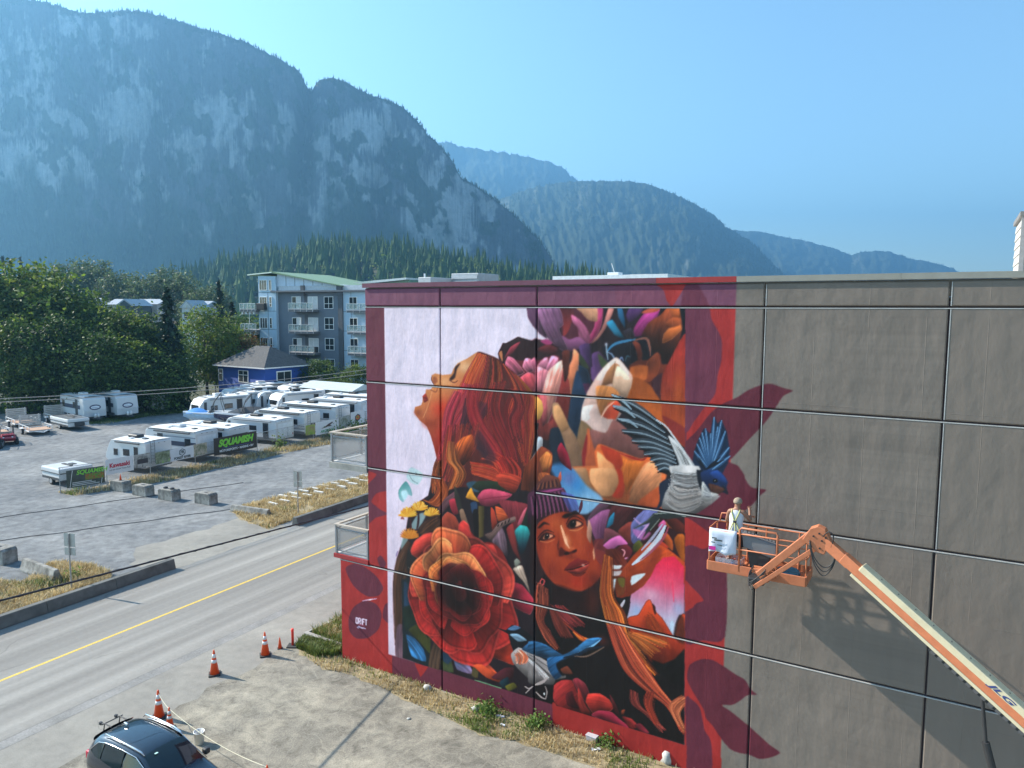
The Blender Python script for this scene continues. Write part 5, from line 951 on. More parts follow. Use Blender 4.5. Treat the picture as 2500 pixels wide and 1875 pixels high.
# windows: three visible storeys, and the one half hidden behind the trees
for (y0, y1) in ((535, 728), (862, 1052), (1182, 1372), (1505, 1690)):
    for (x0, x1, d) in ((845, 985, 0), (1347, 1492, 0)):
        z1_, z0_ = ap((x0+x1)/2, y0)[1], ap((x0+x1)/2, y1)[1]; dx = (y0 - 535) * .025
        window(APT, ap(x0 + dx, y0)[0], ap(x1 + dx, y0)[0], z0_, z1_, -.03, 2, .42, glass=[M_GLASS, M_GLASS if x0 > 1000 else M_CURT])
    dx = (y0 - 535) * .025; u0, z1_ = ap(1745 + dx, y0 + 5); u1 = ap(1870 + dx, y0)[0]; window(APT, u0, u1, ap(1745, y1 + 8)[1], z1_, -.15, 2, .4)
    window(APT, u0 + 5, u1 + 5, ap(1745, y1 + 8)[1], z1_, -.15, 2, .4)
    u0 = ap(1095 + dx, y0)[0]; u1 = ap(1248 + dx, y0)[0]; window(APT, u0, u1, ap(1100, y1 + 30)[1], ap(1100, y0)[1], -.03, 2, None, 'patio_door', glass=[M_CURT, M_CURT])
    MB().box((u0 - .75, -.02, ap(1100, y1 + 30)[1]), (u0 - .02, -.004, ap(1100, y0 - 40)[1])).build('recess_panel', M_DG, APT)
for (y0, y1) in ((278, 442), (540, 700), (862, 1030), (1172, 1340)):
    for (x0, x1, n) in ((372, 490, 3), (522, 562, 1)):
        dx = (y0 - 278) * .022; window(APT, ap(x0 + dx, y0)[0], ap(x1 + dx, y0)[0], ap(x0, y1)[1], ap(x0, y0)[1], -.53, n, .35 if n == 1 and y0 > 300 else None)
M_GRAIL = P('balcony_aluminium', (.60,.61,.60), .45, .3, var=.05); M_GPANE = P('balcony_glass', (.40,.50,.48), .12, alpha=.42, var=0); M_SLAB = P('balcony_slab', (.42,.40,.40), .8); M_SOFF = P('balcony_soffit', (.14,.145,.155), .8)
def apt_balcony(u0, u1, zt, zb, y0, y1, n, label):
    b = MB().box((u0, y0, zb - .32), (u1, y1, zb - .02)).build('balcony', M_SOFF, APT)
    MB().box((u0 - .02, y0 - .03, zb - .019), (u1 + .02, y1, zb + .07)).build('slab_edge', M_SLAB, b)
    mb = MB(); mb.box((u0, y0 - .02, zt - .07), (u1, y0 + .05, zt)); mb.box((u0, y0 - .02, zb + .16), (u1, y0 + .05, zb + .21)); mb.box((u0, y0 + .051, zt - .07), (u0 + .06, y1, zt))
    for k in range(n + 1): x = u0 + (u1 - u0 - .06) * k / n; mb.box((x, y0 - .024, zb - .30), (x + .06, y0 + .046, zt - .071))
    mb.build('railing', M_GRAIL, b)
    for k in range(n):
        x0 = u0 + (u1 - u0 - .06) * k / n + .07; x1 = u0 + (u1 - u0 - .06) * (k + 1) / n - .01
        MB().box((x0, y0 + .005, zb + .22), (x1, y0 + .02, zt - .08)).build('glass_panel', M_GPANE, b)
    return b
for i, (y0, y1) in enumerate(((632, 742), (972, 1082), (1302, 1412))):
    dx = i * 9
    b = apt_balcony(ap(888 + dx, y0)[0], ap(1272 + dx, y0)[0], ap(1000, y0, -1.5)[1], ap(1000, y1, -1.5)[1], -1.5, -.06, 4, '')
    if i == 1: MB().box((ap(1040, y0)[0], -1.38, ap(1000, y1, -1.5)[1] + .25), (ap(1195, y0)[0], -1.34, ap(1000, y0, -1.5)[1] - .1)).build('dark_screen', P('patterned_screen', (.05,.045,.045), .7), b)
    if i == 2: MB().box((ap(1255, y0)[0], -1.2, ap(1000, y1, -1.5)[1] + .08), (ap(1290, y0)[0], -.5, ap(1000, y1, -1.5)[1] + .95)).build('barbecue', P('black_cover', (.03,.03,.03), .7), b)
    apt_balcony(ap(1785 + dx, y0 + 8)[0], ap(1785 + dx, y0)[0] + 5.0, ap(1800, y0 + 12, -1.4)[1], ap(1800, y1 + 12, -1.4)[1], -1.4, -.16, 4, '')
for i, (y0, y1) in enumerate(((640, 742), (958, 1056), (1262, 1352))):
    dx = i * 14; b = apt_balcony(ap(132 + dx, y0)[0], ap(372 + dx, y0)[0], ap(200, y0, -1.4)[1], ap(200, y1, -1.4)[1], -1.4, 2.0, 4, '')
    mb = MB()
    for k in range(4): x = ap(150 + dx + k * 58, y0)[0]; mb.box((x, -1.3, ap(200, y1, -1.4)[1] - .75), (x + .28, 1.6, ap(200, y1, -1.4)[1] - .33))
    mb.build('bracket', M_GRAIL, b)
    if i == 0: MB().box((ap(372, y0)[0], -1.2, ap(200, y1)[1]), (ap(500, y0)[0], -.6, ap(200, y0)[1])).build('covered_barbecue', P('black_cover', (.03,.03,.03), .7), b, bevel=.1)
    if i < 2: MB().cyl((ap(262 + dx, y0)[0], -1.2, ap(200, y1)[1] - 5.0 + 1.2), (ap(262 + dx, y0)[0], -1.2, ap(200, y1)[1] - .75), .05, n=6).build('post', M_GRAIL, b)
# second roof further back on the same block, then the neighbouring flat-roofed block
q0 = ap(1600, 335, 8); q1 = ap(2300, 255, 8); MB().prism([(q0[0], q0[1] - .4), (q1[0] + 4, q1[1] - .2), (q1[0] + 4, q1[1] + .1), (q0[0], q0[1])], (0, 8, 0), (1,0,0), (0,0,1), (0, 9, 0)).build('rear_roof', P('pale_metal_roof', (.44,.47,.46), .5), APT)
MB().prism([(q0[0] + 4, gtop + .5), (q1[0] + 4, gtop + .5), (q1[0] + 4, q1[1] - .25), (q0[0] + 4, q0[1] - .3)], (0, 9, 0), (1,0,0), (0,0,1), (0, 7, 0)).build('rear_wall', P('green_panel', (.12,.20,.14), .7), APT)
NB = Face(1349, 680, 70, W_AZ); nu1 = NB.uz(1630, 672)[0]; nz = NB.uz(1349, 677)[1]; nz1 = NB.uz(1625, 667)[1]; zt = max(nz, nz1)
ND = thing('flat_roof_block', 'pale flat-roofed block with deep white eaves just behind the mural wall', 'building', tuple(NB.o), NB.az)
MB().box((1.5, 1.5, 0), (nu1 - 1, 14, zt - .62)).build('wall', P('block_wall', (.42,.40,.38), .7), ND)
rf = MB().box((0, 0, zt - .5), (nu1, 15, zt - .05)).build('roof', P('white_eaves', (.70,.74,.76), .5), ND)
for x in (NB.uz(1468, 676)[0], NB.uz(1530, 676)[0]): MB().box((x, 1.42, zt - 2.2), (x + 1.3, 1.499, zt - .75)).build('window', M_GLASS, ND)
mb = MB(); x = NB.uz(1450, 670)[0]; mb.box((x, 3, zt - .05), (x + 1.1, 4, zt + .35)); mb.cyl((x + .5, 3.5, zt + .35), (x + .2, 3.5, zt + 1.2), .03, n=5); mb.build('rooftop_unit', P('rooftop_white', (.7,.72,.73), .5), rf)
mb = MB(); x = NB.uz(1496, 668)[0]; mb.box((x, 4, zt + .1), (x + 1.9, 5, zt + .17)); mb.box((x + .2, 4.3, zt - .05), (x + .3, 4.7, zt + .1)); mb.box((x + 1.6, 4.3, zt - .05), (x + 1.7, 4.7, zt + .1)); mb.build('solar_rack', P('rack_metal', (.5,.45,.43), .5), rf)
# blue bungalow
ca = g(*zA(1585, 735), 5.0); H0 = thing('blue_house', 'bright blue bungalow with a grey hip roof and white windows', 'house', (ca[0], ca[1], 0), R_(-33))
hw, hd = 11.2, 8.6       # local x runs left from the near corner
M_HB = siding('blue_siding', (.022,.075,.33), .18)
MB().box((-hw + .5, .5, 0), (-.5, hd - .5, 4.92)).build('wall', M_HB, H0)
t = NT('grey_shingles'); nn = t.noise(3, 5, .7); bk = t.voro(4); t.set(Roughness=.95); M_SHIN = t.out(t.mix(.6, t.ramp(nn, [(.3, (.055,.055,.06)), (.7, (.11,.107,.105))]), t.ramp(bk, [(0, (.8,.8,.8)), (.6, (1.1,1.1,1.1))]), 'MULTIPLY'), t.bump(bk, .5, .03))
zr = g(*zA(1500, 613), 5)[2]; zr = 7.7
mb = MB(); mb.add([(-hw,0,5.02),(0,0,5.02),(0,hd,5.02),(-hw,hd,5.02),(-hw+4.2,hd/2,zr),(-4.0,hd/2,zr)], [(0,1,5,4),(1,2,5),(2,3,4,5),(3,0,4)]); mb.build('roof', M_SHIN, H0)
rfh = MB().box((-hw - .02, -.02, 4.86), (.02, hd + .02, 5.015)).build('eaves', M_WHITE, H0)
for (a, b) in ((-10.6, -9.6), (-6.1, -4.0)): window(H0, a, b, 2.75, 4.45, .47, 1 if a < -8 else 2, .62)
mb = MB(); mb.box((-.53, 2.4, 2.7), (-.42, 5.0, 4.4)); f = mb.build('window', M_WHITE, H0)
for k in range(2): MB().box((-.43, 2.55 + k * 1.2, 2.85), (-.40, 3.65 + k * 1.2, 4.25)).build('pane', M_GLASS, f)
# carport, long pale shed, far terrace houses
c0 = g(*zA(1165, 750), 3.2); CP = thing('carport', 'low white-roofed carport beside the blue house', 'carport', (c0[0], c0[1], 0), R_(-33))
MB().box((0, 0, 3.0), (5.2, 5, 3.2)).build('roof', M_WHITE, CP)
for x in (.1, 5.0):
    for y in (.1, 4.8): MB().box((x, y, 0), (x + .12, y + .12, 3.0)).build('post', M_DG, CP)
MB().box((.3, 4.4, 0), (4.9, 4.6, 2.9)).build('back_wall', M_DG, CP)
c0 = g(*zA(1790, 835), 3.3); c1 = g(*zA(2110, 862), 3.3); az = math.atan2(*(c1 - c0)[[1, 0]]); L = float(np.hypot(*(c1 - c0)[:2]))
SH = thing('storage_shed', 'long low storage shed with a pale metal roof behind the trailers', 'shed', (c0[0], c0[1], 0), az)
MB().box((.2, .3, 0), (L - .2, 4.0, 2.9)).build('wall', P('shed_wall', (.30,.32,.31), .7), SH)
MB().prism([(0, 3.0), (4.3, 3.0), (2.15, 3.75)], (0, 0, 0), (0,1,0), (0,0,1), (L, 0, 0)).build('roof', P('shed_roof', (.52,.57,.57), .45, .2), SH)
M_HOUSE = [P('terrace_wall_a', (.05,.07,.08), .8), P('terrace_wall_b', (.55,.56,.56), .8), P('terrace_wall_c', (.30,.31,.32), .8)]; M_TR = P('terrace_roof', (.33,.36,.40), .6, var=.1)
for i, (x0, x1, yt, ye, d, wm, lab) in enumerate(((640, 700, 318, 352, 250, 2, 'small pale terrace house at the left end of the far row'), (700, 800, 318, 360, 236, 0, 'dark gabled terrace house in the far row beyond the trees'), (790, 945, 318, 350, 246, 2, 'long grey-roofed terrace house in the far row beyond the trees'), (1085, 1160, 325, 372, 232, 1, 'white gabled terrace house beyond the tall conifer'), (1150, 1235, 330, 360, 245, 2, 'grey terrace house with dormers beyond the tall conifer'), (470, 560, 312, 345, 255, 2, 'pale roofed terrace house showing through the big trees'))):
    d -= 62; a = at(*zA(x0, ye), d); b = at(*zA(x1, ye), d); T = at(*zA(x0, yt), d)[2]; w = b[0] - a[0]
    h = thing('terrace_house', lab, 'house', (a[0], a[1], 0), 0, 'far row of terrace houses')
    MB().box((.2, 0, 0), (w - .2, 9, a[2])).build('wall', M_HOUSE[wm], h)
    if wm == 2 : MB().prism([(-.4, a[2]), (9.4, a[2]), (4.5, T)], (-.2, 0, 0), (0,1,0), (0,0,1), (w + .4, 0, 0)).build('roof', M_TR, h)
    else:
        MB().prism([(-.3, a[2]), (w + .3, a[2]), (w/2, T)], (0, -.3, 0), (1,0,0), (0,0,1), (0, 9.6, 0)).build('roof', M_TR, h); MB().prism([(.3, a[2] + .01), (w - .3, a[2] + .01), (w/2, T - .35)], (0, -.34, 0), (1,0,0), (0,0,1), (0, .03, 0)).build('gable', M_HOUSE[wm], h)
    for k in range(2): MB().box((w * (.25 + .35*k), -.06, a[2] - 2.4), (w * (.25 + .35*k) + 1.1, -.001, a[2] - 1.0)).build('window', M_GLASS, h)
a = at(178, 672, 330); h = thing('tall_house', 'pale tall house half hidden by the distant cottonwoods', 'house', (a[0], a[1], 0))
MB().box((0, 0, 0), (4.2, 8, a[2])).build('wall', M_HOUSE[1], h); MB().prism([(-.3, a[2]), (4.5, a[2]), (2.1, a[2] + 1.2)], (0, -.3, 0), (1,0,0), (0,0,1), (0, 8.6, 0)).build('roof', M_TR, h)
for k in range(3): MB().box((1.2, -.06, a[2] - 2.6 - 3 * k), (2.8, -.001, a[2] - 1.2 - 3 * k)).build('window', M_GLASS, h)
# ================================================================== TRAILER LOT
zb_ = zoomer(430, 920, .21248); zc_ = zoomer(0, 930, .20344)
M_RVW = P('trailer_gelcoat', (.60,.61,.62), .35, var=.05, scale=1.2, coat=.2); M_RVR = P('trailer_roof_membrane', (.66,.66,.65), .6, var=.08, scale=1.5); M_DKG = P('trailer_tinted_glass', (.02,.022,.025), .08, var=0, spec=.7); M_BLK = P('black_plastic', (.03,.03,.032), .5, var=.15); M_SKIRT = P('trailer_skirt', (.12,.12,.125), .6); M_TRIM = P('trailer_dark_trim', (.05,.052,.058), .5); M_TYRE = P('tyre_rubber', (.025,.025,.025), .85); M_RIM = P('wheel_rim', (.45,.45,.46), .4, .6); M_STEEL = P('painted_steel', (.10,.10,.105), .5, .3); M_GREYF = P('trailer_grey_graphic', (.30,.31,.33), .5); M_STRIPE = P('trailer_navy_stripe', (.05,.055,.09), .5); M_ALU = P('trailer_aluminium', (.48,.49,.50), .45, .5); M_PROP = P('propane_white', (.75,.75,.73), .4)
def wheel(par, x, y, r=.34, w=.2, name='wheel'):
    s = 1 if y > 0 else -1
    o = MB().cyl((x, y - w/2, r), (x, y + w/2, r), r, n=16).build(name, M_TYRE, par, bevel=.03); MB().cyl((x, y + s*w/2, r), (x, y + s*(w/2 + .015), r), r*.6, n=12).build('rim', M_RIM, o); return o
def rbox(par, name, lo, hi, m, bevel=.03): return MB().box(lo, hi).build(name, m, par, bevel=bevel)
def lettering(par, txt, size, loc, rot, m, name='lettering', shear=0, bold=.0, sx=1.0, align='CENTER'):
    c = bpy.data.curves.new(name, 'FONT'); c.body = txt; c.size = size; c.align_x = align; c.align_y = 'CENTER'; c.extrude = .003; c.shear = shear; c.offset = bold; c.materials.append(m)
    tmp = bpy.data.objects.new(name, c); me = bpy.data.meshes.new_from_object(tmp); bpy.data.objects.remove(tmp)
    if not me.materials: me.materials.append(m)
    o = link(name, me, par); o.location = loc; o.rotation_euler = rot; o.scale = (sx, 1, 1); return o
def trailer(label, corner, front_az, L, H=3.05, W_=2.44, style='rear', nose='curve', which='rl', ac=M_BLK, slide=False, win='a', group='travel trailers parked in the lot'):
    """local +x is the front; corner is the ground point under the near roof corner: 'rl' rear-left, 'fl' front-left, 'fr' front-right"""
    f = np.array([math.cos(front_az), math.sin(front_az)]); l = np.array([-f[1], f[0]])
    sx = {'r': 1, 'f': -1}[which[0]]; sy = {'l': -1, 'r': 1}[which[1]]
    c = np.array(corner[:2]) + f * sx * L/2 + l * sy * W_/2
    t = thing('travel_trailer', label, 'trailer', (c[0], c[1], 0), front_az, group)
    h, w, z0 = L/2, W_/2, .62
    if nose == 'curve': pf = [(h, z0 + .55), (h - .02, 1.55), (h - .22, 2.25), (h - .62, H - .22), (h - 1.15, H - .03)]
    elif nose == 'wedge': pf = [(h - .55, z0 + .05), (h, 1.2), (h - .10, 1.7), (h - .45, 2.5), (h - .75, H - .1), (h - 1.0, H - .02)]
    else: pf = [(h - .05, z0 + .3), (h, 1.4), (h - .18, H - .25), (h - .45, H - .03)]
    prof = [(-h, z0)] + [(pf[0][0], z0)] + pf + [(-h + .12, H), (-h, H - .15)]
    MB().prism(prof, (0, -w, 0), (1,0,0), (0,0,1), (0, W_, 0)).build('body', M_RVW, t, bevel=.07, seg=3)
    # crowned roof sheet
    mb = MB(); n = 6; xr_ = pf[-1][0] - .05
    V = [(x, -w + .04 + (W_ - .08) * k / n, H + .002 + .07 * math.sin(math.pi * k / n)) for x in (-h + .06, xr_) for k in range(n + 1)]
    mb.add(V, [(k, k + 1, n + 2 + k, n + 1 + k) for k in range(n)]); mb.add([(-h+.06, -w+.04, H), (-h+.06, w-.04, H)] , []); rf = mb.build('roof', M_RVR, t, smooth=True)
    for s in (-1, 1): rbox(t, 'roof_trim', (-h + .05, s*w - .03 if s < 0 else w - .02, H - .09), (xr_, s*w + .02 if s < 0 else w + .03, H - .03), M_TRIM if win in 'bd' else M_RVW, 0)
    rbox(t, 'skirt', (-h + .03, -w - .012, z0 - .12), (h - .7, w + .012, z0 + .24), M_SKIRT, .02)
    rbox(t, 'chassis', (-h + .1, -.8, .45), (h + .1, .8, z0 - .13), M_STEEL, 0)
    MB().beam((h - .3, -.5, .5), (h + 1.15, 0, .5), .09, .12).beam((h - .3, .5, .5), (h + 1.15, 0, .5), .09, .12).build('hitch', M_STEEL, t)
    for s in (-.17, .17): MB().lathe([(.0, 0), (.15, .02), (.155, .32), (.09, .42), (.09, .48), (0, .48)], 10, c=(h + .3, s, .57)).build('propane_tank', M_PROP, t, smooth=True)
    for x in ((-.45, .4) if L > 5.2 else (0,)):
        for s in (-1, 1): wheel(t, x - .2, s * (w - .10))
    # sides
    for s in (1, -1):
        y = s * w; a, b = (y - .02, y + .022) if s > 0 else (y - .022, y + .02)
        def win_(x0, x1, z0_, z1_, nm='window'):
            o = rbox(t, nm, (x0, a, z0_), (x1, b, z1_), M_TRIM, .05); ya, yb = (b, b + .008) if s > 0 else (a - .008, a); rbox(o, 'pane', (x0 + .06, ya, z0_ + .06), (x1 - .06, yb, z1_ - .06), M_DKG, .03)
        if win == 'a':
            win_(h - 1.5, h - 1.0, 1.5, 2.15); win_(-.5, .25, 1.55, 2.2)
            d = rbox(t, 'door', (-h + .75, a, .72), (-h + 1.42, b, 2.62), M_RVW, .04); ya, yb = (b, b + .01) if s > 0 else (a - .01, a); rbox(d, 'door_window', (-h + .84, ya, 1.25), (-h + 1.33, yb, 2.5), M_DKG, .05)
            rbox(t, 'stripe', (-h + .02, a + .012, .98), (h - .75, b - .012, 1.06), M_GREYF, 0)
        elif win == 'b':
            win_(-h + .6, -h + 1.3, 1.5, 2.3); win_(.3, 1.1, 1.6, 2.25); rbox(t, 'stripe', (-h + .02, a + .012, 1.5), (h - 1.0, b - .012, 1.95), M_STRIPE, 0); rbox(t, 'stripe', (-h + .02, a + .012, 2.35), (h - 1.2, b - .012, 2.45), M_GREYF, 0)
            rbox(t, 'door', (h - 2.3, a, .72), (h - 1.62, b, 2.6), M_TRIM, .04)
        elif win == 'c':
            win_(-.9, .1, 1.6, 2.2); win_(h - 2.2, h - 1.4, 1.55, 2.1); rbox(t, 'graphic', (h - .95, a + .010, .9), (h - .62, b - .010, 2.55), M_TRIM, .1)
            d = rbox(t, 'door', (-h + 1.0, a, .72), (-h + 1.7, b, 2.62), M_TRIM, .05); ya, yb = (b, b + .01) if s > 0 else (a - .01, a); rbox(d, 'door_window', (-h + 1.1, ya, 1.3), (-h + 1.6, yb, 2.5), M_DKG, .05)
        else:
            win_(-h + .9, -h + 1.7, 1.6, 2.25); win_(h - 2.4, h - 1.3, 1.55, 2.2)
            for k, zz in enumerate((1.1, 1.25, 1.45)): rbox(t, 'stripe', (-h + .02, a + .012, zz), (h - 1.0 - k * .5, b - .012, zz + .07), (M_TRIM, M_GREYF, M_STRIPE)[k], 0)
    rbox(t, 'awning', (-h + .6, w + .03, H - .28), (h - 1.3, w + .15, H - .14), M_TRIM if win != 'c' else M_GREYF, .04)
    if slide: 
        sl = rbox(t, 'slide_out', (-.2 - .9, w + .025, .95), (-.2 + 1.3, w + .55, 2.62), M_RVW, .04); rbox(sl, 'window', (-.5, w + .551, 1.5), (.5, w + .57, 2.15), M_DKG, .04)
    # rear wall
    if style == 'ladder':
        mb = MB(); 
        for y in (w - .75, w - .38): mb.tube([(-h - .10, y, .95), (-h - .12, y, H - .25), (-h - .05, y, H + .12), (-h + .25, y, H + .14)], .018)
        for k in range(6): mb.cyl((-h - .11, w - .75, 1.1 + .3*k), (-h - .11, w - .38, 1.1 + .3*k), .014, n=6)
        mb.build('ladder', M_STEEL, t); o = rbox(t, 'rear_window', (-h - .02, -w + .35, 1.35), (-h - .001, w - .95, 1.72), M_DKG, .04)
    elif style == 'big': o = rbox(t, 'rear_window', (-h - .02, -w + .3, 1.35), (-h - .001, w - .35, 2.25), M_DKG, .06)
    elif style == 'plain': rbox(t, 'rear_panel', (-h - .012, -w + .25, .95), (-h - .001, w - .2, 2.55), P('trailer_pale_panel', (.70,.73,.76), .35), .03)
    for s in (-1, 1): rbox(t, 'tail_light', (-h - .015, s*(w - .2) - .06, .95), (-h - .002, s*(w - .2) + .06, 1.2), P('tail_light_red', (.35,.03,.03), .3), .01)
    for y in (-.55, 0, .55): rbox(t, 'marker_light', (-h - .03, y - .05, H - .28), (-h - .002, y + .05, H - .24), M_TRIM, 0)
    if nose == 'curve' and style == 'front': rbox(t, 'front_window', (h - .30, -.75, 1.62), (h - .035, .75, 2.2), M_DKG, .08)
    # roof gear
    MB().box((-.55 + .2, -.36, H + .05), (.55 + .2, .36, H + .36)).build('air_conditioner', ac, t, bevel=.10, seg=3)
    for x, y in ((-h + 1.1, .3), (h - 1.9, -.2), (h - 2.3, .55)): MB().box((x - .2, y - .2, H + .03), (x + .2, y + .2, H + .15)).build('roof_vent', M_BLK if x < 0 else M_RVW, t, bevel=.04)
    if win in 'cd': rbox(t, 'solar_panel', (h - 2.9 + .5, -.85, H + .09), (h - 2.9 + 1.4, -.25, H + .12), M_GREYF, .01)
    return t
FA = R_(155)
gz = lambda f, x, y, z: g(*f(x, y), z)
rows = [((-27.86, 55.8), 4.7, 2.85, 'ladder', 'a', 'short white trailer with rear ladder nearest the banner fence corner', False, 'wedge'),
        ((-25.48, 59.19), 6.2, 3.1, 'plain', 'b', 'white trailer with navy band and plain rear wall behind the short one', False, 'flat'),
        ((-23.5, 61.15), 6.8, 3.1, 'big', 'a', 'white trailer with one wide dark rear window beside the green-lettered banner', False, 'flat'),
        ((-21.0, 65.6), 6.8, 3.1, 'plain', 'c', 'white trailer with bare rear panel just past the green-lettered banner', False, 'curve'),
        ((-19.8, 70.3), 7.2, 3.1, 'ladder', 'd', 'striped white trailer with slide-out open and rear ladder', True, 'curve'),
        ((-17.9, 75.0), 7.8, 3.1, 'ladder', 'd', 'long striped trailer with ladder two places from the red wall', False, 'flat'),
        ((-16.2, 79.6), 8.0, 3.1, 'plain', 'c', 'long white trailer next to last before the red wall', False, 'curve'),
        ((-15.4, 83.8), 8.0, 3.1, 'plain', 'a', 'white trailer at the far end of the row by the red wall', False, 'flat')]
for (c, L, H, st, wn, lab, sl, ns), k in zip(rows, (1.03, 1.045, 1.065, 1.07, 1.05, 1.035, 1.04, 1.04)):
    o = trailer(lab, (c[0] * k, c[1] * k), FA, L, 3.05, style=st, win=wn, slide=sl, nose=ns, ac=M_RVW if wn == 'b' else M_BLK); o.scale[2] = (13 - (13 - H) * k) / 3.05
BA = R_(228)
for (x, y, L, lab, ac) in ((255, 255, 6.2, 'white round-nosed trailer at the left end behind the blue boat', M_RVW), (585, 150, 6.5, 'round-nosed trailer second from left in the rear row', M_RVW), (735, 190, 6.2, 'round-nosed trailer third from left in the rear row', M_BLK), (915, 185, 6.2, 'round-nosed trailer with front window in the middle of the rear row', M_BLK), (1165, 200, 6.6, 'round-nosed trailer with front window at the right of the rear row', M_BLK)):
    q = gz(zb_, x, y, 3.0); trailer(lab, q, BA, L, 3.0, style='front', nose='curve', which='fl', win='c', ac=ac, group='round-nosed trailers in the rear row')
for (x, y, lab) in ((800, 100, 'trailer roof showing behind the rear row below the blue house'), (1240, 110, 'trailer roof showing behind the rear row beside the pale shed')):
    q = gz(zb_, x, y, 3.0); trailer(lab, q, BA, 6.0, 3.0, style='front', nose='curve', which='fl', win='a', ac=M_BLK if x > 1000 else M_RVW, group='round-nosed trailers in the rear row')
LA = R_(-38); M_OVAL = P('oval_badge_navy', (.05,.05,.10), .4); M_OVALW = P('oval_badge_white', (.72,.73,.76), .4)
for (c, lab) in (((-48.35, 83.32), 'shaded trailer with oval badge nearer the folded campers'), ((-45.72, 85.45), 'shaded trailer with oval badge next to the silver cargo trailer')):
    t = trailer(lab, c, LA, 6.4, 2.9, style='plain', nose='flat', which='fr', win='b', ac=M_RVW, group='trailers in the shade of the trees')
    o = MB().lathe([(.0, 0), (.62, 0), (.62, .012), (0, .012)], 24).build('oval_badge', M_OVAL, t); o.rotation_euler = (0, R_(80), 0); o.scale = (.5, 1, 1); o.location = (3.16, 0, 1.72)
    i = MB().lathe([(.0, .013), (.48, .013), (.48, .02), (0, .02)], 24).build('badge_center', M_OVALW, o); i.scale = (.72, 1, 1)
    for k in range(5): MB().box((-.05 + .05*k, -.32 + .13*k, .021), (.03 + .05*k, -.22 + .13*k, .026)).build('badge_mark', M_OVAL, o)
def folded(label, corner, az, L, W_, z, which, dark=False, n=1):
    f = np.array([math.cos(az), math.sin(az)]); l = np.array([-f[1], f[0]]); sx = {'r': 1, 'f': -1}[which[0]]; sy = {'l': -1, 'r': 1}[which[1]]; c = np.array(corner[:2]) + f*sx*L/2 + l*sy*W_/2
    t = thing('folded_camper', label, 'trailer', (c[0], c[1], 0), az, 'folded tent campers'); h, w = L/2, W_/2
    rbox(t, 'body', (-h, -w, .42), (h, w, z - .38), M_RVW, .05); rbox(t, 'lid', (-h - .04, -w - .04, z - .37), (h + .04, w + .04, z - .02), M_RVW if not dark else M_RVW, .07); rbox(t, 'lid_trim', (-h - .05, -w - .05, z - .40), (h + .05, w + .05, z - .34), M_TRIM, .01)
    rbox(t, 'lower_trim', (-h + .02, -w - .01, .42), (h - .02, w + .01, .62), M_TRIM, .01)
    rbox(t, 'roof_rack', (-h*.5, -.1, z - .02), (h*.5, .12, z + .05), M_BLK, .02); rbox(t, 'solar_panel', (-h*.3, .25, z - .02), (h*.2, .6, z + .02), M_BLK, .01)
    if dark: rbox(t, 'lid_sheet', (-h + .1, -w + .1, z - .019), (h - .1, w - .1, z - .005), P('dark_camper_lid', (.12,.13,.14), .4), .01)
    for s in (-1, 1): wheel(t, 0, s*(w - .08), .3)
    MB().beam((h - .2, -.4, .45), (h + 1.0, 0, .42), .08, .1).beam((h - .2, .4, .45), (h + 1.0, 0, .42), .08, .1).build('hitch', M_STEEL, t); rbox(t, 'storage_box', (h + .02, -.45, .5), (h + .42, .45, .85), M_BLK, .03); return t
folded('small white folded camper behind the corner of the banner fence', (-32.93, 53.25), R_(-33), 2.6, 2.35, 1.3, 'fr')
folded('dark-topped folded camper between the wooden trailer and the shaded trailers', (-46.95, 77.88), LA, 4.6, 2.1, 1.25, 'fr', True)
folded('white folded camper at the far end of the shaded row', gz(zc_, 1985, 215, 1.4), LA, 4.0, 2.1, 1.45, 'fr')
# silver cargo trailer
q = gz(zc_, 1745, 165, 2.3); t = thing('cargo_trailer', 'ribbed silver cargo trailer parked under the trees', 'trailer', (q[0] + .3, q[1] + 1.6, 0), LA)
rbox(t, 'body', (-1.8, -1.0, .45), (1.5, 1.0, 2.35), M_ALU, .05); MB().prism([(1.5, -1.0), (2.1, 0), (1.5, 1.0)], (0,0,.46), (1,0,0), (0,1,0), (0,0,1.85)).build('nose', M_ALU, t); rbox(t, 'roof', (-1.82, -1.02, 2.351), (1.6, 1.02, 2.40), M_RVR, .02); rbox(t, 'roof_vent', (.3, -.2, 2.40), (.75, .25, 2.55), M_RVW, .03); rbox(t, 'door', (-.1, -1.03, .6), (.7, -1.001, 2.2), M_RVR, .02); rbox(t, 'fender', (-.7, -1.15, .5), (.1, -1.031, .8), M_BLK, .03)
for x in (-1.2, -.7, 1.0): MB().box((x, -1.02, .5), (x + .03, -1.001, 2.3)).build('rib', M_STEEL, t)
for s in (-1, 1): wheel(t, -.3, s*1.05, .3)
MB().beam((2.0, 0, .45), (2.9, 0, .45), .1, .1).build('hitch', M_STEEL, t)
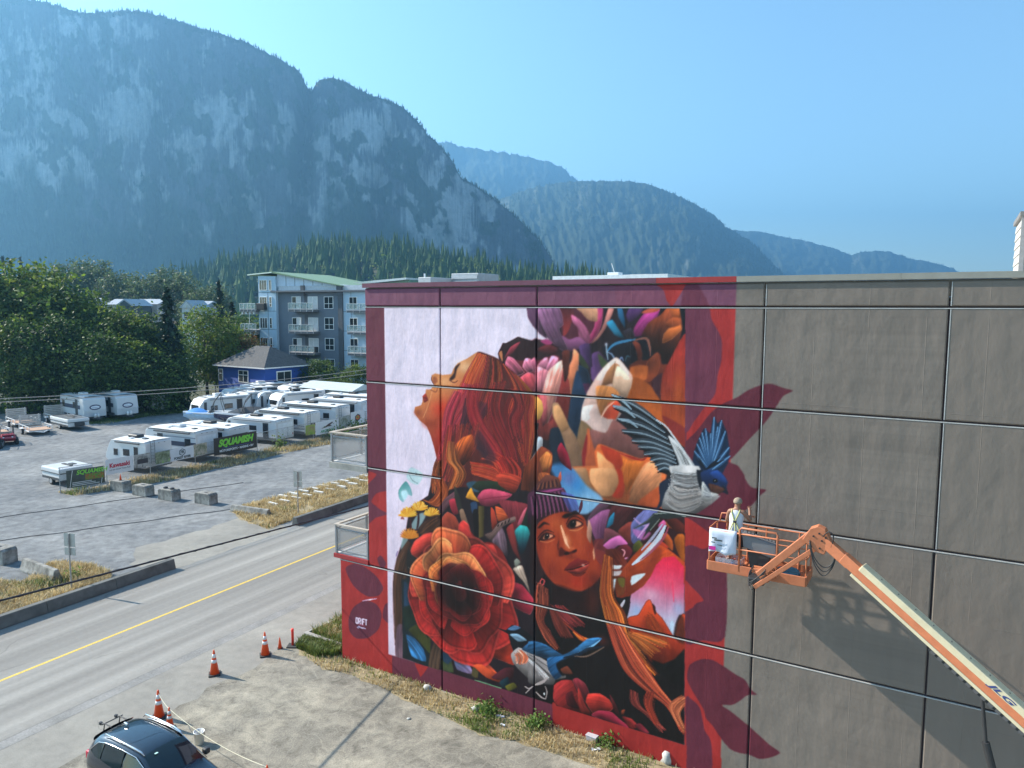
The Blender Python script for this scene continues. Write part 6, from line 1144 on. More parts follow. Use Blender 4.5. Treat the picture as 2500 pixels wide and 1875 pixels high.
# open utility trailers with slatted ramp gates
M_WOOD = P('bare_plywood', (.40,.25,.17), .8, var=.2, scale=2); M_GATE = P('weathered_slats', (.46,.43,.40), .8, var=.15); M_TWH = P('white_painted_frame', (.66,.66,.66), .5)
def utility(label, c, az, deck=M_WOOD):
    t = thing('utility_trailer', label, 'trailer', (c[0], c[1], 0), az, 'open utility trailers'); L, w = 3.7, 1.0
    MB().box((-L/2, -w, .52), (L/2, w, .58)).build('deck', deck, t)
    mb = MB()
    for y in (-w - .03, w + .03): mb.box((-L/2, y - .03, .42), (L/2, y + .03, .52)); mb.box((-L/2, y - .025, .9), (L/2, y + .025, .95)); [mb.box((x, y - .025, .52), (x + .05, y + .025, .9)) for x in (-L/2, -.6, .6, L/2 - .05)]
    mb.box((L/2 - .05, -w, .9), (L/2, w, .95)); mb.box((L/2 - .05, -w, .42), (L/2, w, .518)); mb.build('frame', M_TWH, t)
    for k in range(6): MB().box((-L/2 - .06, -w, .60 + .2*k), (-L/2 - .03, w, .76 + .2*k)).build('slat', M_GATE, t)
    MB().box((-L/2 - .1, -w + .1, .58), (-L/2 - .065, -w + .18, 1.8)).build('gate_post', M_TWH, t); MB().box((-L/2 - .1, w - .18, .58), (-L/2 - .065, w - .1, 1.8)).build('gate_post', M_TWH, t)
    for s in (-1, 1): wheel(t, -.1, s*(w + .18), .3); rbox(t, 'fender', (-.5, s*(w + .18) - .12, .63), (.3, s*(w + .18) + .12, .68), M_TWH, .02)
    MB().beam((L/2, -.6, .46), (L/2 + 1.1, 0, .46), .07, .08).beam((L/2, .6, .46), (L/2 + 1.1, 0, .46), .07, .08).build('hitch', M_TWH, t); return t
utility('plywood-floored utility trailer with slatted gate in the sunlight', (-49.6, 76.6), R_(-43)); utility('utility trailer with slatted gate behind the eight-wheeled buggy', (-52.6, 74.6), R_(-43)); utility('shaded utility trailer with slatted gate left of the folded camper', (-54.3, 81.5), R_(-43)); utility('far shaded utility trailer with slatted gate beneath the trees', (-52.0, 84.6), R_(-43))
# eight-wheeled amphibious buggies
def buggy(label, c, az, m):
    t = thing('amphibious_buggy', label, 'buggy', (c[0], c[1], 0), az, 'eight-wheeled amphibious buggies'); 
    MB().prism([(-1.5, .45), (1.15, .35), (1.5, .65), (1.45, .85), (.5, .95), (.35, .80), (-1.1, .80), (-1.5, .92)], (0, -.62, 0), (1,0,0), (0,0,1), (0, 1.24, 0)).build('body', m, t, bevel=.05)
    rbox(t, 'bonnet', (.5, -.5, .93), (1.35, .5, 1.02), m, .05); rbox(t, 'seat', (-.35, -.5, .8), (.15, .5, 1.0), M_BLK, .05); rbox(t, 'seat', (-1.2, -.5, .8), (-.7, .5, 1.0), M_BLK, .05)
    mb = MB()
    for x in (-1.35, -.4, .35): mb.tube([(x, -.58, .85), (x + .02, -.56, 1.55), (x + .05, -.4, 1.75), (x + .05, .4, 1.75), (x + .02, .56, 1.55), (x, .58, .85)], .028, 6)
    for y in (-.45, .45): mb.cyl((-1.3, y, 1.74), (.4, y, 1.74), .025, n=6)
    mb.build('roll_cage', M_STEEL, t)
    for s in (-1, 1):
        for x in (-1.15, -.4, .35, 1.1): wheel(t, x, s*.72, .32, .26)
        MB().cyl((1.42, s*.35, .8), (1.50, s*.35, .8), .07, n=10).build('headlight', M_RVW, t)
    return t
buggy('red eight-wheeled buggy with roll cage on the gravel', (-48.6, 70.7), R_(-52), P('buggy_red', (.33,.03,.05), .35, coat=.4)); q = gz(zA, -22, 1215, .0); buggy('dark eight-wheeled buggy cut off by the left picture edge', (q[0] - .6, q[1] + .4), R_(-60), M_BLK)
# wakeboard boats on trailers
def boat(label, c, az, hull, deck, cover, cover_pts, tower=True):
    t = thing('wakeboard_boat', label, 'boat', (c[0], c[1], 0), az, 'boats on trailers'); n = 14; V = []; 
    for i in range(n + 1):
        x = -3.2 + 6.4 * i / n; u = i / n; b = 1.2 * (1 - max(0, (u - .45) / .55) ** 2.6) + .02; kz = .75 + .55 * max(0, (u - .6) / .4) ** 2; sz = 1.45 + .22 * u * u
        V += [(x, 0, kz), (x, b * .75, kz + .28), (x, b * .96, kz + .5 if kz + .5 < sz - .1 else sz - .1), (x, b, sz), (x, b * .86, sz + .07)]
    m = 5; mb = MB(); mb.add(V + [(x, -y, z) for x, y, z in V], [(i*m + k, (i+1)*m + k, (i+1)*m + k + 1, i*m + k + 1) for i in range(n) for k in range(m-1)] + [(m*(n+1) + i*m + k, m*(n+1) + i*m + k + 1, m*(n+1) + (i+1)*m + k + 1, m*(n+1) + (i+1)*m + k) for i in range(n) for k in range(m-1)] + [(0,1,2,3,4, m*(n+1)+4, m*(n+1)+3, m*(n+1)+2, m*(n+1)+1)])
    mb.build('hull', hull, t, smooth=False)
    mb = MB(); S = [(V[i*m + 4][0], V[i*m + 4][1], V[i*m + 4][2] - .004) for i in range(n + 1)]; mb.add(S + [(x, -y, z) for x, y, z in S], [(i, i+1, n+2+i, n+1+i) for i in range(n)]); mb.build('deck', deck, t)
    rb = MB(); [rb.tube([(V[i*m + 3][0], s*V[i*m + 3][1], V[i*m + 3][2]) for i in range(n + 1)], .05, 6) for s in (-1, 1)]; rb.build('rub_rail', M_RVW, t)
    mb = MB(); x0, x1, hh = cover_pts; k = 8
    Q = [(x0 + (x1 - x0) * i / k, s * .85 * (1 - .25 * (i / k) ** 3), 1.55 + .06 * i / k) for s in (-1, 1) for i in range(k + 1)]; R2 = [(x0 + (x1 - x0) * i / k, 0, 1.58 + hh * math.sin(math.pi * (i + .6) / (k + 1.4))) for i in range(k + 1)]
    mb.add(Q + R2, [(i, i+1, 2*k+3+i, 2*k+2+i) for i in range(k)] + [(k+1+i, 2*k+2+i, 2*k+3+i, k+2+i) for i in range(k)]); mb.build('canvas_cover', cover, t, smooth=True)
    MB().prism([(.35, 1.6), (.9, 1.62), (.35, 2.05)], (0, -.8, 0), (1,0,0), (0,0,1), (0, 1.6, 0)).build('windscreen', P('boat_windscreen', (.05,.06,.07), .1, alpha=.6, var=0), t)
    if tower:
        mb = MB(); 
        for s in (-1, 1): mb.tube([(.7, s*1.05, 1.6), (.3, s*1.05, 2.5), (-.2, s*.85, 3.0), (-.3, s*.3, 3.1), (-.3, 0, 3.1)], .035, 6); mb.tube([(-.6, s*1.05, 1.6), (-.35, s*1.0, 2.4), (-.25, s*.85, 2.98)], .03, 6)
        mb.build('tower', M_BLK, t)
    MB().box((-2.8, -.75, .5), (2.4, -.6, .62)).box((-2.8, .6, .5), (2.4, .75, .62)).box((-1, -1.1, .42), (-.85, 1.1, .5)).beam((2.3, 0, .55), (4.0, 0, .5), .12, .14).build('trailer_frame', M_STEEL, t)
    for s in (-1, 1): wheel(t, -.9, s*1.0, .33)
    MB().cyl((3.9, .12, .1), (3.9, .12, .9), .04, n=8).build('jack', M_STEEL, t); return t
q = gz(zb_, 95, 430, 1.9); _b1 = boat('light blue wakeboard boat with bright blue cover', (q[0] + 3.2, q[1] + 1.0), R_(198), P('boat_blue_hull', (.33,.50,.68), .25, coat=.4), M_RVW, P('blue_boat_cover', (.03,.20,.55), .7), (1.0, 2.9, .38))
q = gz(zb_, 440, 440, 1.9); _b2 = boat('white and navy wakeboard boat with black cover', (q[0] + 3.3, q[1] + .9), R_(198), P('boat_navy_hull', (.05,.055,.11), .25, coat=.4), M_RVW, M_BLK, (-2.6, 1.9, .5))
for _b in (_b1, _b2): _b.scale = (1.08, 1.08, 1.3)
# ------------------------------------------------------------------ chain-link fence with banners
FP = [(-31.8, 51.4), (-29.75, 53.7), (-28.0, 56.7), (-26.1, 60.4), (-25.0, 62.6), (-23.0, 66.3), (-21.3, 69.9), (-18.0, 75.6), (-16.1, 81.0), (-13, 89)]
t = NT('chain_link'); v = t.mapping((1, 1, 1)); sep = t.n.new('ShaderNodeSeparateXYZ'); t.l(t.src, sep.inputs[0]); s1 = t.math('ADD', t.math('ADD', sep.outputs[0], sep.outputs[1]), sep.outputs[2]); s2 = t.math('SUBTRACT', t.math('ADD', sep.outputs[0], sep.outputs[1]), sep.outputs[2])
f1 = t.math('LESS_THAN', t.math('FRACT', t.math('DIVIDE', s1, .07)), .10); f2 = t.math('LESS_THAN', t.math('FRACT', t.math('DIVIDE', s2, .07)), .10); t.l(t.math('MAXIMUM', f1, f2), t.b.inputs['Alpha']); t.set(Roughness=.5, Metallic=.6); t.b.inputs['Base Color'].default_value = (.30,.31,.31,1); M_LINK = t.m; M_FPOST = P('galvanised_post', (.36,.37,.37), .5, .4)
FEN = thing('chain_link_fence', 'galvanised chain-link fence along the front of the trailer lot', 'fence', (0, 0, 0)); FH = 1.82
for a, b in zip(FP, FP[1:]):
    n = max(1, round(math.dist(a, b) / 3.0))
    for k in range(n):
        p = (a[0] + (b[0]-a[0])*k/n, a[1] + (b[1]-a[1])*k/n); q = (a[0] + (b[0]-a[0])*(k+1)/n, a[1] + (b[1]-a[1])*(k+1)/n)
        MB().cyl((*p, 0), (*p, FH + .03), .032, n=8).build('post', M_FPOST, FEN); MB().cyl((*p, FH), (*q, FH), .022, n=6).cyl((*p, .08), (*q, .08), .018, n=6).build('rail', M_FPOST, FEN)
        MB().add([(*p, .1), (*q, .1), (*q, FH), (*p, FH)], [(0,1,2,3)]).build('mesh_panel', M_LINK, FEN, fix=False)
def on_fence(px, py):
    r = ray(px, py)
    for a, b in zip(FP, FP[1:]):
        A = np.array(a); d = np.array(b) - A; M2 = np.array([[r[0], -d[0]], [r[1], -d[1]]]); k, s = np.linalg.solve(M2, A)
        if -.02 <= s <= 1.02: return A + d * s, d / np.hypot(*d), CAM_H + r[2] * k
    return None
def banner(label, x0, x1, y0b, y1t, ang_m, hgt, group='advertising banners on the fence'):
    """spans the fence between zoom columns x0 and x1, lower edge seen at y0b at its left end"""
    a = on_fence(*zA(x0, y0b)); b = on_fence(*zA(x1, y1t)); p, q = a[0], b[0]; d = (q - p); L = float(np.hypot(*d)); az = math.atan2(d[1], d[0]); z = a[2]
    nrm = np.array([math.sin(az), -math.cos(az)]); o = p + nrm * .06
    t = thing('banner', label, 'banner', (o[0], o[1], max(z, .22)), az, group); MB().box((0, -.004, 0), (L, .004, hgt)).build('sheet', ang_m, t); return t, L, hgt
def photo_mat(name, cols, scale=3.0):
    t = NT(name); n = t.noise(scale, 6, .65, dist=.5); t.set(Roughness=.6); return t.out(t.ramp(n, [(.28 + .44 * i / (len(cols) - 1), c) for i, c in enumerate(cols)]))
LR = (R_(90), 0, 0); M_LIME = P('lime_print', (.22,.62,.05), .6, var=.15); M_WPR = P('white_print', (.75,.75,.74), .6, var=0); M_RPR = P('red_print', (.50,.03,.06), .6, var=0); M_KPR = P('dark_print', (.04,.06,.06), .6, var=0); M_BROWN = P('brown_vinyl', (.045,.035,.028), .6, var=.1); M_WVIN = P('white_vinyl', (.68,.68,.69), .6, var=.04)
t, L, h = banner('dark mesh banner with lime lettering at the fence corner', 400, 628, 1455, 1400, P('dark_green_vinyl', (.075,.09,.075), .6, alpha=.85, var=.3), 1.25)
lettering(t, 'SQUAMISH', .42, (L*.66, -.008, h*.80), LR, M_LIME, shear=.25, bold=.01); MB().box((L*.48, -.012, h*.32), (L*.98, -.006, h*.66)).build('picture', photo_mat('buggy_photo', [(.03,.04,.02),(.10,.30,.03),(.35,.05,.03),(.2,.5,.05)], 5), t)
for k in range(3): MB().box((L*.14, -.010, h*(.06 + .09*k)), (L*(.85 - .1*k), -.006, h*(.09 + .09*k))).build('print_line', M_WPR, t)
for k in (.08, .9): MB().beam((L*k, -.009, .02), (L*(k + .08), -.009, h - .02), .004, .03).build('print_stripe', M_WPR, t)
t, L, h = banner('white banner with red Kawasaki lettering', 632, 800, 1378, 1335, M_WVIN, 1.15); lettering(t, 'Kawasaki', .46, (L*.5, -.008, h*.55), LR, M_RPR, bold=.018, sx=.92); lettering(t, 'Let the Good Times Roll', .16, (L*.5, -.008, h*.28), LR, M_KPR, shear=.2)
t, L, h = banner('grey photo banner of an off-road vehicle', 802, 900, 1335, 1300, photo_mat('vehicle_photo', [(.06,.06,.05),(.25,.24,.22),(.45,.43,.40),(.12,.11,.10)], 2.4), 1.0); MB().box((L*.2, -.012, h*.25), (L*.85, -.006, h*.62)).build('picture', P('dark_vehicle_print', (.05,.045,.05), .6), t)
t, L, h = banner('green photo banner between the two white ones', 932, 1018, 1312, 1300, photo_mat('forest_photo', [(.04,.05,.03),(.14,.17,.08),(.30,.32,.22),(.25,.5,.05)], 2.6), .92)
t, L, h = banner('white banner with dark hexagon emblem reading FOREST RIVER', 1022, 1160, 1295, 1262, M_WVIN, .95); lettering(t, 'FOREST RIVER', .25, (L*.5, -.008, h*.17), LR, M_KPR, bold=.012, sx=1.0)
hx = [(math.cos(R_(30 + 60*k)), math.sin(R_(30 + 60*k))) for k in range(6)]; MB().prism([(L*.5 + .34*x, h*.62 + .30*y) for x, y in hx], (0, -.008, 0), (1,0,0), (0,0,1), (0, -.003, 0)).build('emblem', M_KPR, t); MB().prism([(L*.5 + .27*x, h*.62 + .235*y) for x, y in hx], (0, -.0115, 0), (1,0,0), (0,0,1), (0, -.003, 0)).build('emblem_field', M_WVIN, t); lettering(t, 'FR', .34, (L*.5, -.016, h*.62), LR, M_KPR, bold=.015)
t, L, h = banner('trailer photo banner left of the big brown one', 1162, 1240, 1262, 1240, photo_mat('trailer_photo', [(.06,.08,.04),(.22,.22,.13),(.5,.42,.33),(.12,.14,.08)], 2.4), .95)
t, L, h = banner('big brown banner with lime SQUAMISH lettering', 1282, 1538, 1262, 1205, M_BROWN, 1.5); lettering(t, 'SQUAMISH', .80, (L*.5, -.008, h*.64), LR, M_LIME, shear=.3, bold=.045, sx=.95); lettering(t, 'MOTORSPORTS • MARINE • RV', .27, (L*.52, -.008, h*.2), LR, M_WPR, bold=.008); MB().box((L*.18, -.010, h*.345), (L*.86, -.006, h*.36)).build('print_line', P('blue_print', (.1,.2,.5), .6), t)
t, L, h = banner('tan photo banner left of the leaping cat banner', 1832, 1888, 1140, 1128, photo_mat('autumn_photo', [(.12,.10,.04),(.35,.28,.12),(.25,.40,.05),(.10,.08,.05)], 2.4), 1.0)
t, L, h = banner('white banner with leaping cat and green lettering', 1892, 2030, 1138, 1112, M_WVIN, 1.3); lettering(t, 'ARCTIC CAT', .34, (L*.5, -.008, h*.2), LR, P('green_print', (.03,.28,.10), .6, var=0), shear=.35, bold=.012)
MB().prism([(L*.22, h*.42), (L*.40, h*.55), (L*.55, h*.72), (L*.72, h*.84), (L*.74, h*.74), (L*.62, h*.62), (L*.70, h*.52), (L*.52, h*.52), (L*.40, h*.46)], (0, -.008, 0), (1,0,0), (0,0,1), (0, -.003, 0)).build('emblem', P('cat_print', (.10,.06,.05), .6), t)
t, L, h = banner('hill photo banner right of the leaping cat banner', 2034, 2098, 1098, 1082, photo_mat('hill_photo', [(.06,.08,.05),(.2,.22,.16),(.40,.41,.40),(.1,.12,.08)], 2.0), 1.2)
t, L, h = banner('white banner with orange and black badge by the red wall', 2102, 2184, 1080, 1060, M_WVIN, 1.4); MB().prism([(L*.5 + .62*x, h*.5 + .40*y) for x, y in hx], (0, -.008, 0), (1,0,0), (0,0,1), (0, -.003, 0)).build('emblem', M_KPR, t); MB().prism([(L*.5 + .45*x, h*.5 + .27*y) for x, y in hx], (0, -.0115, 0), (1,0,0), (0,0,1), (0, -.003, 0)).build('emblem_field', P('orange_print', (.55,.13,.03), .6), t)
# ================================================================== STREET FURNITURE, CONES, CAR
t = NT('mossy_concrete'); n = t.noise(2.2, 6, .65); n2 = t.noise(14, 4, .7); geo = t.n.new('ShaderNodeNewGeometry')
c = t.ramp(n, [(.32, (.09,.088,.078)), (.5, (.22,.21,.19)), (.7, (.38,.37,.34))]); t.set(Roughness=.95); M_BLOCK = t.out(c, t.bump(n2, .4, .02))
def eco_block(label, c, az, sz=(1.42, .72, .74), hooks=False):
    t = thing('concrete_block', label, 'block', (c[0], c[1], 0), az, 'concrete blocks closing the driveway'); a, b, h = sz[0]/2, sz[1]/2, sz[2]
    MB().prism([(-a, 0), (a, 0), (a, h - .12), (a - .12, h), (-a + .12, h), (-a, h - .12)], (0, -b, 0), (1,0,0), (0,0,1), (0, sz[1], 0)).build('body', M_BLOCK, t, bevel=.03)
    if hooks:
        for x in (-.35, .3): MB().lathe([(0, h), (.16, h), (.14, h + .10), (.05, h + .13), (0, h + .13)], 9, c=(x, 0, 0)).build('key', M_BLK, t)
    else: MB().box((-.12, -.05, h + .001), (.12, .05, h + .03)).build('lifting_eye', M_STEEL, t)
    return t
for (c, lab, hk) in (((-28.0, 52.3), 'leftmost concrete block, with a small cone on top', False), ((-25.75, 51.0), 'paler concrete block second from the fence', False), ((-23.4, 49.85), 'dark concrete block with two round keys on top', True), ((-20.5, 48.9), 'concrete block standing alone nearest the building', False)): eco_block(lab, c, R_(-27), hooks=hk)
q = g(*zB(20, 440)); eco_block('weathered concrete block at the left picture edge', (q[0] - .5, q[1] + .5), R_(-22), (1.6, .8, .8))
def barrier(name, label, p, q, w0, w1, h, m, group=None):
    az = math.atan2(q[1] - p[1], q[0] - p[0]); L = math.dist(p[:2], q[:2]); t = thing(name, label, 'barrier', (p[0], p[1], 0), az, group); n = max(1, round(L / 3.0))
    for k in range(n): MB().prism([(-w0/2, 0), (w0/2, 0), (w0/2, .1), (w1/2, h), (-w1/2, h), (-w0/2, .1)], (L*k/n + .006, 0, 0), (0,1,0), (0,0,1), (L/n - .012, 0, 0)).build('segment', m, t, bevel=.025)
    return t
barrier('road_barrier', 'long low dark concrete barrier along the road at lower left', RD(-4.75, -26), RD(-4.75, 2.2), .5, .3, .50, P('dark_barrier_concrete', (.12,.12,.112), .95, var=.35, scale=1.5, bump=.3))
a = g(*zB(1770, 205)); b = RD(-4.9, 60); barrier('road_barrier', 'long low dark concrete barrier beyond the driveway beside the dry verge', a, b, .5, .3, .50, P('dark_barrier_concrete', (0,0,0)))
a = g(*zB(150, 470)); b = g(*zB(345, 545)); barrier('parking_barrier', 'tapered grey concrete barrier in the dry grass behind the sign', a, b, .5, .18, .62, M_BLOCK)
a = g(*zA(1395, 1590)); b = g(*zA(1615, 1622)); barrier('parking_barrier', 'low tapered concrete barrier at the edge of the far dry verge', a, b, .45, .2, .42, M_BLOCK)
# wheel-stop strips in the far verge
M_STRIP = P('white_strip', (.62,.61,.58), .8); k0 = 0
for row, (x0, y0, x1, y1) in enumerate(((1640, 1558, 2185, 1420), (1700, 1512, 2190, 1390))):
    for k in range(9):
        u = k / 8; q = g(*zA(x0 + (x1-x0)*u, y0 + (y1-y0)*u)); o = MB().box((-.42, -.08, 0), (.42, .08, .17)).build('edging_strip', M_STRIP); o.location = (q[0], q[1], .02); o.rotation_euler[2] = R_(-30 + (k*37 % 11) - 5); tag(o, 'white strip %s from the barrier end in the %s verge row' % (('one','two','three','four','five','six','seven','eight','nine')[k], ('near','far')[row]), 'edging', 'white strips in the far verge')
# road signs seen from behind
M_SIGNB = P('sign_back_aluminium', (.50,.48,.44), .5, .3, var=.1); M_POLE = P('sign_pole', (.34,.34,.33), .5, .4)
def road_sign(label, base, h, az):
    t = thing('road_sign', label, 'sign', (base[0], base[1], 0), az, 'road signs seen from behind'); MB().cyl((0,0,0), (0,0,h), .035, n=8).build('pole', M_POLE, t)
    MB().box((-.31, .037, h - .62), (.31, .045, h + .02)).build('plate', M_SIGNB, t, bevel=.004); MB().box((-.31, .037, h - 1.02), (.31, .045, h - .66)).build('plate', M_SIGNB, t, bevel=.004)
    MB().box((-.03, -.045, h - .5), (.03, -.036, h - .2)).build('bracket', M_POLE, t)
road_sign('road sign seen from behind in the near dry verge', g(*zB(430, 603)), 2.75, R_(-14)); road_sign('road sign seen from behind in the far verge', g(*zA(1790, 1615)), 2.8, R_(-14))
# traffic cones
M_CO = P('cone_orange', (.80,.085,.015), .45, var=.08); M_RB = P('cone_black_base', (.03,.03,.03), .8); M_REF = P('cone_reflective_white', (.72,.72,.72), .4)
def cone(label, c, h=.914, bands=True, red=False, base=True):
    t = thing('traffic_cone', label, 'cone', (c[0], c[1], c[2] if len(c) > 2 else 0), R_(20), 'orange traffic cones'); k = h / .914; R0 = .17 * k; r = lambda z: R0 * (1 - z / (h * 1.16))
    MB().box((-.2*k, -.2*k, .01), (.2*k, .2*k, .05*k)).build('base', M_RB, t, bevel=.012)
    MB().lathe([(r(.05*k), .05*k), (r(h*.97), h*.97), (r(h) * .8, h), (0, h)], 20).build('body', M_CO, t, smooth=True)
    if bands:
        for a, b in ((.50, .62), (.70, .84)): MB().lathe([(r(h*a) + .003, h*a), (r(h*b) + .003, h*b)], 20).build('band', M_REF, t, smooth=True)
    return t
cone('tall banded cone in the middle beside the gutter', g(*zB(1288, 1098))); cone('tall banded cone nearest the small plain cone', g(*zB(1592, 983))); c3 = g(*zB(955, 1355)); cone('tall banded cone behind the parked car with rope tied to it', c3)
cone('small plain cone without bands', g(*zB(1680, 942)), .45, False); c5 = g(*zB(1020, 1425)); cone('short banded cone right beside the roof of the parked car', c5, .71); c6 = g(*zB(1607, 1790)); cone('cone whose tip just shows at the bottom edge', c6, .71)
cone('tiny cone standing on the leftmost concrete block', (-28.0, 52.3, .745), .45, False)
t = thing('delineator_post', 'red flexible delineator post on a black base by the planter', 'post', g(*zB(1757, 928)), 0); MB().box((-.2, -.2, 0), (.2, .2, .05)).build('base', M_RB, t, bevel=.01); MB().lathe([(.05, .05), (.05, .6), (.055, .62), (.055, .7), (.0, .7)], 12).build('post', P('delineator_red', (.85,.05,.03), .45), t, smooth=True)
def sag(a, b, s, n=14): a, b = np.array(a, float), np.array(b, float); return [tuple(a + (b - a) * k / n - np.array([0, 0, 4 * s * (k/n) * (1 - k/n)])) for k in range(n + 1)]
t = thing('rope', 'thin pale rope strung between the cones past the car', 'rope'); mb = MB(); mb.tube(sag((*c3[:2], .82), (*c5[:2], .66), .05), .008, 5); mb.tube(sag((*c5[:2], .66), (*c6[:2], .66), .2), .008, 5); mb.build('cord', P('pale_rope', (.72,.68,.50), .8), t)
b = g(*zB(1197, 1512)); t = thing('bucket', 'white open bucket standing beside the car', 'bucket', (b[0], b[1], 0)); MB().lathe([(.0, .0), (.13, .0), (.155, .37), (.165, .37), (.165, .39), (.145, .39), (.125, .03), (0, .03)], 20).build('pail', P('bucket_white', (.75,.75,.73), .4), t, smooth=True); MB().lathe([(0, .26), (.138, .26)], 20).build('dark_contents', P('bucket_contents', (.02,.02,.025), .5), t); MB().tube([(-.165, 0, .36), (-.15, .06, .25), (0, .17, .2), (.15, .06, .25), (.165, 0, .36)], .005, 5).build('handle', M_STEEL, t)
# overhead cables
M_CAB = P('black_cable', (.012,.012,.02), .6, var=0); M_CAB2 = P('grey_cable', (.30,.29,.27), .6, var=0)
A = g(781, 1875); B = g(990, 1650); nn = np.cross(B - A, np.array(SUN_V))             # the cable whose shadow crosses the forecourt
def on_plane(x, y): r = ray(x, y); O = np.array([0, 0, CAM_H]); return O + r * ((A - O) @ nn) / (r @ nn)
_a, _b = on_plane(*zB(0, 655)), on_plane(*zB(1750, 205)); A, B = _a, _b; dv = (B - A)
t = thing('overhead_cable', 'thick black cable hanging across the lower left in front of the road', 'cable'); mb = MB(); mb.tube([tuple(A + dv * k) for k in np.linspace(-1.2, 3.0, 24)], .030, 6); mb.tube([tuple(A + dv * k + np.array([.03*math.sin(k*60), 0, .03*math.cos(k*60)])) for k in np.linspace(-1.2, 3.0, 160)], .014, 4); mb.build('strand', M_CAB, t)
for i, (ya, yb, z, lab) in enumerate(((918, 744, 7.6, 'upper of two pale cables crossing before the trees'), (938, 768, 7.2, 'lower of two pale cables crossing before the trees'))):
    P0 = at(*zA(0, ya), 40); P1 = at(*zA(2195, yb), 64); d = P1 - P0; t = thing('overhead_cable', lab, 'cable'); MB().tube([tuple(P0 + d * k - np.array([0, 0, 1.1 * 4 * max(0, k) * (1 - k) * .25])) for k in np.linspace(-.6, 1.4, 40)], .022, 5).build('strand', M_CAB2, t)
for i, (xa, ya, xb, yb, lab) in enumerate(((0, 1630, 1460, 1420, 'thin dark line across the gravel lot'), (0, 1770, 1420, 1575, 'thin dark line on the gravel nearest the driveway'))):  # thin dark tubes laid on the gravel as two dark lines
    P0 = g(*zA(xa, ya), .03); P1 = g(*zA(xb, yb), .03); d = P1 - P0; t = thing('ground_line', lab, 'wire'); MB().tube([tuple(P0 + d * k + np.array([0, .12*math.sin(k*19), 0])) for k in np.linspace(-.2, 1.0, 30)], .018, 5).build('strand', M_CAB, t)
# planter kerb, stones and litter along the foot of the wall
pk = [g(*zB(1770, 855)), g(*zB(1905, 770)), g(*zB(2060, 690))]; t = thing('planter_kerb', 'low concrete kerb around the weedy planter at the building corner', 'kerb')
a, b, c = g(*zB(1835, 870)), g(*zB(2045, 945)), g(*zB(2045, 775)); MB().beam((a[0], a[1], .1), (b[0], b[1], .1), .18, .2).build('kerb', M_CONC, t, bevel=.02); MB().beam((a[0], a[1], .1), (c[0], c[1], .1), .12, .16).build('kerb', M_CONC, t, bevel=.02)
z9 = zoomer(700, 1480, .27125); z5_ = zoomer(1300, 1450, .25615)
def rock(label, c, s, m, seed, cat='stone', name='stone'):
    bm = bmesh.new(); bmesh.ops.create_icosphere(bm, subdivisions=2, radius=1); r = random.Random(seed)
    for v in bm.verts: v.co *= r.uniform(.75, 1.15); v.co.x *= s[0]; v.co.y *= s[1]; v.co.z = v.co.z * s[2] + s[2] * .5
    me = bpy.data.meshes.new(name); bm.to_mesh(me); bm.free(); me.materials.append(m); o = link(name, me, None, True, loc=(c[0], c[1], 0)); return tag(o, label, cat)
M_STONE = P('pale_stone', (.42,.41,.38), .9, var=.3, scale=6); rock('pale round boulder in the dry grass at the wall', g(*z9(1262, 755)), (.17, .14, .12), M_STONE, 1); rock('angular pale stone among weeds at the wall', g(*z9(1695, 940)), (.16, .12, .1), M_STONE, 2); rock('broken lump of rock at the lower right of the mural', g(*z5_(1290, 1600)), (.22, .2, .26), M_STONE, 5); rock('flat little stone on the pavement', g(*z9(1098, 1015)), (.07, .06, .03), M_STONE, 4)
q = g(*z5_(570, 1400)); t = thing('electrical_box', 'small grey box lying in the grass below the mural', 'box', (q[0], q[1], .02), R_(-35)); MB().box((-.17, -.11, 0), (.17, .11, .15)).build('case', P('grey_box', (.36,.34,.36), .6), t, bevel=.02); MB().box((-.18, -.12, .151), (.18, .12, .175)).build('lid', P('grey_box_lid', (.45,.43,.45), .6), t, bevel=.008)
M_CAN = P('spray_can_white', (.62,.62,.70), .35)
for i, (x, y, a, lab) in enumerate(((1905, 995, 10, 'spray can lying left of its twin in the dry grass'), (1940, 1005, 0, 'spray can lying right of its twin in the dry grass'), (1950, 1080, -35, 'lone spray can lying on the pavement edge'))):
    q = g(*z9(x, y)); t = thing('spray_can', lab, 'can', (q[0], q[1], .04), R_(a), 'empty spray cans'); MB().cyl((-.1, 0, 0), (.07, 0, 0), .033, n=10).build('body', M_CAN, t); MB().cyl((.07, 0, 0), (.1, 0, 0), .022, n=10).build('cap', M_BLK, t)
q = g(*z5_(605, 1490)); o = MB().add([(-.14,-.05,.01),(.0,-.08,.05),(.15,-.03,.02),(.12,.07,.04),(-.02,.06,.02),(-.13,.05,.05)], [(0,1,4,5),(1,2,3,4)]).build('paper_scrap', M_WPR); o.location = (*q[:2], .01); tag(o, 'crumpled white paper scrap in the weeds below the mural', 'litter')
# ------------------------------------------------------------------ parked car
t = NT('car_paint'); t.set(Roughness=.22, Metallic=.5); t.b.inputs['Coat Weight'].default_value = .8; fl = t.noise(300, 2); M_CAR = t.out(t.ramp(fl, [(.3, (.010,.018,.030)), (.7, (.018,.030,.048))]))
M_CGL = P('car_glass', (.012,.022,.026), .04, var=0, spec=.7); M_CHR = P('chrome', (.70,.68,.68), .15, .9, var=0); M_LAMPR = P('tail_lamp', (.45,.02,.05), .2, var=0)
CAR = thing('parked_car', 'dark blue compact SUV with silver roof rails parked beside the cones', 'car', (-9.35, 18.62, 0), R_(-31))
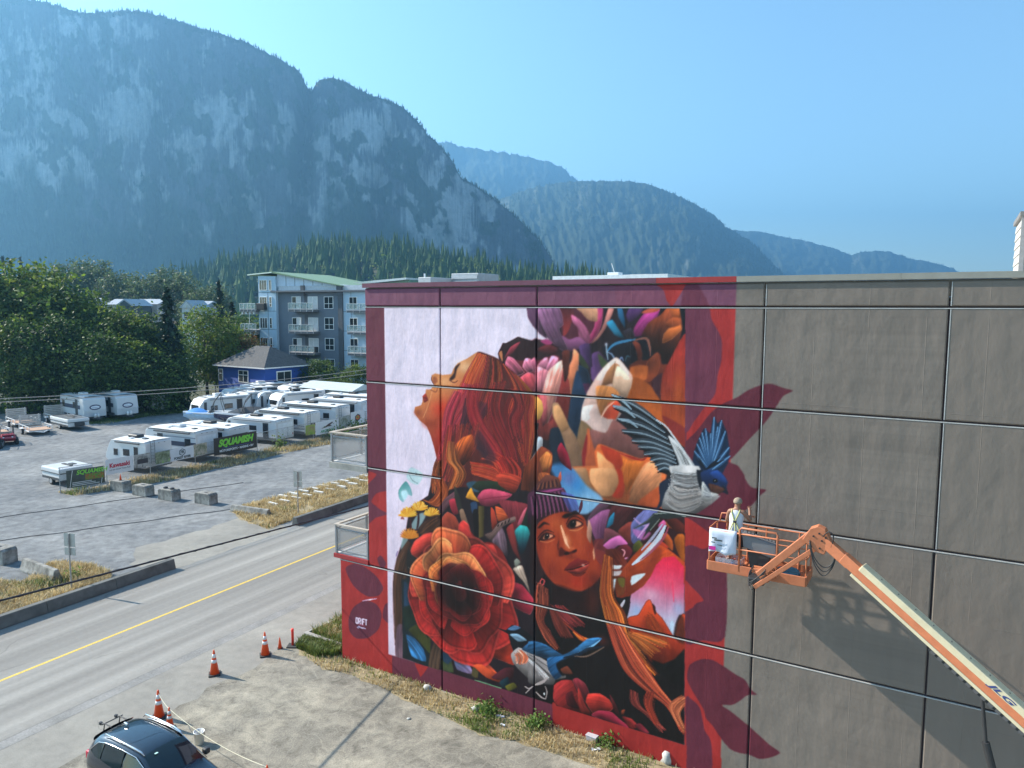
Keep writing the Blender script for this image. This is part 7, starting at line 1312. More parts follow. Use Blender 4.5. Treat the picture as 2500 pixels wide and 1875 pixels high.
# stations along the body: x, then (half-width, height) from sill to roof centre
ST = [(-2.10, .62, .45, .70, .80, .60, 1.02, .50, 1.06), (-1.98, .78, .32, .86, .80, .80, 1.08, .62, 1.40), (-1.55, .84, .28, .90, .80, .85, 1.10, .62, 1.58), (-.90, .86, .26, .90, .78, .86, 1.08, .63, 1.63), (-.20, .86, .26, .90, .76, .86, 1.05, .63, 1.63), (.25, .86, .26, .90, .76, .86, 1.03, .60, 1.58), (.62, .86, .26, .90, .76, .85, 1.02, .58, 1.42), (1.02, .86, .28, .90, .76, .84, 1.00, .66, 1.10), (1.45, .85, .30, .89, .74, .80, .96, .60, 1.02), (1.85, .78, .34, .82, .70, .70, .90, .5, .94), (2.10, .60, .42, .64, .66, .55, .78, .4, .80)]
V = []; m = 7
for x, w0, z0, w1, z1, w2, z2, w3, z3 in ST: V += [(x, w0 * .9, z0), (x, w0, z0 + .06), (x, w1, z1), (x, w2, z2), (x, w3, z3), (x, w3 * .55, z3 + .035), (x, 0, z3 + .045)]
n = len(ST); mb = MB(); mb.add(V + [(x, -y, z) for x, y, z in V], [(i*m + k, (i+1)*m + k, (i+1)*m + k + 1, i*m + k + 1) for i in range(n-1) for k in range(m-1)] + [(n*m + i*m + k, n*m + i*m + k + 1, n*m + (i+1)*m + k + 1, n*m + (i+1)*m + k) for i in range(n-1) for k in range(m-1)] + [tuple(range(m)) + tuple(n*m + k for k in range(m-2, -1, -1))] + [tuple((n-1)*m + k for k in range(m)) + tuple(n*m + (n-1)*m + k for k in range(m-2, -1, -1))])
o = mb.build('body', M_CAR, CAR, smooth=True); md = o.modifiers.new('weld', 'WELD'); md.merge_threshold = .001; md = o.modifiers.new('sub', 'SUBSURF'); md.levels = 2; md.render_levels = 2
def carpt(x, u):            # a point on the side between belt (u=0) and roof edge (u=1)
    i = next((k for k in range(n-2) if ST[k+1][0] >= x), n-2); a, b = ST[i], ST[i+1]; f = min(max((x - a[0]) / (b[0] - a[0]), 0), 1); L = [p + (q_ - p) * f for p, q_ in zip(a, b)]
    return L[5] + (L[7] - L[5]) * u, L[6] + (L[8] - L[6]) * u
def glass_side(s, xs, u0, u1, name):
    mb = MB(); V = []
    for x, ua, ub in xs:
        for u in (ua, ub): y, z = carpt(x, u); V.append((x, s * (y + .006), z))
    k = len(xs); mb.add(V, [(2*i, 2*i+2, 2*i+3, 2*i+1) for i in range(k-1)]); return mb.build(name, M_CGL, CAR, smooth=True)
for s in (1, -1):
    glass_side(s, [(-1.75, .30, .40), (-1.5, .12, .72), (-1.25, .1, .80)], 0, 1, 'quarter_window'); glass_side(s, [(-1.2, .1, .80), (-.8, .08, .84), (-.35, .08, .85)], 0, 1, 'rear_side_window'); glass_side(s, [(-.27, .08, .85), (.2, .08, .84), (.55, .06, .66), (.92, .04, .2)], 0, 1, 'front_side_window')
    MB().tube([(-1.78, s*(carpt(-1.78, .36)[0] + .012), carpt(-1.78, .36)[1])] + [(x, s*(carpt(x, u)[0] + .012), carpt(x, u)[1]) for x, u in ((-1.5, .77), (-1.2, .86), (-.5, .9), (.1, .9), (.5, .74), (.95, .22))], .012, 6).build('chrome_trim', M_CHR, CAR, smooth=True)
    MB().tube([(-1.45, s*.56, 1.60), (-1.35, s*.57, 1.685), (-.9, s*.58, 1.70), (-.1, s*.58, 1.70), (.2, s*.56, 1.665), (.32, s*.55, 1.60)], [.012, .022, .024, .024, .022, .012], 8).build('roof_rail', M_CHR, CAR, smooth=True)
    mo = MB().box((.62, s*.93 - .06 if s > 0 else -.93 - .11, 1.0), (.80, s*.93 + .11 if s > 0 else -.93 + .06, 1.17)).build('wing_mirror', M_BLK, CAR, bevel=.05, seg=3)
    rbox(CAR, 'tail_light', (-2.07, s*.62 - .14, .86), (-1.90, s*.62 + .20 if s > 0 else s*.62 + .14, 1.10) if s > 0 else (-1.90, -.48, 1.10), M_LAMPR, .04)
    for x in (-1.28, 1.28): wheel(CAR, x, s*.80, .33, .22)
    rbox(CAR, 'door_handle', (-.62, s*.905 - .02, .93), (-.42, s*.905 + .02, .96), M_CHR, .008); rbox(CAR, 'headlight', (1.80, s*.58 - .15, .74), (2.0, s*.58 + .15, .86), M_CHR, .04)
def glass_strip(xs, name):
    V = []; k = 7
    for x, w, z, cr in xs: V += [(x, w * (-1 + 2*j/(k-1)), z + cr * (1 - (-1 + 2*j/(k-1)) ** 2)) for j in range(k)]
    MB().add(V, [(i*k + j, i*k + j + 1, (i+1)*k + j + 1, (i+1)*k + j) for i in range(len(xs)-1) for j in range(k-1)]).build(name, M_CGL, CAR, smooth=True)
glass_strip([(.30, .56, 1.585, .045), (.62, .60, 1.425, .06), (1.0, .66, 1.135, .06)], 'windscreen'); glass_strip([(-2.06, .52, 1.13, .05), (-2.0, .55, 1.36, .05), (-1.90, .55, 1.46, .05)], 'rear_window')
rbox(CAR, 'antenna_fin', (-1.45, -.03, 1.66), (-1.28, .03, 1.72), M_CHR, .02); MB().beam((.98, -.5, 1.17), (1.04, .25, 1.17), .02, .02).build('wiper', M_BLK, CAR)
mb = MB()
for y in (-.22, .22): mb.tube([(-1.7, y, 1.60), (-2.02, y, 1.60), (-2.2, y, 1.55)], .018, 6); mb.tube([(-2.02, y, 1.60), (-2.12, y, 1.25), (-2.12, y, 1.1)], .015, 6); mb.box((-2.25, y - .035, 1.52), (-2.17, y + .035, 1.59))
mb.cyl((-2.02, -.3, 1.60), (-2.02, .3, 1.60), .015, n=6); mb.build('bike_rack', M_BLK, CAR); rbox(CAR, 'toll_sticker', (.42, -.35, 1.587), (.47, -.27, 1.60), P('mint_sticker', (.5,.75,.68), .5), 0)
# ================================================================== BOOM LIFT AND PAINTER
M_LO = P('lift_orange', (.50,.165,.075), .55, var=.12, scale=5); M_LC = P('lift_cream', (.56,.49,.33), .45, var=.08, scale=3); M_HOSE = P('black_hose', (.02,.02,.022), .5, var=0)
LF = thing('boom_lift', 'orange and cream boom lift reaching up to the wall', 'lift', (*W(0, 0)[:2], 0), W_AZ)   # local: x along the wall, y into the wall (so -y is out from it)
s0, s1, y0, y1, zf, zr = -5.15, -2.78, -1.30, -.42, 6.52, 7.60       # the basket
BK = MB().box((s0, y0, zf - .06), (s1, y1, zf - .02)).build('basket', M_LO, LF)
mb = MB(); mb.box((s0, y0 - .02, zf - .10), (s1, y0 + .01, zf + .15)); mb.box((s0, y1 - .01, zf - .10), (s1, y1 + .02, zf + .15)); mb.box((s0 - .02, y0 + .011, zf - .10), (s0 + .01, y1 - .011, zf + .15)); mb.box((s1 - .01, y0 + .011, zf - .10), (s1 + .02, y1 - .011, zf + .15)); mb.build('toe_board', M_LO, BK, bevel=.02)
def rr(mb, z, r=.021):
    c = .14; mb.tube([(s0 + c, y0, z), (s0 + .03, y0 + .05, z), (s0, y0 + c, z), (s0, y1 - c, z), (s0 + .05, y1 - .03, z), (s0 + c, y1, z), (s1 - c, y1, z), (s1 - .03, y1 - .05, z), (s1, y1 - c, z), (s1, y0 + c, z), (s1 - .05, y0 + .03, z), (s1 - c, y0, z), (s0 + c, y0, z)], r, 8)
mb = MB(); rr(mb, zr - .12); mb.build('top_rail', M_LO, BK, smooth=True); mb = MB(); rr(mb, zf + .56, .017); mb.build('mid_rail', M_LO, BK, smooth=True)
mb = MB(); mb.tube([(-4.36, y0, zf), (-4.36, y0, zr - .02), (-4.32, y0, zr + .03), (-3.5, y0, zr + .03), (-3.46, y0, zr - .02), (-3.46, y0, zf)], .026, 8); mb.build('gate_frame', M_LO, BK, smooth=True); MB().tube([(s0 + .05, y1, zr - .12), (s0 + .1, y1, zr + .1), (s0 + .3, y1, zr + .12), (s0 + .95, y1, zr + .12)], .02, 8).build('grab_rail', M_LO, BK, smooth=True)
for x, y in ((s0 + .02, y0 + .1), (s0 + .02, y1 - .1), (s1 - .02, y0 + .1), (s1 - .02, y1 - .1), (-4.9, y1), (-3.9, y1), (-3.1, y1), (-4.36, y1)): MB().cyl((x, y, zf - .05), (x, y, zr - .12), .021, n=8).build('post', M_LO, BK)
# control console hung on the near rail
CB = MB().prism([(-4.32, zr - .10), (-3.50, zr - .28), (-3.48, zr - .55), (-3.62, zr - .62), (-4.28, zr - .45)], (0, y0 + .03, 0), (1,0,0), (0,0,1), (0, .30, 0)).build('control_console', P('console_grey', (.16,.165,.175), .5), BK, bevel=.02)
mb = MB()
for k in range(9): x = -4.22 + k * .085; z = zr - .10 - (x + 4.32) * .22; mb.cyl((x, y0 + .18, z), (x, y0 + .18, z + .07), .012, n=6)
mb.build('levers', M_BLK, CB); MB().prism([(-4.2, zr - .47), (-3.62, zr - .60), (-3.72, zf + .1), (-4.1, zf + .1)], (0, y0 + .06, 0), (1,0,0), (0,0,1), (0, .26, 0)).build('console_housing', M_BLK, CB, bevel=.02)
# rotator, jib and boom
jy = -1.95
mb = MB(); mb.cyl((-3.78, -1.42, zf + .05), (-3.78, -1.62, zf + .05), .17, n=14); mb.box((-3.98, -1.60, zf - .06), (-3.58, -1.33, zf + .24)); mb.build('rotator', M_LO, LF, bevel=.015)
MB().box((-3.98, -1.98, zf - .02), (-3.60, -1.61, zf + .14)).build('rotator_arm', M_BLK, LF, bevel=.03)
A = np.array((-3.74, jy, 6.74)); K = np.array((-2.52, jy, 8.02)); A2 = np.array((-3.82, jy, 6.44)); K2 = np.array((-2.38, jy, 7.72))
MB().beam(A, K + (K - A) * -.03, .13, .17).build('jib_arm', M_LO, LF, bevel=.012); MB().beam(A2, K2 - (K2 - A2) * .08, .12, .11).build('jib_arm', M_LO, LF, bevel=.012)
MB().prism([(-2.78, 7.80), (-2.62, 8.08), (-2.46, 8.16), (-2.30, 8.10), (-2.18, 7.86), (-2.30, 7.52), (-2.46, 7.56)], (0, jy - .12, 0), (1,0,0), (0,0,1), (0, .24, 0)).build('knuckle', M_LO, LF, bevel=.015)
for x, z in ((-2.42, 8.0), (-2.36, 7.84), (-2.40, 7.66), (-2.54, 7.92), (-2.28, 7.92)): MB().cyl((x, jy - .121, z), (x, jy - .135, z), .022, n=10).build('pin', M_BLK, LF)
E0 = np.array((-2.34, jy - .02, 7.86)); E1 = np.array((1.545, -2.9, 5.17)); bd = (E1 - E0) / np.linalg.norm(E1 - E0); up = np.array((bd[2] * .0, 0, 1.0)); up = up - bd * (up @ bd); up /= np.linalg.norm(up); sd = np.cross(bd, up)     # along the boom
Ln = np.linalg.norm(E1 - E0); bp = lambda a, u=0., v=0.: tuple(E0 + bd * a + up * u + sd * v)
MB().beam(bp(.05, -.02), bp(.75, -.02), .17, .24, up=tuple(up)).build('fly_tip', M_LO, LF, bevel=.012)
MB().beam(bp(.55), bp(Ln + 3.2), .19, .24, up=tuple(up)).build('fly_boom', M_LO, LF, bevel=.012)
MB().beam(bp(.95, .125), bp(Ln + 3.3, .125), .26, .15, up=tuple(up)).build('outer_boom', M_LC, LF, bevel=.02)
MB().beam(bp(.90, -.155), bp(Ln + 3.2, -.155), .22, .07, up=tuple(up)).build('lower_channel', M_LC, LF, bevel=.01)
for k in range(12): MB().cyl(bp(1.4 + k * .42, .202), bp(1.4 + k * .42, .208), .018, n=8).build('bolt', M_STEEL, LF)
ch = MB().beam(bp(2.9, -.22, .02), bp(Ln + 2.6, -.22, .02), .11, .09, up=tuple(up)).build('hose_carrier', M_BLK, LF)
for k in range(26): MB().beam(bp(2.95 + k * .16, -.22, .085 if sd[1] < 0 else -.085), bp(3.05 + k * .16, -.22, .085 if sd[1] < 0 else -.085), .02, .085, up=tuple(up)).build('carrier_link', M_STEEL, ch)
cs = 1 if sd[1] < 0 else -1
# maker's letters on the near face
R3 = Matrix((tuple(bd), tuple(up), tuple(np.cross(bd, up)))).transposed(); 
if (np.cross(bd, up))[1] > 0: pass
lt = lettering(LF, 'JLG', .34, (0, 0, 0), (0, 0, 0), P('maker_blue', (.03,.05,.16), .5, var=0), shear=.3, bold=.01, sx=1.15)
q = bp(4.25, .12, .134 * cs); zz = sd * cs; yy = up; xx = np.cross(yy, zz); Mx = Matrix(((xx[0], yy[0], zz[0], q[0]), (xx[1], yy[1], zz[1], q[1]), (xx[2], yy[2], zz[2], q[2]), (0, 0, 0, 1))); lt.matrix_local = Mx @ Matrix.Diagonal((.95, .38, 1, 1))
# lift cylinder and the machine the boom stands on (outside the picture)
MB().cyl(bp(4.05, -.2), tuple(np.array(bp(4.75, -1.0))), .035, n=10).cyl(tuple(np.array(bp(4.7, -.95))), tuple(np.array(bp(6.2, -2.2))), .075, n=12).build('lift_cylinder', M_BLK, LF)
T = np.array(bp(Ln + 3.0)); base = np.array((T[0] + 1.6, T[1] - .3, 0))
MB().beam(tuple(T), (base[0], base[1], 2.1), .3, .35).build('lower_boom', M_LO, LF); MB().box((base[0] - 1.2, base[1] - .9, 1.15), (base[0] + 1.3, base[1] + .9, 2.2)).build('turntable', M_LO, LF, bevel=.08); MB().box((base[0] - 1.5, base[1] - 1.0, .55), (base[0] + 1.5, base[1] + 1.0, 1.1)).build('chassis', M_STEEL, LF, bevel=.05)
for sx in (-1.25, 1.25):
    for sy in (-1, 1): o = MB().cyl((base[0] + sx, base[1] + sy*1.05 - .17, .5), (base[0] + sx, base[1] + sy*1.05 + .17, .5), .5, n=18).build('wheel', M_TYRE, LF, bevel=.05); MB().cyl((base[0] + sx, base[1] + sy*1.225, .5), (base[0] + sx, base[1] + sy*1.235, .5), .28, n=14).build('rim', M_LC, o)
# hoses
def hose(pts_, r=.013): return MB().tube([tuple(p) for p in catmull3(pts_)], r, 6).build('hose', M_HOSE, LF, smooth=True)
def catmull3(p, k=6):
    p = [np.array(q, float) for q in p]; out = []
    for i in range(len(p) - 1):
        a, b, c, d = p[max(i-1, 0)], p[i], p[i+1], p[min(i+2, len(p)-1)]
        out += [.5 * (2*b + (c-a)*t_ + (2*a - 5*b + 4*c - d)*t_**2 + (3*b - a - 3*c + d)*t_**3) for t_ in np.arange(k) / k]
    return out + [p[-1]]
for k in range(3):
    o_ = .05 * k; hose([(-2.62, jy - .13, 7.82 - o_), (-2.50, jy - .16, 7.45 - o_*1.5), (-2.30, jy - .18, 7.26 - o_*2), (-2.12, jy - .17, 7.36 - o_), (-2.05, jy - .14, 7.64 - o_)])
    hose([(-3.55, jy - .12, 6.95 - o_), (-3.72, jy - .14, 6.74), (-3.92, jy - .1, 6.58 - o_), (-4.0, -1.75, 6.68 - o_), (-3.95, -1.5, 6.82 - o_)])
hose([(-2.34, jy - .13, 7.95), (-2.22, jy - .16, 8.08), (-2.12, jy - .15, 7.98), (-2.16, jy - .14, 7.72)]); hose([(-3.9, -1.7, 6.7), (-3.98, -1.8, 6.45), (-3.88, -1.95, 6.36), (-3.80, -1.98, 6.5)])
# things carried in the basket
def wl(s, y, z): q = W(s, z, -y); return tuple(q)
t = thing('towel', 'white printed towel draped over the basket rail', 'towel', wl(s0 + .38, y0 - .035, zr - .10), W_AZ)
nx, nz = 8, 9; V = [(-.34 + .68 * i / nx, .03 * math.sin(i * 1.5 + j * .4) * (j / nz) - (.0 if j else -.05), -.58 * j / nz - (.0 if j else -.02) + .03 * math.sin(i * .9) * (j / nz)) for j in range(nz + 1) for i in range(nx + 1)]
o = MB().add(V, [(j*(nx+1) + i, j*(nx+1) + i + 1, (j+1)*(nx+1) + i + 1, (j+1)*(nx+1) + i) for j in range(nz) for i in range(nx)]).build('cloth', P('towel_cloth', (.55,.60,.70), .9, var=.05), t, smooth=True); md = o.modifiers.new('solid', 'SOLIDIFY'); md.thickness = .012
for (a, b, c, d) in ((-.26, -.22, .12, .03), (-.2, -.27, .2, .035), (-.28, -.33, .1, .025), (-.12, -.38, .12, .02)): MB().box((a, -.045, b), (a + c, -.041, b + d)).build('print', M_KPR, t)
MB().box((-.33, -.05, -.52), (-.16, -.046, -.42)).build('print', P('magenta_print', (.55,.02,.25), .8), t)
t = thing('paint_crate', 'clear plastic crate of paint cans on the basket floor', 'crate', wl(s0 + .5, y0 + .28, zf - .015), W_AZ); M_CLR = P('clear_plastic', (.55,.55,.62), .2, alpha=.38, var=0)
mb = MB(); mb.box((-.3, -.18, 0), (.3, .18, .01)); mb.box((-.32, -.20, .0), (.32, -.19, .26)); mb.box((-.32, .19, .0), (.32, .2, .26)); mb.box((-.32, -.189, .0), (-.31, .189, .26)); mb.box((.31, -.189, .0), (.32, .189, .26)); mb.build('tub', M_CLR, t)
cc = [(.45,.12,.10), (.35,.2,.16), (.03,.03,.2), (.5,.2,.1), (.2,.05,.06), (.4,.3,.28)]
for k in range(8): MB().cyl((-.24 + .16 * (k % 4), -.09 + .17 * (k // 4), .02), (-.24 + .16 * (k % 4), -.09 + .17 * (k // 4), .2), .034, n=10).build('paint_can', P('can_colour_%d' % (k % 6), cc[k % 6], .4, var=0), t)
t = thing('paint_bag', 'teal and blue bag lying at the right end of the basket', 'bag', wl(-3.25, y0 + .3, zf - .01), W_AZ); MB().lathe([(0, 0), (.26, .0), (.30, .1), (.26, .17), (.22, .14), (0, .1)], 14).build('body', P('teal_bag', (.06,.17,.22), .6), t, smooth=True)
t = thing('board', 'pale wooden board on the basket floor', 'board', wl(-2.98, y0 + .26, zf), W_AZ); MB().box((-.2, -.12, 0), (.17, .1, .03)).build('plank', P('pale_board', (.62,.48,.33), .7), t)
# ------------------------------------------------------------------ the painter, seen from behind
PX, PY = -4.57, -.86
PER = thing('person', 'person in white tank top, cap and harness painting from the lift basket', 'person', wl(PX, PY, zf - .018), W_AZ)
M_SKIN = P('skin', (.30,.14,.085), .55, var=.06); M_TANK = P('white_tank_top', (.58,.60,.64), .85, var=.04); M_SHORT = P('dark_shorts', (.035,.035,.04), .85); M_HARN = P('harness_webbing', (.50,.50,.20), .8)
def skin_body(name, joints, edges, m, par, root, sub=2):
    ks = list(joints); me = bpy.data.meshes.new(name); me.from_pydata([joints[k][:3] for k in ks], [(ks.index(a), ks.index(b)) for a, b in edges], []); me.materials.append(m)
    o = bpy.data.objects.new(name, me); COL.objects.link(o); o.parent = par; md = o.modifiers.new('skin', 'SKIN'); md.use_smooth_shade = True
    sv = me.skin_vertices[0].data if me.skin_vertices else None
    if sv is None:
        bpy.context.view_layer.objects.active = o; bm = bmesh.new(); bm.from_mesh(me); bm.verts.layers.skin.verify(); bm.to_mesh(me); bm.free(); sv = me.skin_vertices[0].data
    for i, k in enumerate(ks):
        r = joints[k][3]; sv[i].radius = r if hasattr(r, '__len__') else (r, r); sv[i].use_root = (k == root)
    s = o.modifiers.new('sub', 'SUBSURF'); s.levels = sub; s.render_levels = sub; return o
J = {'pel': (0, 0, .95, (.14, .10)), 'wai': (.0, -.01, 1.10, (.125, .09)), 'che': (.01, .0, 1.30, (.145, .095)), 'sho': (.01, -.01, 1.43, (.10, .07)), 'nec': (.015, .01, 1.50, .062), 'hea': (.02, .03, 1.59, (.082, .095)), 'cro': (.02, .03, 1.69, (.070, .082)),
     'shl': (-.17, -.01, 1.42, .070), 'ell': (-.235, .02, 1.15, .050), 'wrl': (-.27, .22, 1.06, .032), 'hal': (-.285, .30, 1.07, .030),
     'shr': (.19, -.01, 1.42, .070), 'elr': (.34, .06, 1.20, .050), 'wrr': (.27, .26, 1.38, .032), 'har': (.25, .31, 1.45, .030),
     'hil': (-.09, 0, .90, .088), 'knl': (-.13, .02, .50, .058), 'anl': (-.15, -.02, .09, .038), 'tol': (-.15, .12, .04, .034), 'hir': (.09, 0, .90, .088), 'knr': (.12, .03, .50, .058), 'anr': (.13, .0, .09, .038), 'tor': (.13, .14, .04, .034)}
Ed = [('pel','wai'),('wai','che'),('che','sho'),('sho','nec'),('nec','hea'),('hea','cro'),('sho','shl'),('shl','ell'),('ell','wrl'),('wrl','hal'),('sho','shr'),('shr','elr'),('elr','wrr'),('wrr','har'),('pel','hil'),('hil','knl'),('knl','anl'),('anl','tol'),('pel','hir'),('hir','knr'),('knr','anr'),('anr','tor')]
for sd_, hd, wr in (('l', np.array((-.285, .30, 1.07)), np.array((-.27, .22, 1.06))), ('r', np.array((.25, .31, 1.45)), np.array((.27, .26, 1.38)))):
    dvec = (hd - wr) / np.linalg.norm(hd - wr); lat = np.cross(dvec, (0, 0, 1.0)); lat /= np.linalg.norm(lat); dn = np.cross(lat, dvec)
    for f in range(4):
        b0 = hd + lat * (.030 * (f - 1.5)); l = (.036, .042, .040, .030)[f]; J[f'f{sd_}{f}a'] = (*(b0 + dvec * l), .010); J[f'f{sd_}{f}b'] = (*(b0 + dvec * l * 1.5 + dn * .025), .009); Ed += [('ha' + sd_, f'f{sd_}{f}a'), (f'f{sd_}{f}a', f'f{sd_}{f}b')]
    tb = wr + dvec * .03 + lat * .04; J[f'f{sd_}4a'] = (*tb, .012); J[f'f{sd_}4b'] = (*(tb + dvec * .035 + dn * .02), .010); Ed += [('wr' + sd_, f'f{sd_}4a'), (f'f{sd_}4a', f'f{sd_}4b')]
skin_body('body', J, Ed, M_SKIN, PER, 'pel')
# clothes are shells around the trunk
def shell(name, rings, m, k=18):
    V = [(cx + rx * math.cos(2*math.pi*i/k), cy + ry * math.sin(2*math.pi*i/k), z + (dz if abs(math.sin(2*math.pi*i/k)) > .5 else 0)) for cx, cy, z, rx, ry, dz in rings for i in range(k)]
    o = MB().add(V, [(j*k + i, j*k + (i+1) % k, (j+1)*k + (i+1) % k, (j+1)*k + i) for j in range(len(rings)-1) for i in range(k)]).build(name, m, PER, smooth=True); return o
shell('tank_top', [(0, 0, .84, .185, .135, 0), (0, 0, .95, .178, .13, 0), (0, 0, 1.10, .165, .12, 0), (.01, 0, 1.28, .185, .128, 0), (.01, 0, 1.38, .178, .118, 0), (.01, -.01, 1.45, .12, .09, 0), (.012, .0, 1.485, .085, .072, 0)], M_TANK)
shell('shorts', [(0, 0, .98, .17, .125, 0), (0, 0, .86, .185, .14, 0), (0, .0, .76, .19, .14, 0)], M_SHORT)
for s in (-1, 1): shell('shorts_leg', [(s*.095, 0, .84, .105, .125, 0), (s*.11, .01, .66, .10, .11, 0), (s*.125, .02, .52, .092, .10, 0)], M_SHORT)
o = MB().lathe([(.106, .0), (.112, .03), (.108, .07), (.08, .115), (.04, .138), (0, .142)], 18).build('cap', P('beige_cap', (.27,.21,.155), .85), PER, smooth=True); o.location = (.02, .035, 1.625); MB().prism([(-.07, .08), (.07, .08), (.06, .16), (0, .185), (-.06, .16)], (0, 0, .012), (1,0,0), (0,1,0), (0, 0, .012)).build('peak', P('beige_cap', (0,0,0)), o)
for s in (-1, 1): MB().tube([(s*.10, -.05, 1.475), (s*.09, -.115, 1.40), (s*.02, -.14, 1.22), (-s*.05, -.135, 1.12)], .016, 6).build('harness_strap', M_HARN, PER, smooth=True); MB().tube([(s*.05, -.135, 1.12), (s*.12, -.14, .95), (s*.13, -.13, .82)], .016, 6).build('harness_strap', M_HARN, PER, smooth=True)
MB().box((-.04, -.165, 1.15), (.04, -.14, 1.21)).build('harness_ring', M_BLK, PER, bevel=.01); MB().tube([(0, -.16, 1.15), (.06, -.3, .8), (-.05, -.42, .62), (-.1, -.44, 1.0)], .012, 6).build('lanyard', M_HARN, PER, smooth=True)
for s, (x, y) in ((-1, (-.15, .05)), (1, (.13, .07))): MB().prism([(-.13, 0), (.14, 0), (.15, .04), (.05, .10), (-.08, .12), (-.13, .09)], (x - .045, y, .0), (0,1,0), (0,0,1), (.09, 0, 0)).build('shoe', P('beige_shoe', (.45,.38,.28), .8), PER, bevel=.015)
MB().cyl((-.27, .33, 1.08), (-.27, .33, 1.24), .03, n=10).build('spray_can', P('red_spray_can', (.5,.04,.05), .4), PER)
# ================================================================== VEGETATION
def leaf_mat(name, transl=.35):
    t = NT(name); c = t.attr('col'); n = t.noise(.6, 3); c = t.mix(.7, c, t.ramp(n, [(.3, (.7,.7,.7)), (.7, (1.3,1.3,1.25))]), 'MULTIPLY'); t.set(Roughness=.6); t.b.inputs['Specular IOR Level'].default_value = .25; t.l(c, t.b.inputs['Base Color'])
    tr = t.n.new('ShaderNodeBsdfTranslucent'); hs = t.n.new('ShaderNodeHueSaturation'); hs.inputs['Value'].default_value = 1.5; hs.inputs['Saturation'].default_value = 1.1; t.l(c, hs.inputs['Color']); t.l(hs.outputs[0], tr.inputs[0]); mx = t.n.new('ShaderNodeMixShader'); mx.inputs[0].default_value = transl; t.l(t.b.outputs[0], mx.inputs[1]); t.l(tr.outputs[0], mx.inputs[2]); t.l(mx.outputs[0], t.n['Material Output'].inputs[0]); return t.m
M_LEAF = leaf_mat('leaves'); M_NEED = leaf_mat('needles', .12); M_GRASS = leaf_mat('grass_blades', .3)
M_BARK = P('bark', (.085,.065,.05), .95, var=.3, scale=6, bump=.5, bscale=12)
def quads(C, size, nrm_bias, rng, aspect=.62):
    n = len(C); N = rng.normal(size=(n, 3)) * .75 + nrm_bias; N /= np.linalg.norm(N, axis=1, keepdims=True); A = np.cross(N, rng.normal(size=(n, 3))); A /= np.linalg.norm(A, axis=1, keepdims=True); B = np.cross(N, A)
    s = (size * rng.uniform(.6, 1.3, n))[:, None]; V = np.stack([C - A*s, C - B*s*aspect + A*s*.1, C + A*s, C + B*s*aspect + A*s*.1], 1).reshape(-1, 3); return V, np.arange(4*n).reshape(n, 4)
def deciduous(seed, H, R, trunk_h, leaf, nclus, per, cols, squash=1.0):
    """returns (trunk mesh, crown mesh) around the origin; crown is clumps of leaves on branch ends with gaps between"""
    rng = np.random.default_rng(seed); mb = MB(); ends = []
    mb.tube([(0,0,0), (rng.normal()*.15, rng.normal()*.15, trunk_h*.5), (rng.normal()*.3, rng.normal()*.3, trunk_h), (rng.normal()*.4, rng.normal()*.4, H*.8)], [R*.055, R*.045, R*.036, R*.01], 7)
    nl = 11
    for k in range(nl):
        a = 2*math.pi*k/nl*1.618*2 + rng.normal()*.3; z0 = trunk_h*.7 + (H*.72 - trunk_h*.7) * k/nl; rr = R * (.95 - .45 * (k/nl) ** 1.5) * rng.uniform(.75, 1.1); e = np.array([math.cos(a)*rr, math.sin(a)*rr, z0 + rr*rng.uniform(.25, .7)])
        mb.tube([(0,0,z0), tuple(e*.45 + np.array([0,0,z0*.5 + .1*rr])), tuple(e)], [R*.022, R*.013, R*.004], 5); ends.append((np.array([0,0,z0]), e))
    C = []; ctr = []
    cz = trunk_h + (H - trunk_h) * .48
    while len(C) < nclus:
        p = rng.normal(size=3); p /= np.linalg.norm(p); r = rng.uniform(.45, 1.0) ** .5; lump = 1 + .28 * math.sin(3*p[0] + seed) * math.cos(4*p[1] - seed) + .12*rng.normal()
        q = np.array([p[0]*R*r*lump, p[1]*R*r*lump, cz + p[2]*(H - trunk_h)*.5*r*squash*(1 + .1*rng.normal())])
        if q[2] < trunk_h*.55: continue
        C.append(q); ctr.append(p)
    C = np.array(C); ctr = np.array(ctr); cr = R * .17 * rng.uniform(.6, 1.4, nclus)
    P_ = np.repeat(C, per, 0) + rng.normal(size=(nclus*per, 3)) * np.repeat(cr, per)[:, None] * [.75, .75, .5]
    V, F = quads(P_, leaf, np.repeat(ctr, per, 0)*.5 + [0,0,.5], rng)
    cc = np.array(cols)[rng.integers(0, len(cols), nclus)] * rng.uniform(.75, 1.25, (nclus, 1)); cv = np.repeat(np.repeat(cc, per, 0) * rng.uniform(.8, 1.2, (nclus*per, 1)), 4, 0)
    tm = bpy.data.meshes.new('trunk'); tm.from_pydata(mb.v, [], mb.f); tm.materials.append(M_BARK)
    return tm, np_mesh('crown', V, F, M_LEAF, cv)
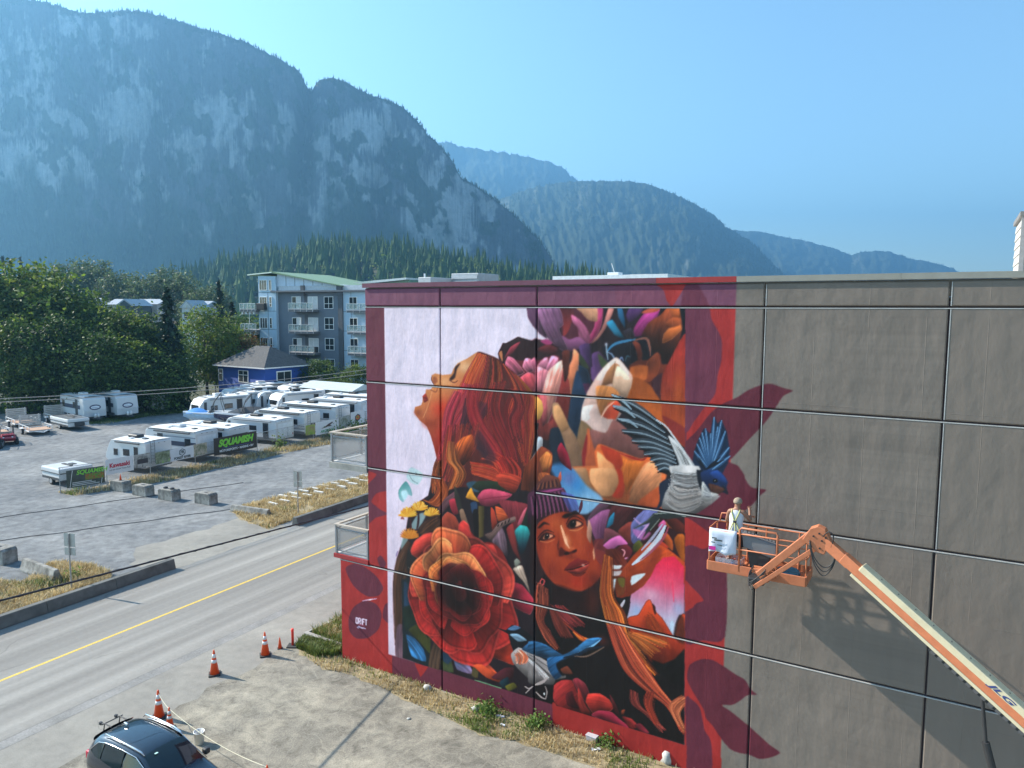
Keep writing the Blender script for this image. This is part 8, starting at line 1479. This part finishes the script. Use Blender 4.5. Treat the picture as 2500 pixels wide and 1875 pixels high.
def conifer(seed, H, R, cols, tiers=26, per=9, droop=.35, bare=.06):
    rng = np.random.default_rng(seed); mb = MB(); mb.tube([(0,0,0), (0,0,H*.5), (0,0,H*.98)], [H*.016, H*.010, .02], 7); Cs = []; D_ = []
    for k in range(tiers):
        u = k / (tiers - 1); z = H * (bare + (.97 - bare) * u); r = R * (1 - u) ** .8 * rng.uniform(.8, 1.15) + .12
        for j in range(max(4, int(per * (1 - .5*u)))):
            a = rng.uniform(0, 6.283); rr = r * rng.uniform(.65, 1.1); m = max(3, int(rr / .32))
            for i in range(m):
                f = (i + .7) / m; Cs.append((math.cos(a)*rr*f + rng.normal()*.06, math.sin(a)*rr*f + rng.normal()*.06, z - droop*rr*f**1.6 + rng.normal()*.08)); D_.append((math.cos(a)*.5, math.sin(a)*.5, .7))
    Cs = np.array(Cs); V, F = quads(Cs, .30 + .012*H, np.array(D_), rng, .5); cc = np.array(cols)[rng.integers(0, len(cols), len(Cs))] * rng.uniform(.7, 1.3, (len(Cs), 1))
    tm = bpy.data.meshes.new('trunk'); tm.from_pydata(mb.v, [], mb.f); tm.materials.append(M_BARK); return tm, np_mesh('crown', V, F, M_NEED, np.repeat(cc, 4, 0))
def plant(name, label, cat, meshes, loc, rz=0, sc=1.0, group=None):
    t = thing(name, label, cat, (loc[0], loc[1], 0), rz, group); t.scale = sc if hasattr(sc, '__len__') else (sc, sc, sc); link('trunk', meshes[0], t); link('crown', meshes[1], t); return t
G1 = [(.050,.088,.022), (.066,.110,.026), (.038,.068,.020), (.090,.130,.030)]; G2 = [(.10,.145,.028), (.115,.155,.032), (.065,.110,.025), (.135,.165,.035)]; G3 = [(.09,.125,.055), (.12,.15,.075), (.07,.10,.05)]
DA = deciduous(1, 15, 6.2, 2.2, .26, 330, 26, G1); DB = deciduous(2, 15, 5.6, 2.5, .26, 320, 26, G1 + G2[:2]); DC = deciduous(3, 15, 5.8, 2.4, .25, 330, 26, G2); DD = deciduous(4, 24, 6.5, 5, .42, 230, 20, G3); CO1 = conifer(5, 16, 3.3, [(.018,.036,.020), (.026,.050,.024), (.014,.028,.018)], 34, 13); CO2 = conifer(6, 18, 3.0, [(.016,.030,.020), (.022,.040,.022)], 30, 12)
def xa(x, y, d): q = at(*zA(x, y), d); return q                 # x in the zoomed lot view, d metres ahead
for i, (x, ytop, d, M_, lab) in enumerate(((-150, 120, 98, DB, 'leafy tree reaching past the left picture edge'), (30, 130, 99, DC, 'tall yellow-green tree at the far left behind the utility trailers'), (215, 115, 101, DC, 'tallest yellow-green tree in the left clump'), (380, 245, 100, DA, 'green tree just right of the tallest one in the left clump'), (330, 420, 92, DA, 'dark lower tree behind the first oval-badge trailer'), (120, 420, 91, DB, 'dark lower tree behind the slatted trailer gates'), (560, 345, 99, DB, 'rounded green tree in the middle of the left clump'), (720, 375, 98, DC, 'bright-topped tree right of the middle of the left clump'), (580, 520, 91, DA, 'dark low tree behind the second oval-badge trailer'), (850, 400, 99, DA, 'green tree just left of the tall dark conifer'), (800, 560, 93, DB, 'low dark tree behind the silver cargo trailer'), (960, 640, 95, DA, 'low shaded tree at the foot of the tall conifer'))):
    q = xa(x, ytop, d); k = max(q[2], 4) / 15; plant('broadleaf_tree', lab, 'tree', M_, q, i*1.7, (k*1.0 if q[2] > 10 else .75, k*1.0 if q[2] > 10 else .75, k), 'trees behind the trailer lot')
q = xa(1000, 240, 96); plant('conifer_tree', 'tall dark conifer left of the blue house', 'tree', CO1, q, 0, q[2]/16); q = xa(1310, 200, 128); plant('conifer_tree', 'slim dark conifer rising beside the apartment block', 'tree', CO2, q, 1, (q[2]/18*.8, q[2]/18*.8, q[2]/18)); q = xa(1390, 330, 132); plant('conifer_tree', 'dark conifer with broad skirts behind the blue house', 'tree', CO2, q, 2, (q[2]/18*1.2, q[2]/18*1.2, q[2]/18))
for x, y, d, M_, s, lab in ((1225, 370, 112, DC, 1.0, 'sunlit green tree between the conifer and the blue house'), (1330, 470, 118, DA, .8, 'shaded green tree behind the left end of the blue house'), (1440, 420, 126, DA, .8, 'dark tree against the left balconies of the apartments'), (1505, 520, 116, None, .55, 'russet-leaved tree above the blue house roof'), (1900, 680, 108, DA, .5, 'bushy green tree right of the blue house'), (2140, 710, 106, DB, .5, 'bushy green tree against the red wall edge'), (2020, 800, 100, DA, .4, 'low bush behind the pale storage shed')):
    if M_ is None: M_ = deciduous(9, 15, 5.2, 2.2, .26, 180, 22, [(.11,.06,.03), (.09,.075,.03), (.13,.07,.035)])
    q = xa(x, y, d); k = max(q[2], 3) / 15; plant('broadleaf_tree', lab, 'tree', M_, q, x*.01, (k if s > .7 else s, k if s > .7 else s, k), 'trees around the blue house')
for i, (x, y, d, lab) in enumerate(((370, 108, 232, 'grey-green cottonwood at the left of the distant line'), (470, 95, 240, 'tall pale cottonwood second in the distant line'), (575, 85, 236, 'tallest pale cottonwood in the distant line'), (690, 165, 228, 'rounded distant tree right of the tall cottonwoods'), (765, 170, 240, 'broad distant tree above the grey terrace roofs'), (870, 175, 225, 'distant tree just left of the pale crowned one'), (995, 135, 236, 'distant tree with a pale lifted crown'), (1085, 165, 230, 'broad distant tree above the tall conifer'), (1190, 250, 205, 'bright green round tree near the far terrace'), (1290, 235, 250, 'distant tree at the foot of the wooded hill'))):
    q = xa(x, y, d); k = q[2] / 24; plant('cottonwood_tree', lab, 'tree', DD, q, i*2.1, (k*1.0, k*1.0, k), 'distant line of cottonwoods')
for i, (x, y, d) in enumerate(((15, 55, 330), (60, 90, 320), (120, 60, 340), (165, 100, 330), (220, 95, 335), (270, 115, 325), (-40, 60, 330))):
    q = xa(x, y, d); k = q[2] / 18; plant('conifer_tree', 'hazy conifer %s from the left in the far-left line' % ('second','third','fourth','fifth','sixth','seventh','first')[i], 'tree', CO2, q, i, (k*.7, k*.7, k), 'hazy conifers at far left')
# undergrowth that closes the gaps under the trees and across the far valley floor
def mass(name, label, pts3, size, per, cols, seed, spread, zs=.6):
    rng = np.random.default_rng(seed); n = len(pts3); P_ = np.repeat(np.array(pts3), per, 0) + rng.normal(size=(n*per, 3)) * spread * [1, 1, zs]; P_[:, 2] = np.abs(P_[:, 2]) + .1; V, F = quads(P_, size, np.array([0, 0, .6]), rng)
    cc = np.repeat(np.array(cols)[rng.integers(0, len(cols), n)] * rng.uniform(.7, 1.3, (n, 1)), per, 0) * rng.uniform(.8, 1.2, (n*per, 1)); me = np_mesh(name, V, F, M_LEAF, np.repeat(cc, 4, 0)); return tag(link(name, me), label, 'undergrowth', kind='stuff')
rg = np.random.default_rng(12)
pp = [];
for k in range(150): d = rg.uniform(90, 97); x = rg.uniform(-60, 1080); q = at(*zA(x, 900), d); pp.append((q[0], q[1], rg.uniform(.4, 3.4)))
mass('undergrowth', 'dark leafy undergrowth beneath the trees behind the trailers', pp, .24, 26, G1, 3, .9)
pp = []
for k in range(420):
    d = rg.uniform(205, 330); x = rg.uniform(-100, 1500); q = at(*zA(x, 400), d); pp.append((q[0], q[1], rg.uniform(1, 6.5)))
for k in range(330): d = rg.uniform(300, 700); px = rg.uniform(-100, 1450); q = at(px, 750, d); pp.append((q[0], q[1], rg.uniform(2, 10)))
mass('valley_woodland', 'mixed green woodland filling the valley floor beyond the town', pp, .8, 34, G1 + G3, 4, 2.6)
# wooded hill behind the apartments
hs = [(400,700),(482,690),(530,672),(635,655),(711,640),(735,626),(776,618),(846,622),(923,620),(1000,628),(1052,642),(1117,655),(1175,664),(1234,680),(1300,690),(1430,700),(1520,725)]
t = NT('hill_soil'); t.set(Roughness=1.0); M_HILL = t.out(t.ramp(t.noise(.05, 5), [(.3, (.03,.04,.02)), (.7, (.07,.075,.04))]))
sx_ = np.array([p[0] for p in hs]); sy_ = np.array([p[1] for p in hs]); u = np.linspace(sx_[0], sx_[-1], 90); V = []; nv = 22
for a in u:
    c = at(a, np.interp(a, sx_, sy_), 800)
    for j in range(nv):
        f = j / (nv - 1); d = 540 + 420 * f; zz = c[2] * (math.sin(min(f / .62, 1) * math.pi / 2) if f < .62 else math.cos((f - .62) / .38 * math.pi / 2)); V.append((c[0] / c[1] * d, d, max(zz, -1) + 2.0 * math.sin(a * .05 + j)))
idx = (np.arange(89)[:, None] * nv + np.arange(nv - 1)[None]).ravel(); HV = np.array(V); tag(link('hill', np_mesh('hill', HV, np.stack([idx, idx + nv, idx + nv + 1, idx + 1], -1), M_HILL, smooth=True)), kind='structure')
hq = HV.reshape(90, nv, 3); rr = np.random.default_rng(5); ii = rr.integers(0, 90, 2600); jj = np.minimum((rr.uniform(0, 1, 2600) ** .8 * 16).astype(int), 15); hp = hq[ii, jj] + np.stack([rr.uniform(-5, 5, 2600), rr.uniform(-9, 9, 2600), np.full(2600, -1.0)], 1); keep = hp[:, 2] > .5
t = NT('hill_needles'); n = t.noise(.045, 5, .7); t.set(Roughness=.9); t.b.inputs['Specular IOR Level'].default_value = .1; M_HT = t.out(t.ramp(n, [(.3, (.028,.050,.020)), (.55, (.060,.098,.030)), (.72, (.12,.155,.045))]))
tiny_trees('hill_forest', hp[keep], (6 + rr.gamma(3.2, 3.0, 2600).clip(0, 20))[keep], 'dense conifer wood covering the low hill behind the apartments', 6, tiers=5, m=M_HT)
rr = np.random.default_rng(15); ii = rr.integers(0, 90, 300); jj = rr.integers(0, 13, 300); hp = hq[ii, jj] + np.stack([rr.uniform(-6, 6, 300), rr.uniform(-9, 9, 300), rr.uniform(3, 9, 300)], 1)
mass('hill_broadleaves', 'pale broadleaf trees scattered among the hill conifers', hp[hp[:, 2] > 3], .9, 30, G2 + G3, 8, 2.6)
# ------------------------------------------------------------------ dry grass
M_SOIL = P('dry_soil', (.27,.215,.125), .95, var=.35, scale=2.2, bump=.4, bscale=25)
def ragged(name, poly, z, m, amp=.25, step=.3, seed=1):
    rng = random.Random(seed); out = []; amp = min(amp, step * .38)
    for a, b in zip(poly, poly[1:] + poly[:1]):
        n = max(1, int(math.dist(a[:2], b[:2]) / step))
        for k in range(n): out.append((a[0] + (b[0]-a[0])*k/n + rng.uniform(-amp, amp), a[1] + (b[1]-a[1])*k/n + rng.uniform(-amp, amp)))
    return sheet(name, out, z, m)
def inpoly(X, Y, poly):
    m = np.zeros(len(X), bool); n = len(poly)
    for i in range(n):
        ax, ay = poly[i][:2]; bx, by = poly[(i+1) % n][:2]
        if ay != by: m ^= ((ay <= Y) != (by <= Y)) & (X < ax + (Y - ay) * (bx - ax) / (by - ay))
    return m
def blades(name, label, poly, n, h, seed, green=.25, dens=None, w=.012):
    rng = np.random.default_rng(seed); xs = [p[0] for p in poly]; ys = [p[1] for p in poly]; X = rng.uniform(min(xs), max(xs), n*3); Y = rng.uniform(min(ys), max(ys), n*3); k = inpoly(X, Y, poly) & (fbm(X*.9, Y*.9, 3, seed) + rng.uniform(-.25, .25, len(X)) > (dens or .40)); X, Y = X[k][:n], Y[k][:n]; n = len(X)
    gm = fbm(X*.55 + 3, Y*.55, 3, seed + 5); hh = h * rng.uniform(.35, 1.2, n) * (.6 + .9*fbm(X*1.3, Y*1.3, 2, seed + 9)); a = rng.uniform(0, 6.28, n); ln = rng.uniform(.1, .8, n); ww = w * rng.uniform(.7, 1.5, n)
    dx, dy = np.cos(a), np.sin(a); b = np.stack([X, Y, np.full(n, .005)], 1); sd_ = np.stack([-dy*ww, dx*ww, np.zeros(n)], 1); tip = b + np.stack([dx*ln*hh, dy*ln*hh, hh], 1); mid = b + np.stack([dx*ln*hh*.3, dy*ln*hh*.3, hh*.6], 1)
    V = np.stack([b - sd_, b + sd_, mid + sd_*.7, mid - sd_*.7, mid - sd_*.7, mid + sd_*.7, tip + sd_*.1, tip - sd_*.1], 1).reshape(-1, 3); F = np.arange(8*n).reshape(2*n, 4)
    g_ = (gm + rng.uniform(-.12, .12, n) > 1 - green)[:, None]; straw = np.array([(.46,.36,.20), (.38,.29,.15), (.55,.46,.29), (.32,.24,.13)])[rng.integers(0, 4, n)]; gr = np.array([(.12,.16,.04), (.17,.20,.06), (.09,.13,.035)])[rng.integers(0, 3, n)]; c = np.where(g_, gr, straw) * rng.uniform(.8, 1.2, (n, 1))
    return tag(link(name, np_mesh(name, V, F, M_GRASS, np.repeat(c, 8, 0))), label, 'grass', kind='stuff')
G = lambda z, *p: [tuple(g(*z(x, y))) for x, y in p]
wall_strip = [tuple(W(-19.1, 0, .02)), tuple(W(-5.0, 0, .02)), tuple(W(-5.0, 0, 1.1))] + G(z9, (2100, 1230), (1750, 1160), (1500, 1040), (1250, 930), (900, 760), (540, 610), (330, 570), (130, 440), (100, 330))
ragged('verge_soil', wall_strip, .012, M_SOIL, .12, .25, 3); blades('dry_grass', 'straw-coloured grass and weeds along the foot of the mural wall', wall_strip, 24000, .15, 3, .40, .42)
pl = G(zB, (1865, 865), (2040, 770)) + [tuple(W(-19.15, 0, -2.6)), tuple(W(-19.15, 0, -.02))] + G(zB, (2040, 930)); ragged('planter_soil', pl, .013, M_SOIL, .02, .5, 5); blades('planter_weeds', 'yellow-green weeds filling the kerbed planter', pl, 7000, .28, 7, .72, .25, .016)
wd_ = G(z9, (90, 380), (150, 290), (330, 330), (480, 380), (470, 450), (260, 460)); blades('green_weeds', 'rank green grass clump outside the planter kerb', wd_, 5000, .24, 9, .85, .25, .016)
v1_ = G(zB, (-60, 790), (-60, 540), (120, 560), (290, 445), (430, 430), (560, 460), (670, 500), (660, 585), (590, 610), (560, 570), (300, 670)); ragged('verge_soil', v1_, .012, M_SOIL, .2, .4, 6); blades('dry_grass', 'tall dry grass around the sign behind the near barrier', v1_, 20000, .26, 11, .24, .44, .016)
v2_ = G(zA, (1385, 1590), (1480, 1655), (1600, 1700), (1745, 1655), (2230, 1510), (2230, 1375), (1950, 1440), (1600, 1525)); ragged('verge_soil', v2_, .012, M_SOIL, .3, .5, 7); blades('dry_grass', 'dry golden grass on the verge beyond the driveway', v2_, 22000, .22, 13, .20, .44, .018)
fs = [np.array(p) for p in FP[:8]]; side = lambda p, q, o: (p[0] + o*.87, p[1] - o*.48)
v3_ = [side(p, 0, -.4) for p in fs] + [side(p, 0, o) for p, o in zip(reversed(fs), (3.0, 2.6, 2.2, 2.8, 2.2, 2.6, 1.8, 1.6))]; blades('dry_grass', 'patchy dry grass and weeds along the chain-link fence', v3_, 20000, .28, 17, .28, .47, .022)
t = NT('patchy_straw_soil'); n = t.noise(.5, 5, .65); t.set(Roughness=.95); c = t.ramp(t.noise(2, 5), [(.3, (.22,.18,.11)), (.7, (.36,.28,.16))]); t.l(t.ramp(n, [(.46, 0.0), (.56, .85)]), t.b.inputs['Alpha']); ragged('verge_soil', v3_, .009, t.out(c), .3, .6, 8)
v4_ = G(zc_, (960, 520), (1350, 400), (1900, 330), (2212, 300), (2212, 380), (1700, 440), (1300, 520)); blades('rough_grass', 'short rough green grass in front of the shaded trailers', v4_, 9000, .2, 19, .75, .40, .022)
# broad-leaved weeds at the wall and by the fence end
def weed(name, label, q, r, h, n, cols, seed):
    rng = np.random.default_rng(seed); P_ = np.stack([q[0] + rng.normal(size=n)*r*.5, q[1] + rng.normal(size=n)*r*.5, np.abs(rng.normal(size=n))*h*.5 + .03], 1); V, F = quads(P_, .055 if h < .6 else .12, np.array([0, 0, .7]), rng); cc = np.array(cols)[rng.integers(0, len(cols), n)] * rng.uniform(.75, 1.25, (n, 1)); return tag(link(name, np_mesh(name, V, F, M_LEAF, np.repeat(cc, 4, 0))), label, 'weed', kind='stuff')
WG = [(.10,.17,.04), (.14,.20,.05), (.08,.13,.035)]
weed('leafy_weed', 'leafy green weed beside the angular stone at the wall', g(*z9(1800, 960)), .45, .35, 420, WG, 1); weed('leafy_weed', 'leafy green weed under the small flower painting', g(*z5_(50, 1260)), .35, .35, 300, WG, 2); weed('leafy_weed', 'leafy weed behind the grey box at the wall', g(*z5_(720, 1440)), .4, .3, 320, WG, 3); weed('leafy_weed', 'bright green weed tuft by the fence past the brown banner', g(*zb_(1190, 810)), .5, .9, 180, WG, 4); weed('bramble_bush', 'green bramble along the fence below the last banner', g(*zb_(2050, 640)), 1.6, 1.3, 500, WG, 5); weed('bramble_bush', 'green bramble along the fence below the cat banner', g(*zb_(1800, 690)), 1.3, 1.0, 380, WG, 6); weed('leafy_weed', 'green weed tuft in the near verge beside the sign pole', g(*zB(455, 520)), .4, .4, 260, WG, 7)
# ================================================================== HAZE
hz = MB().box((-6500, -400, -30), (5200, 7400, 960)).build('haze', P('haze_unused', (.5,.5,.5)))
hm = bpy.data.materials.new('haze_air'); hm.use_nodes = True; nt = hm.node_tree
for nn in list(nt.nodes):
    if nn.type != 'OUTPUT_MATERIAL': nt.nodes.remove(nn)
pv = nt.nodes.new('ShaderNodeVolumePrincipled'); pv.inputs['Color'].default_value = (.24,.58,.98,1); pv.inputs['Density'].default_value = HAZE_DENSITY; pv.inputs['Anisotropy'].default_value = .5
nt.links.new(pv.outputs[0], nt.nodes['Material Output'].inputs['Volume'])
hz.data.materials.clear(); hz.data.materials.append(hm); tag(hz, 'pale blue summer haze filling the valley air', 'haze', kind='stuff')
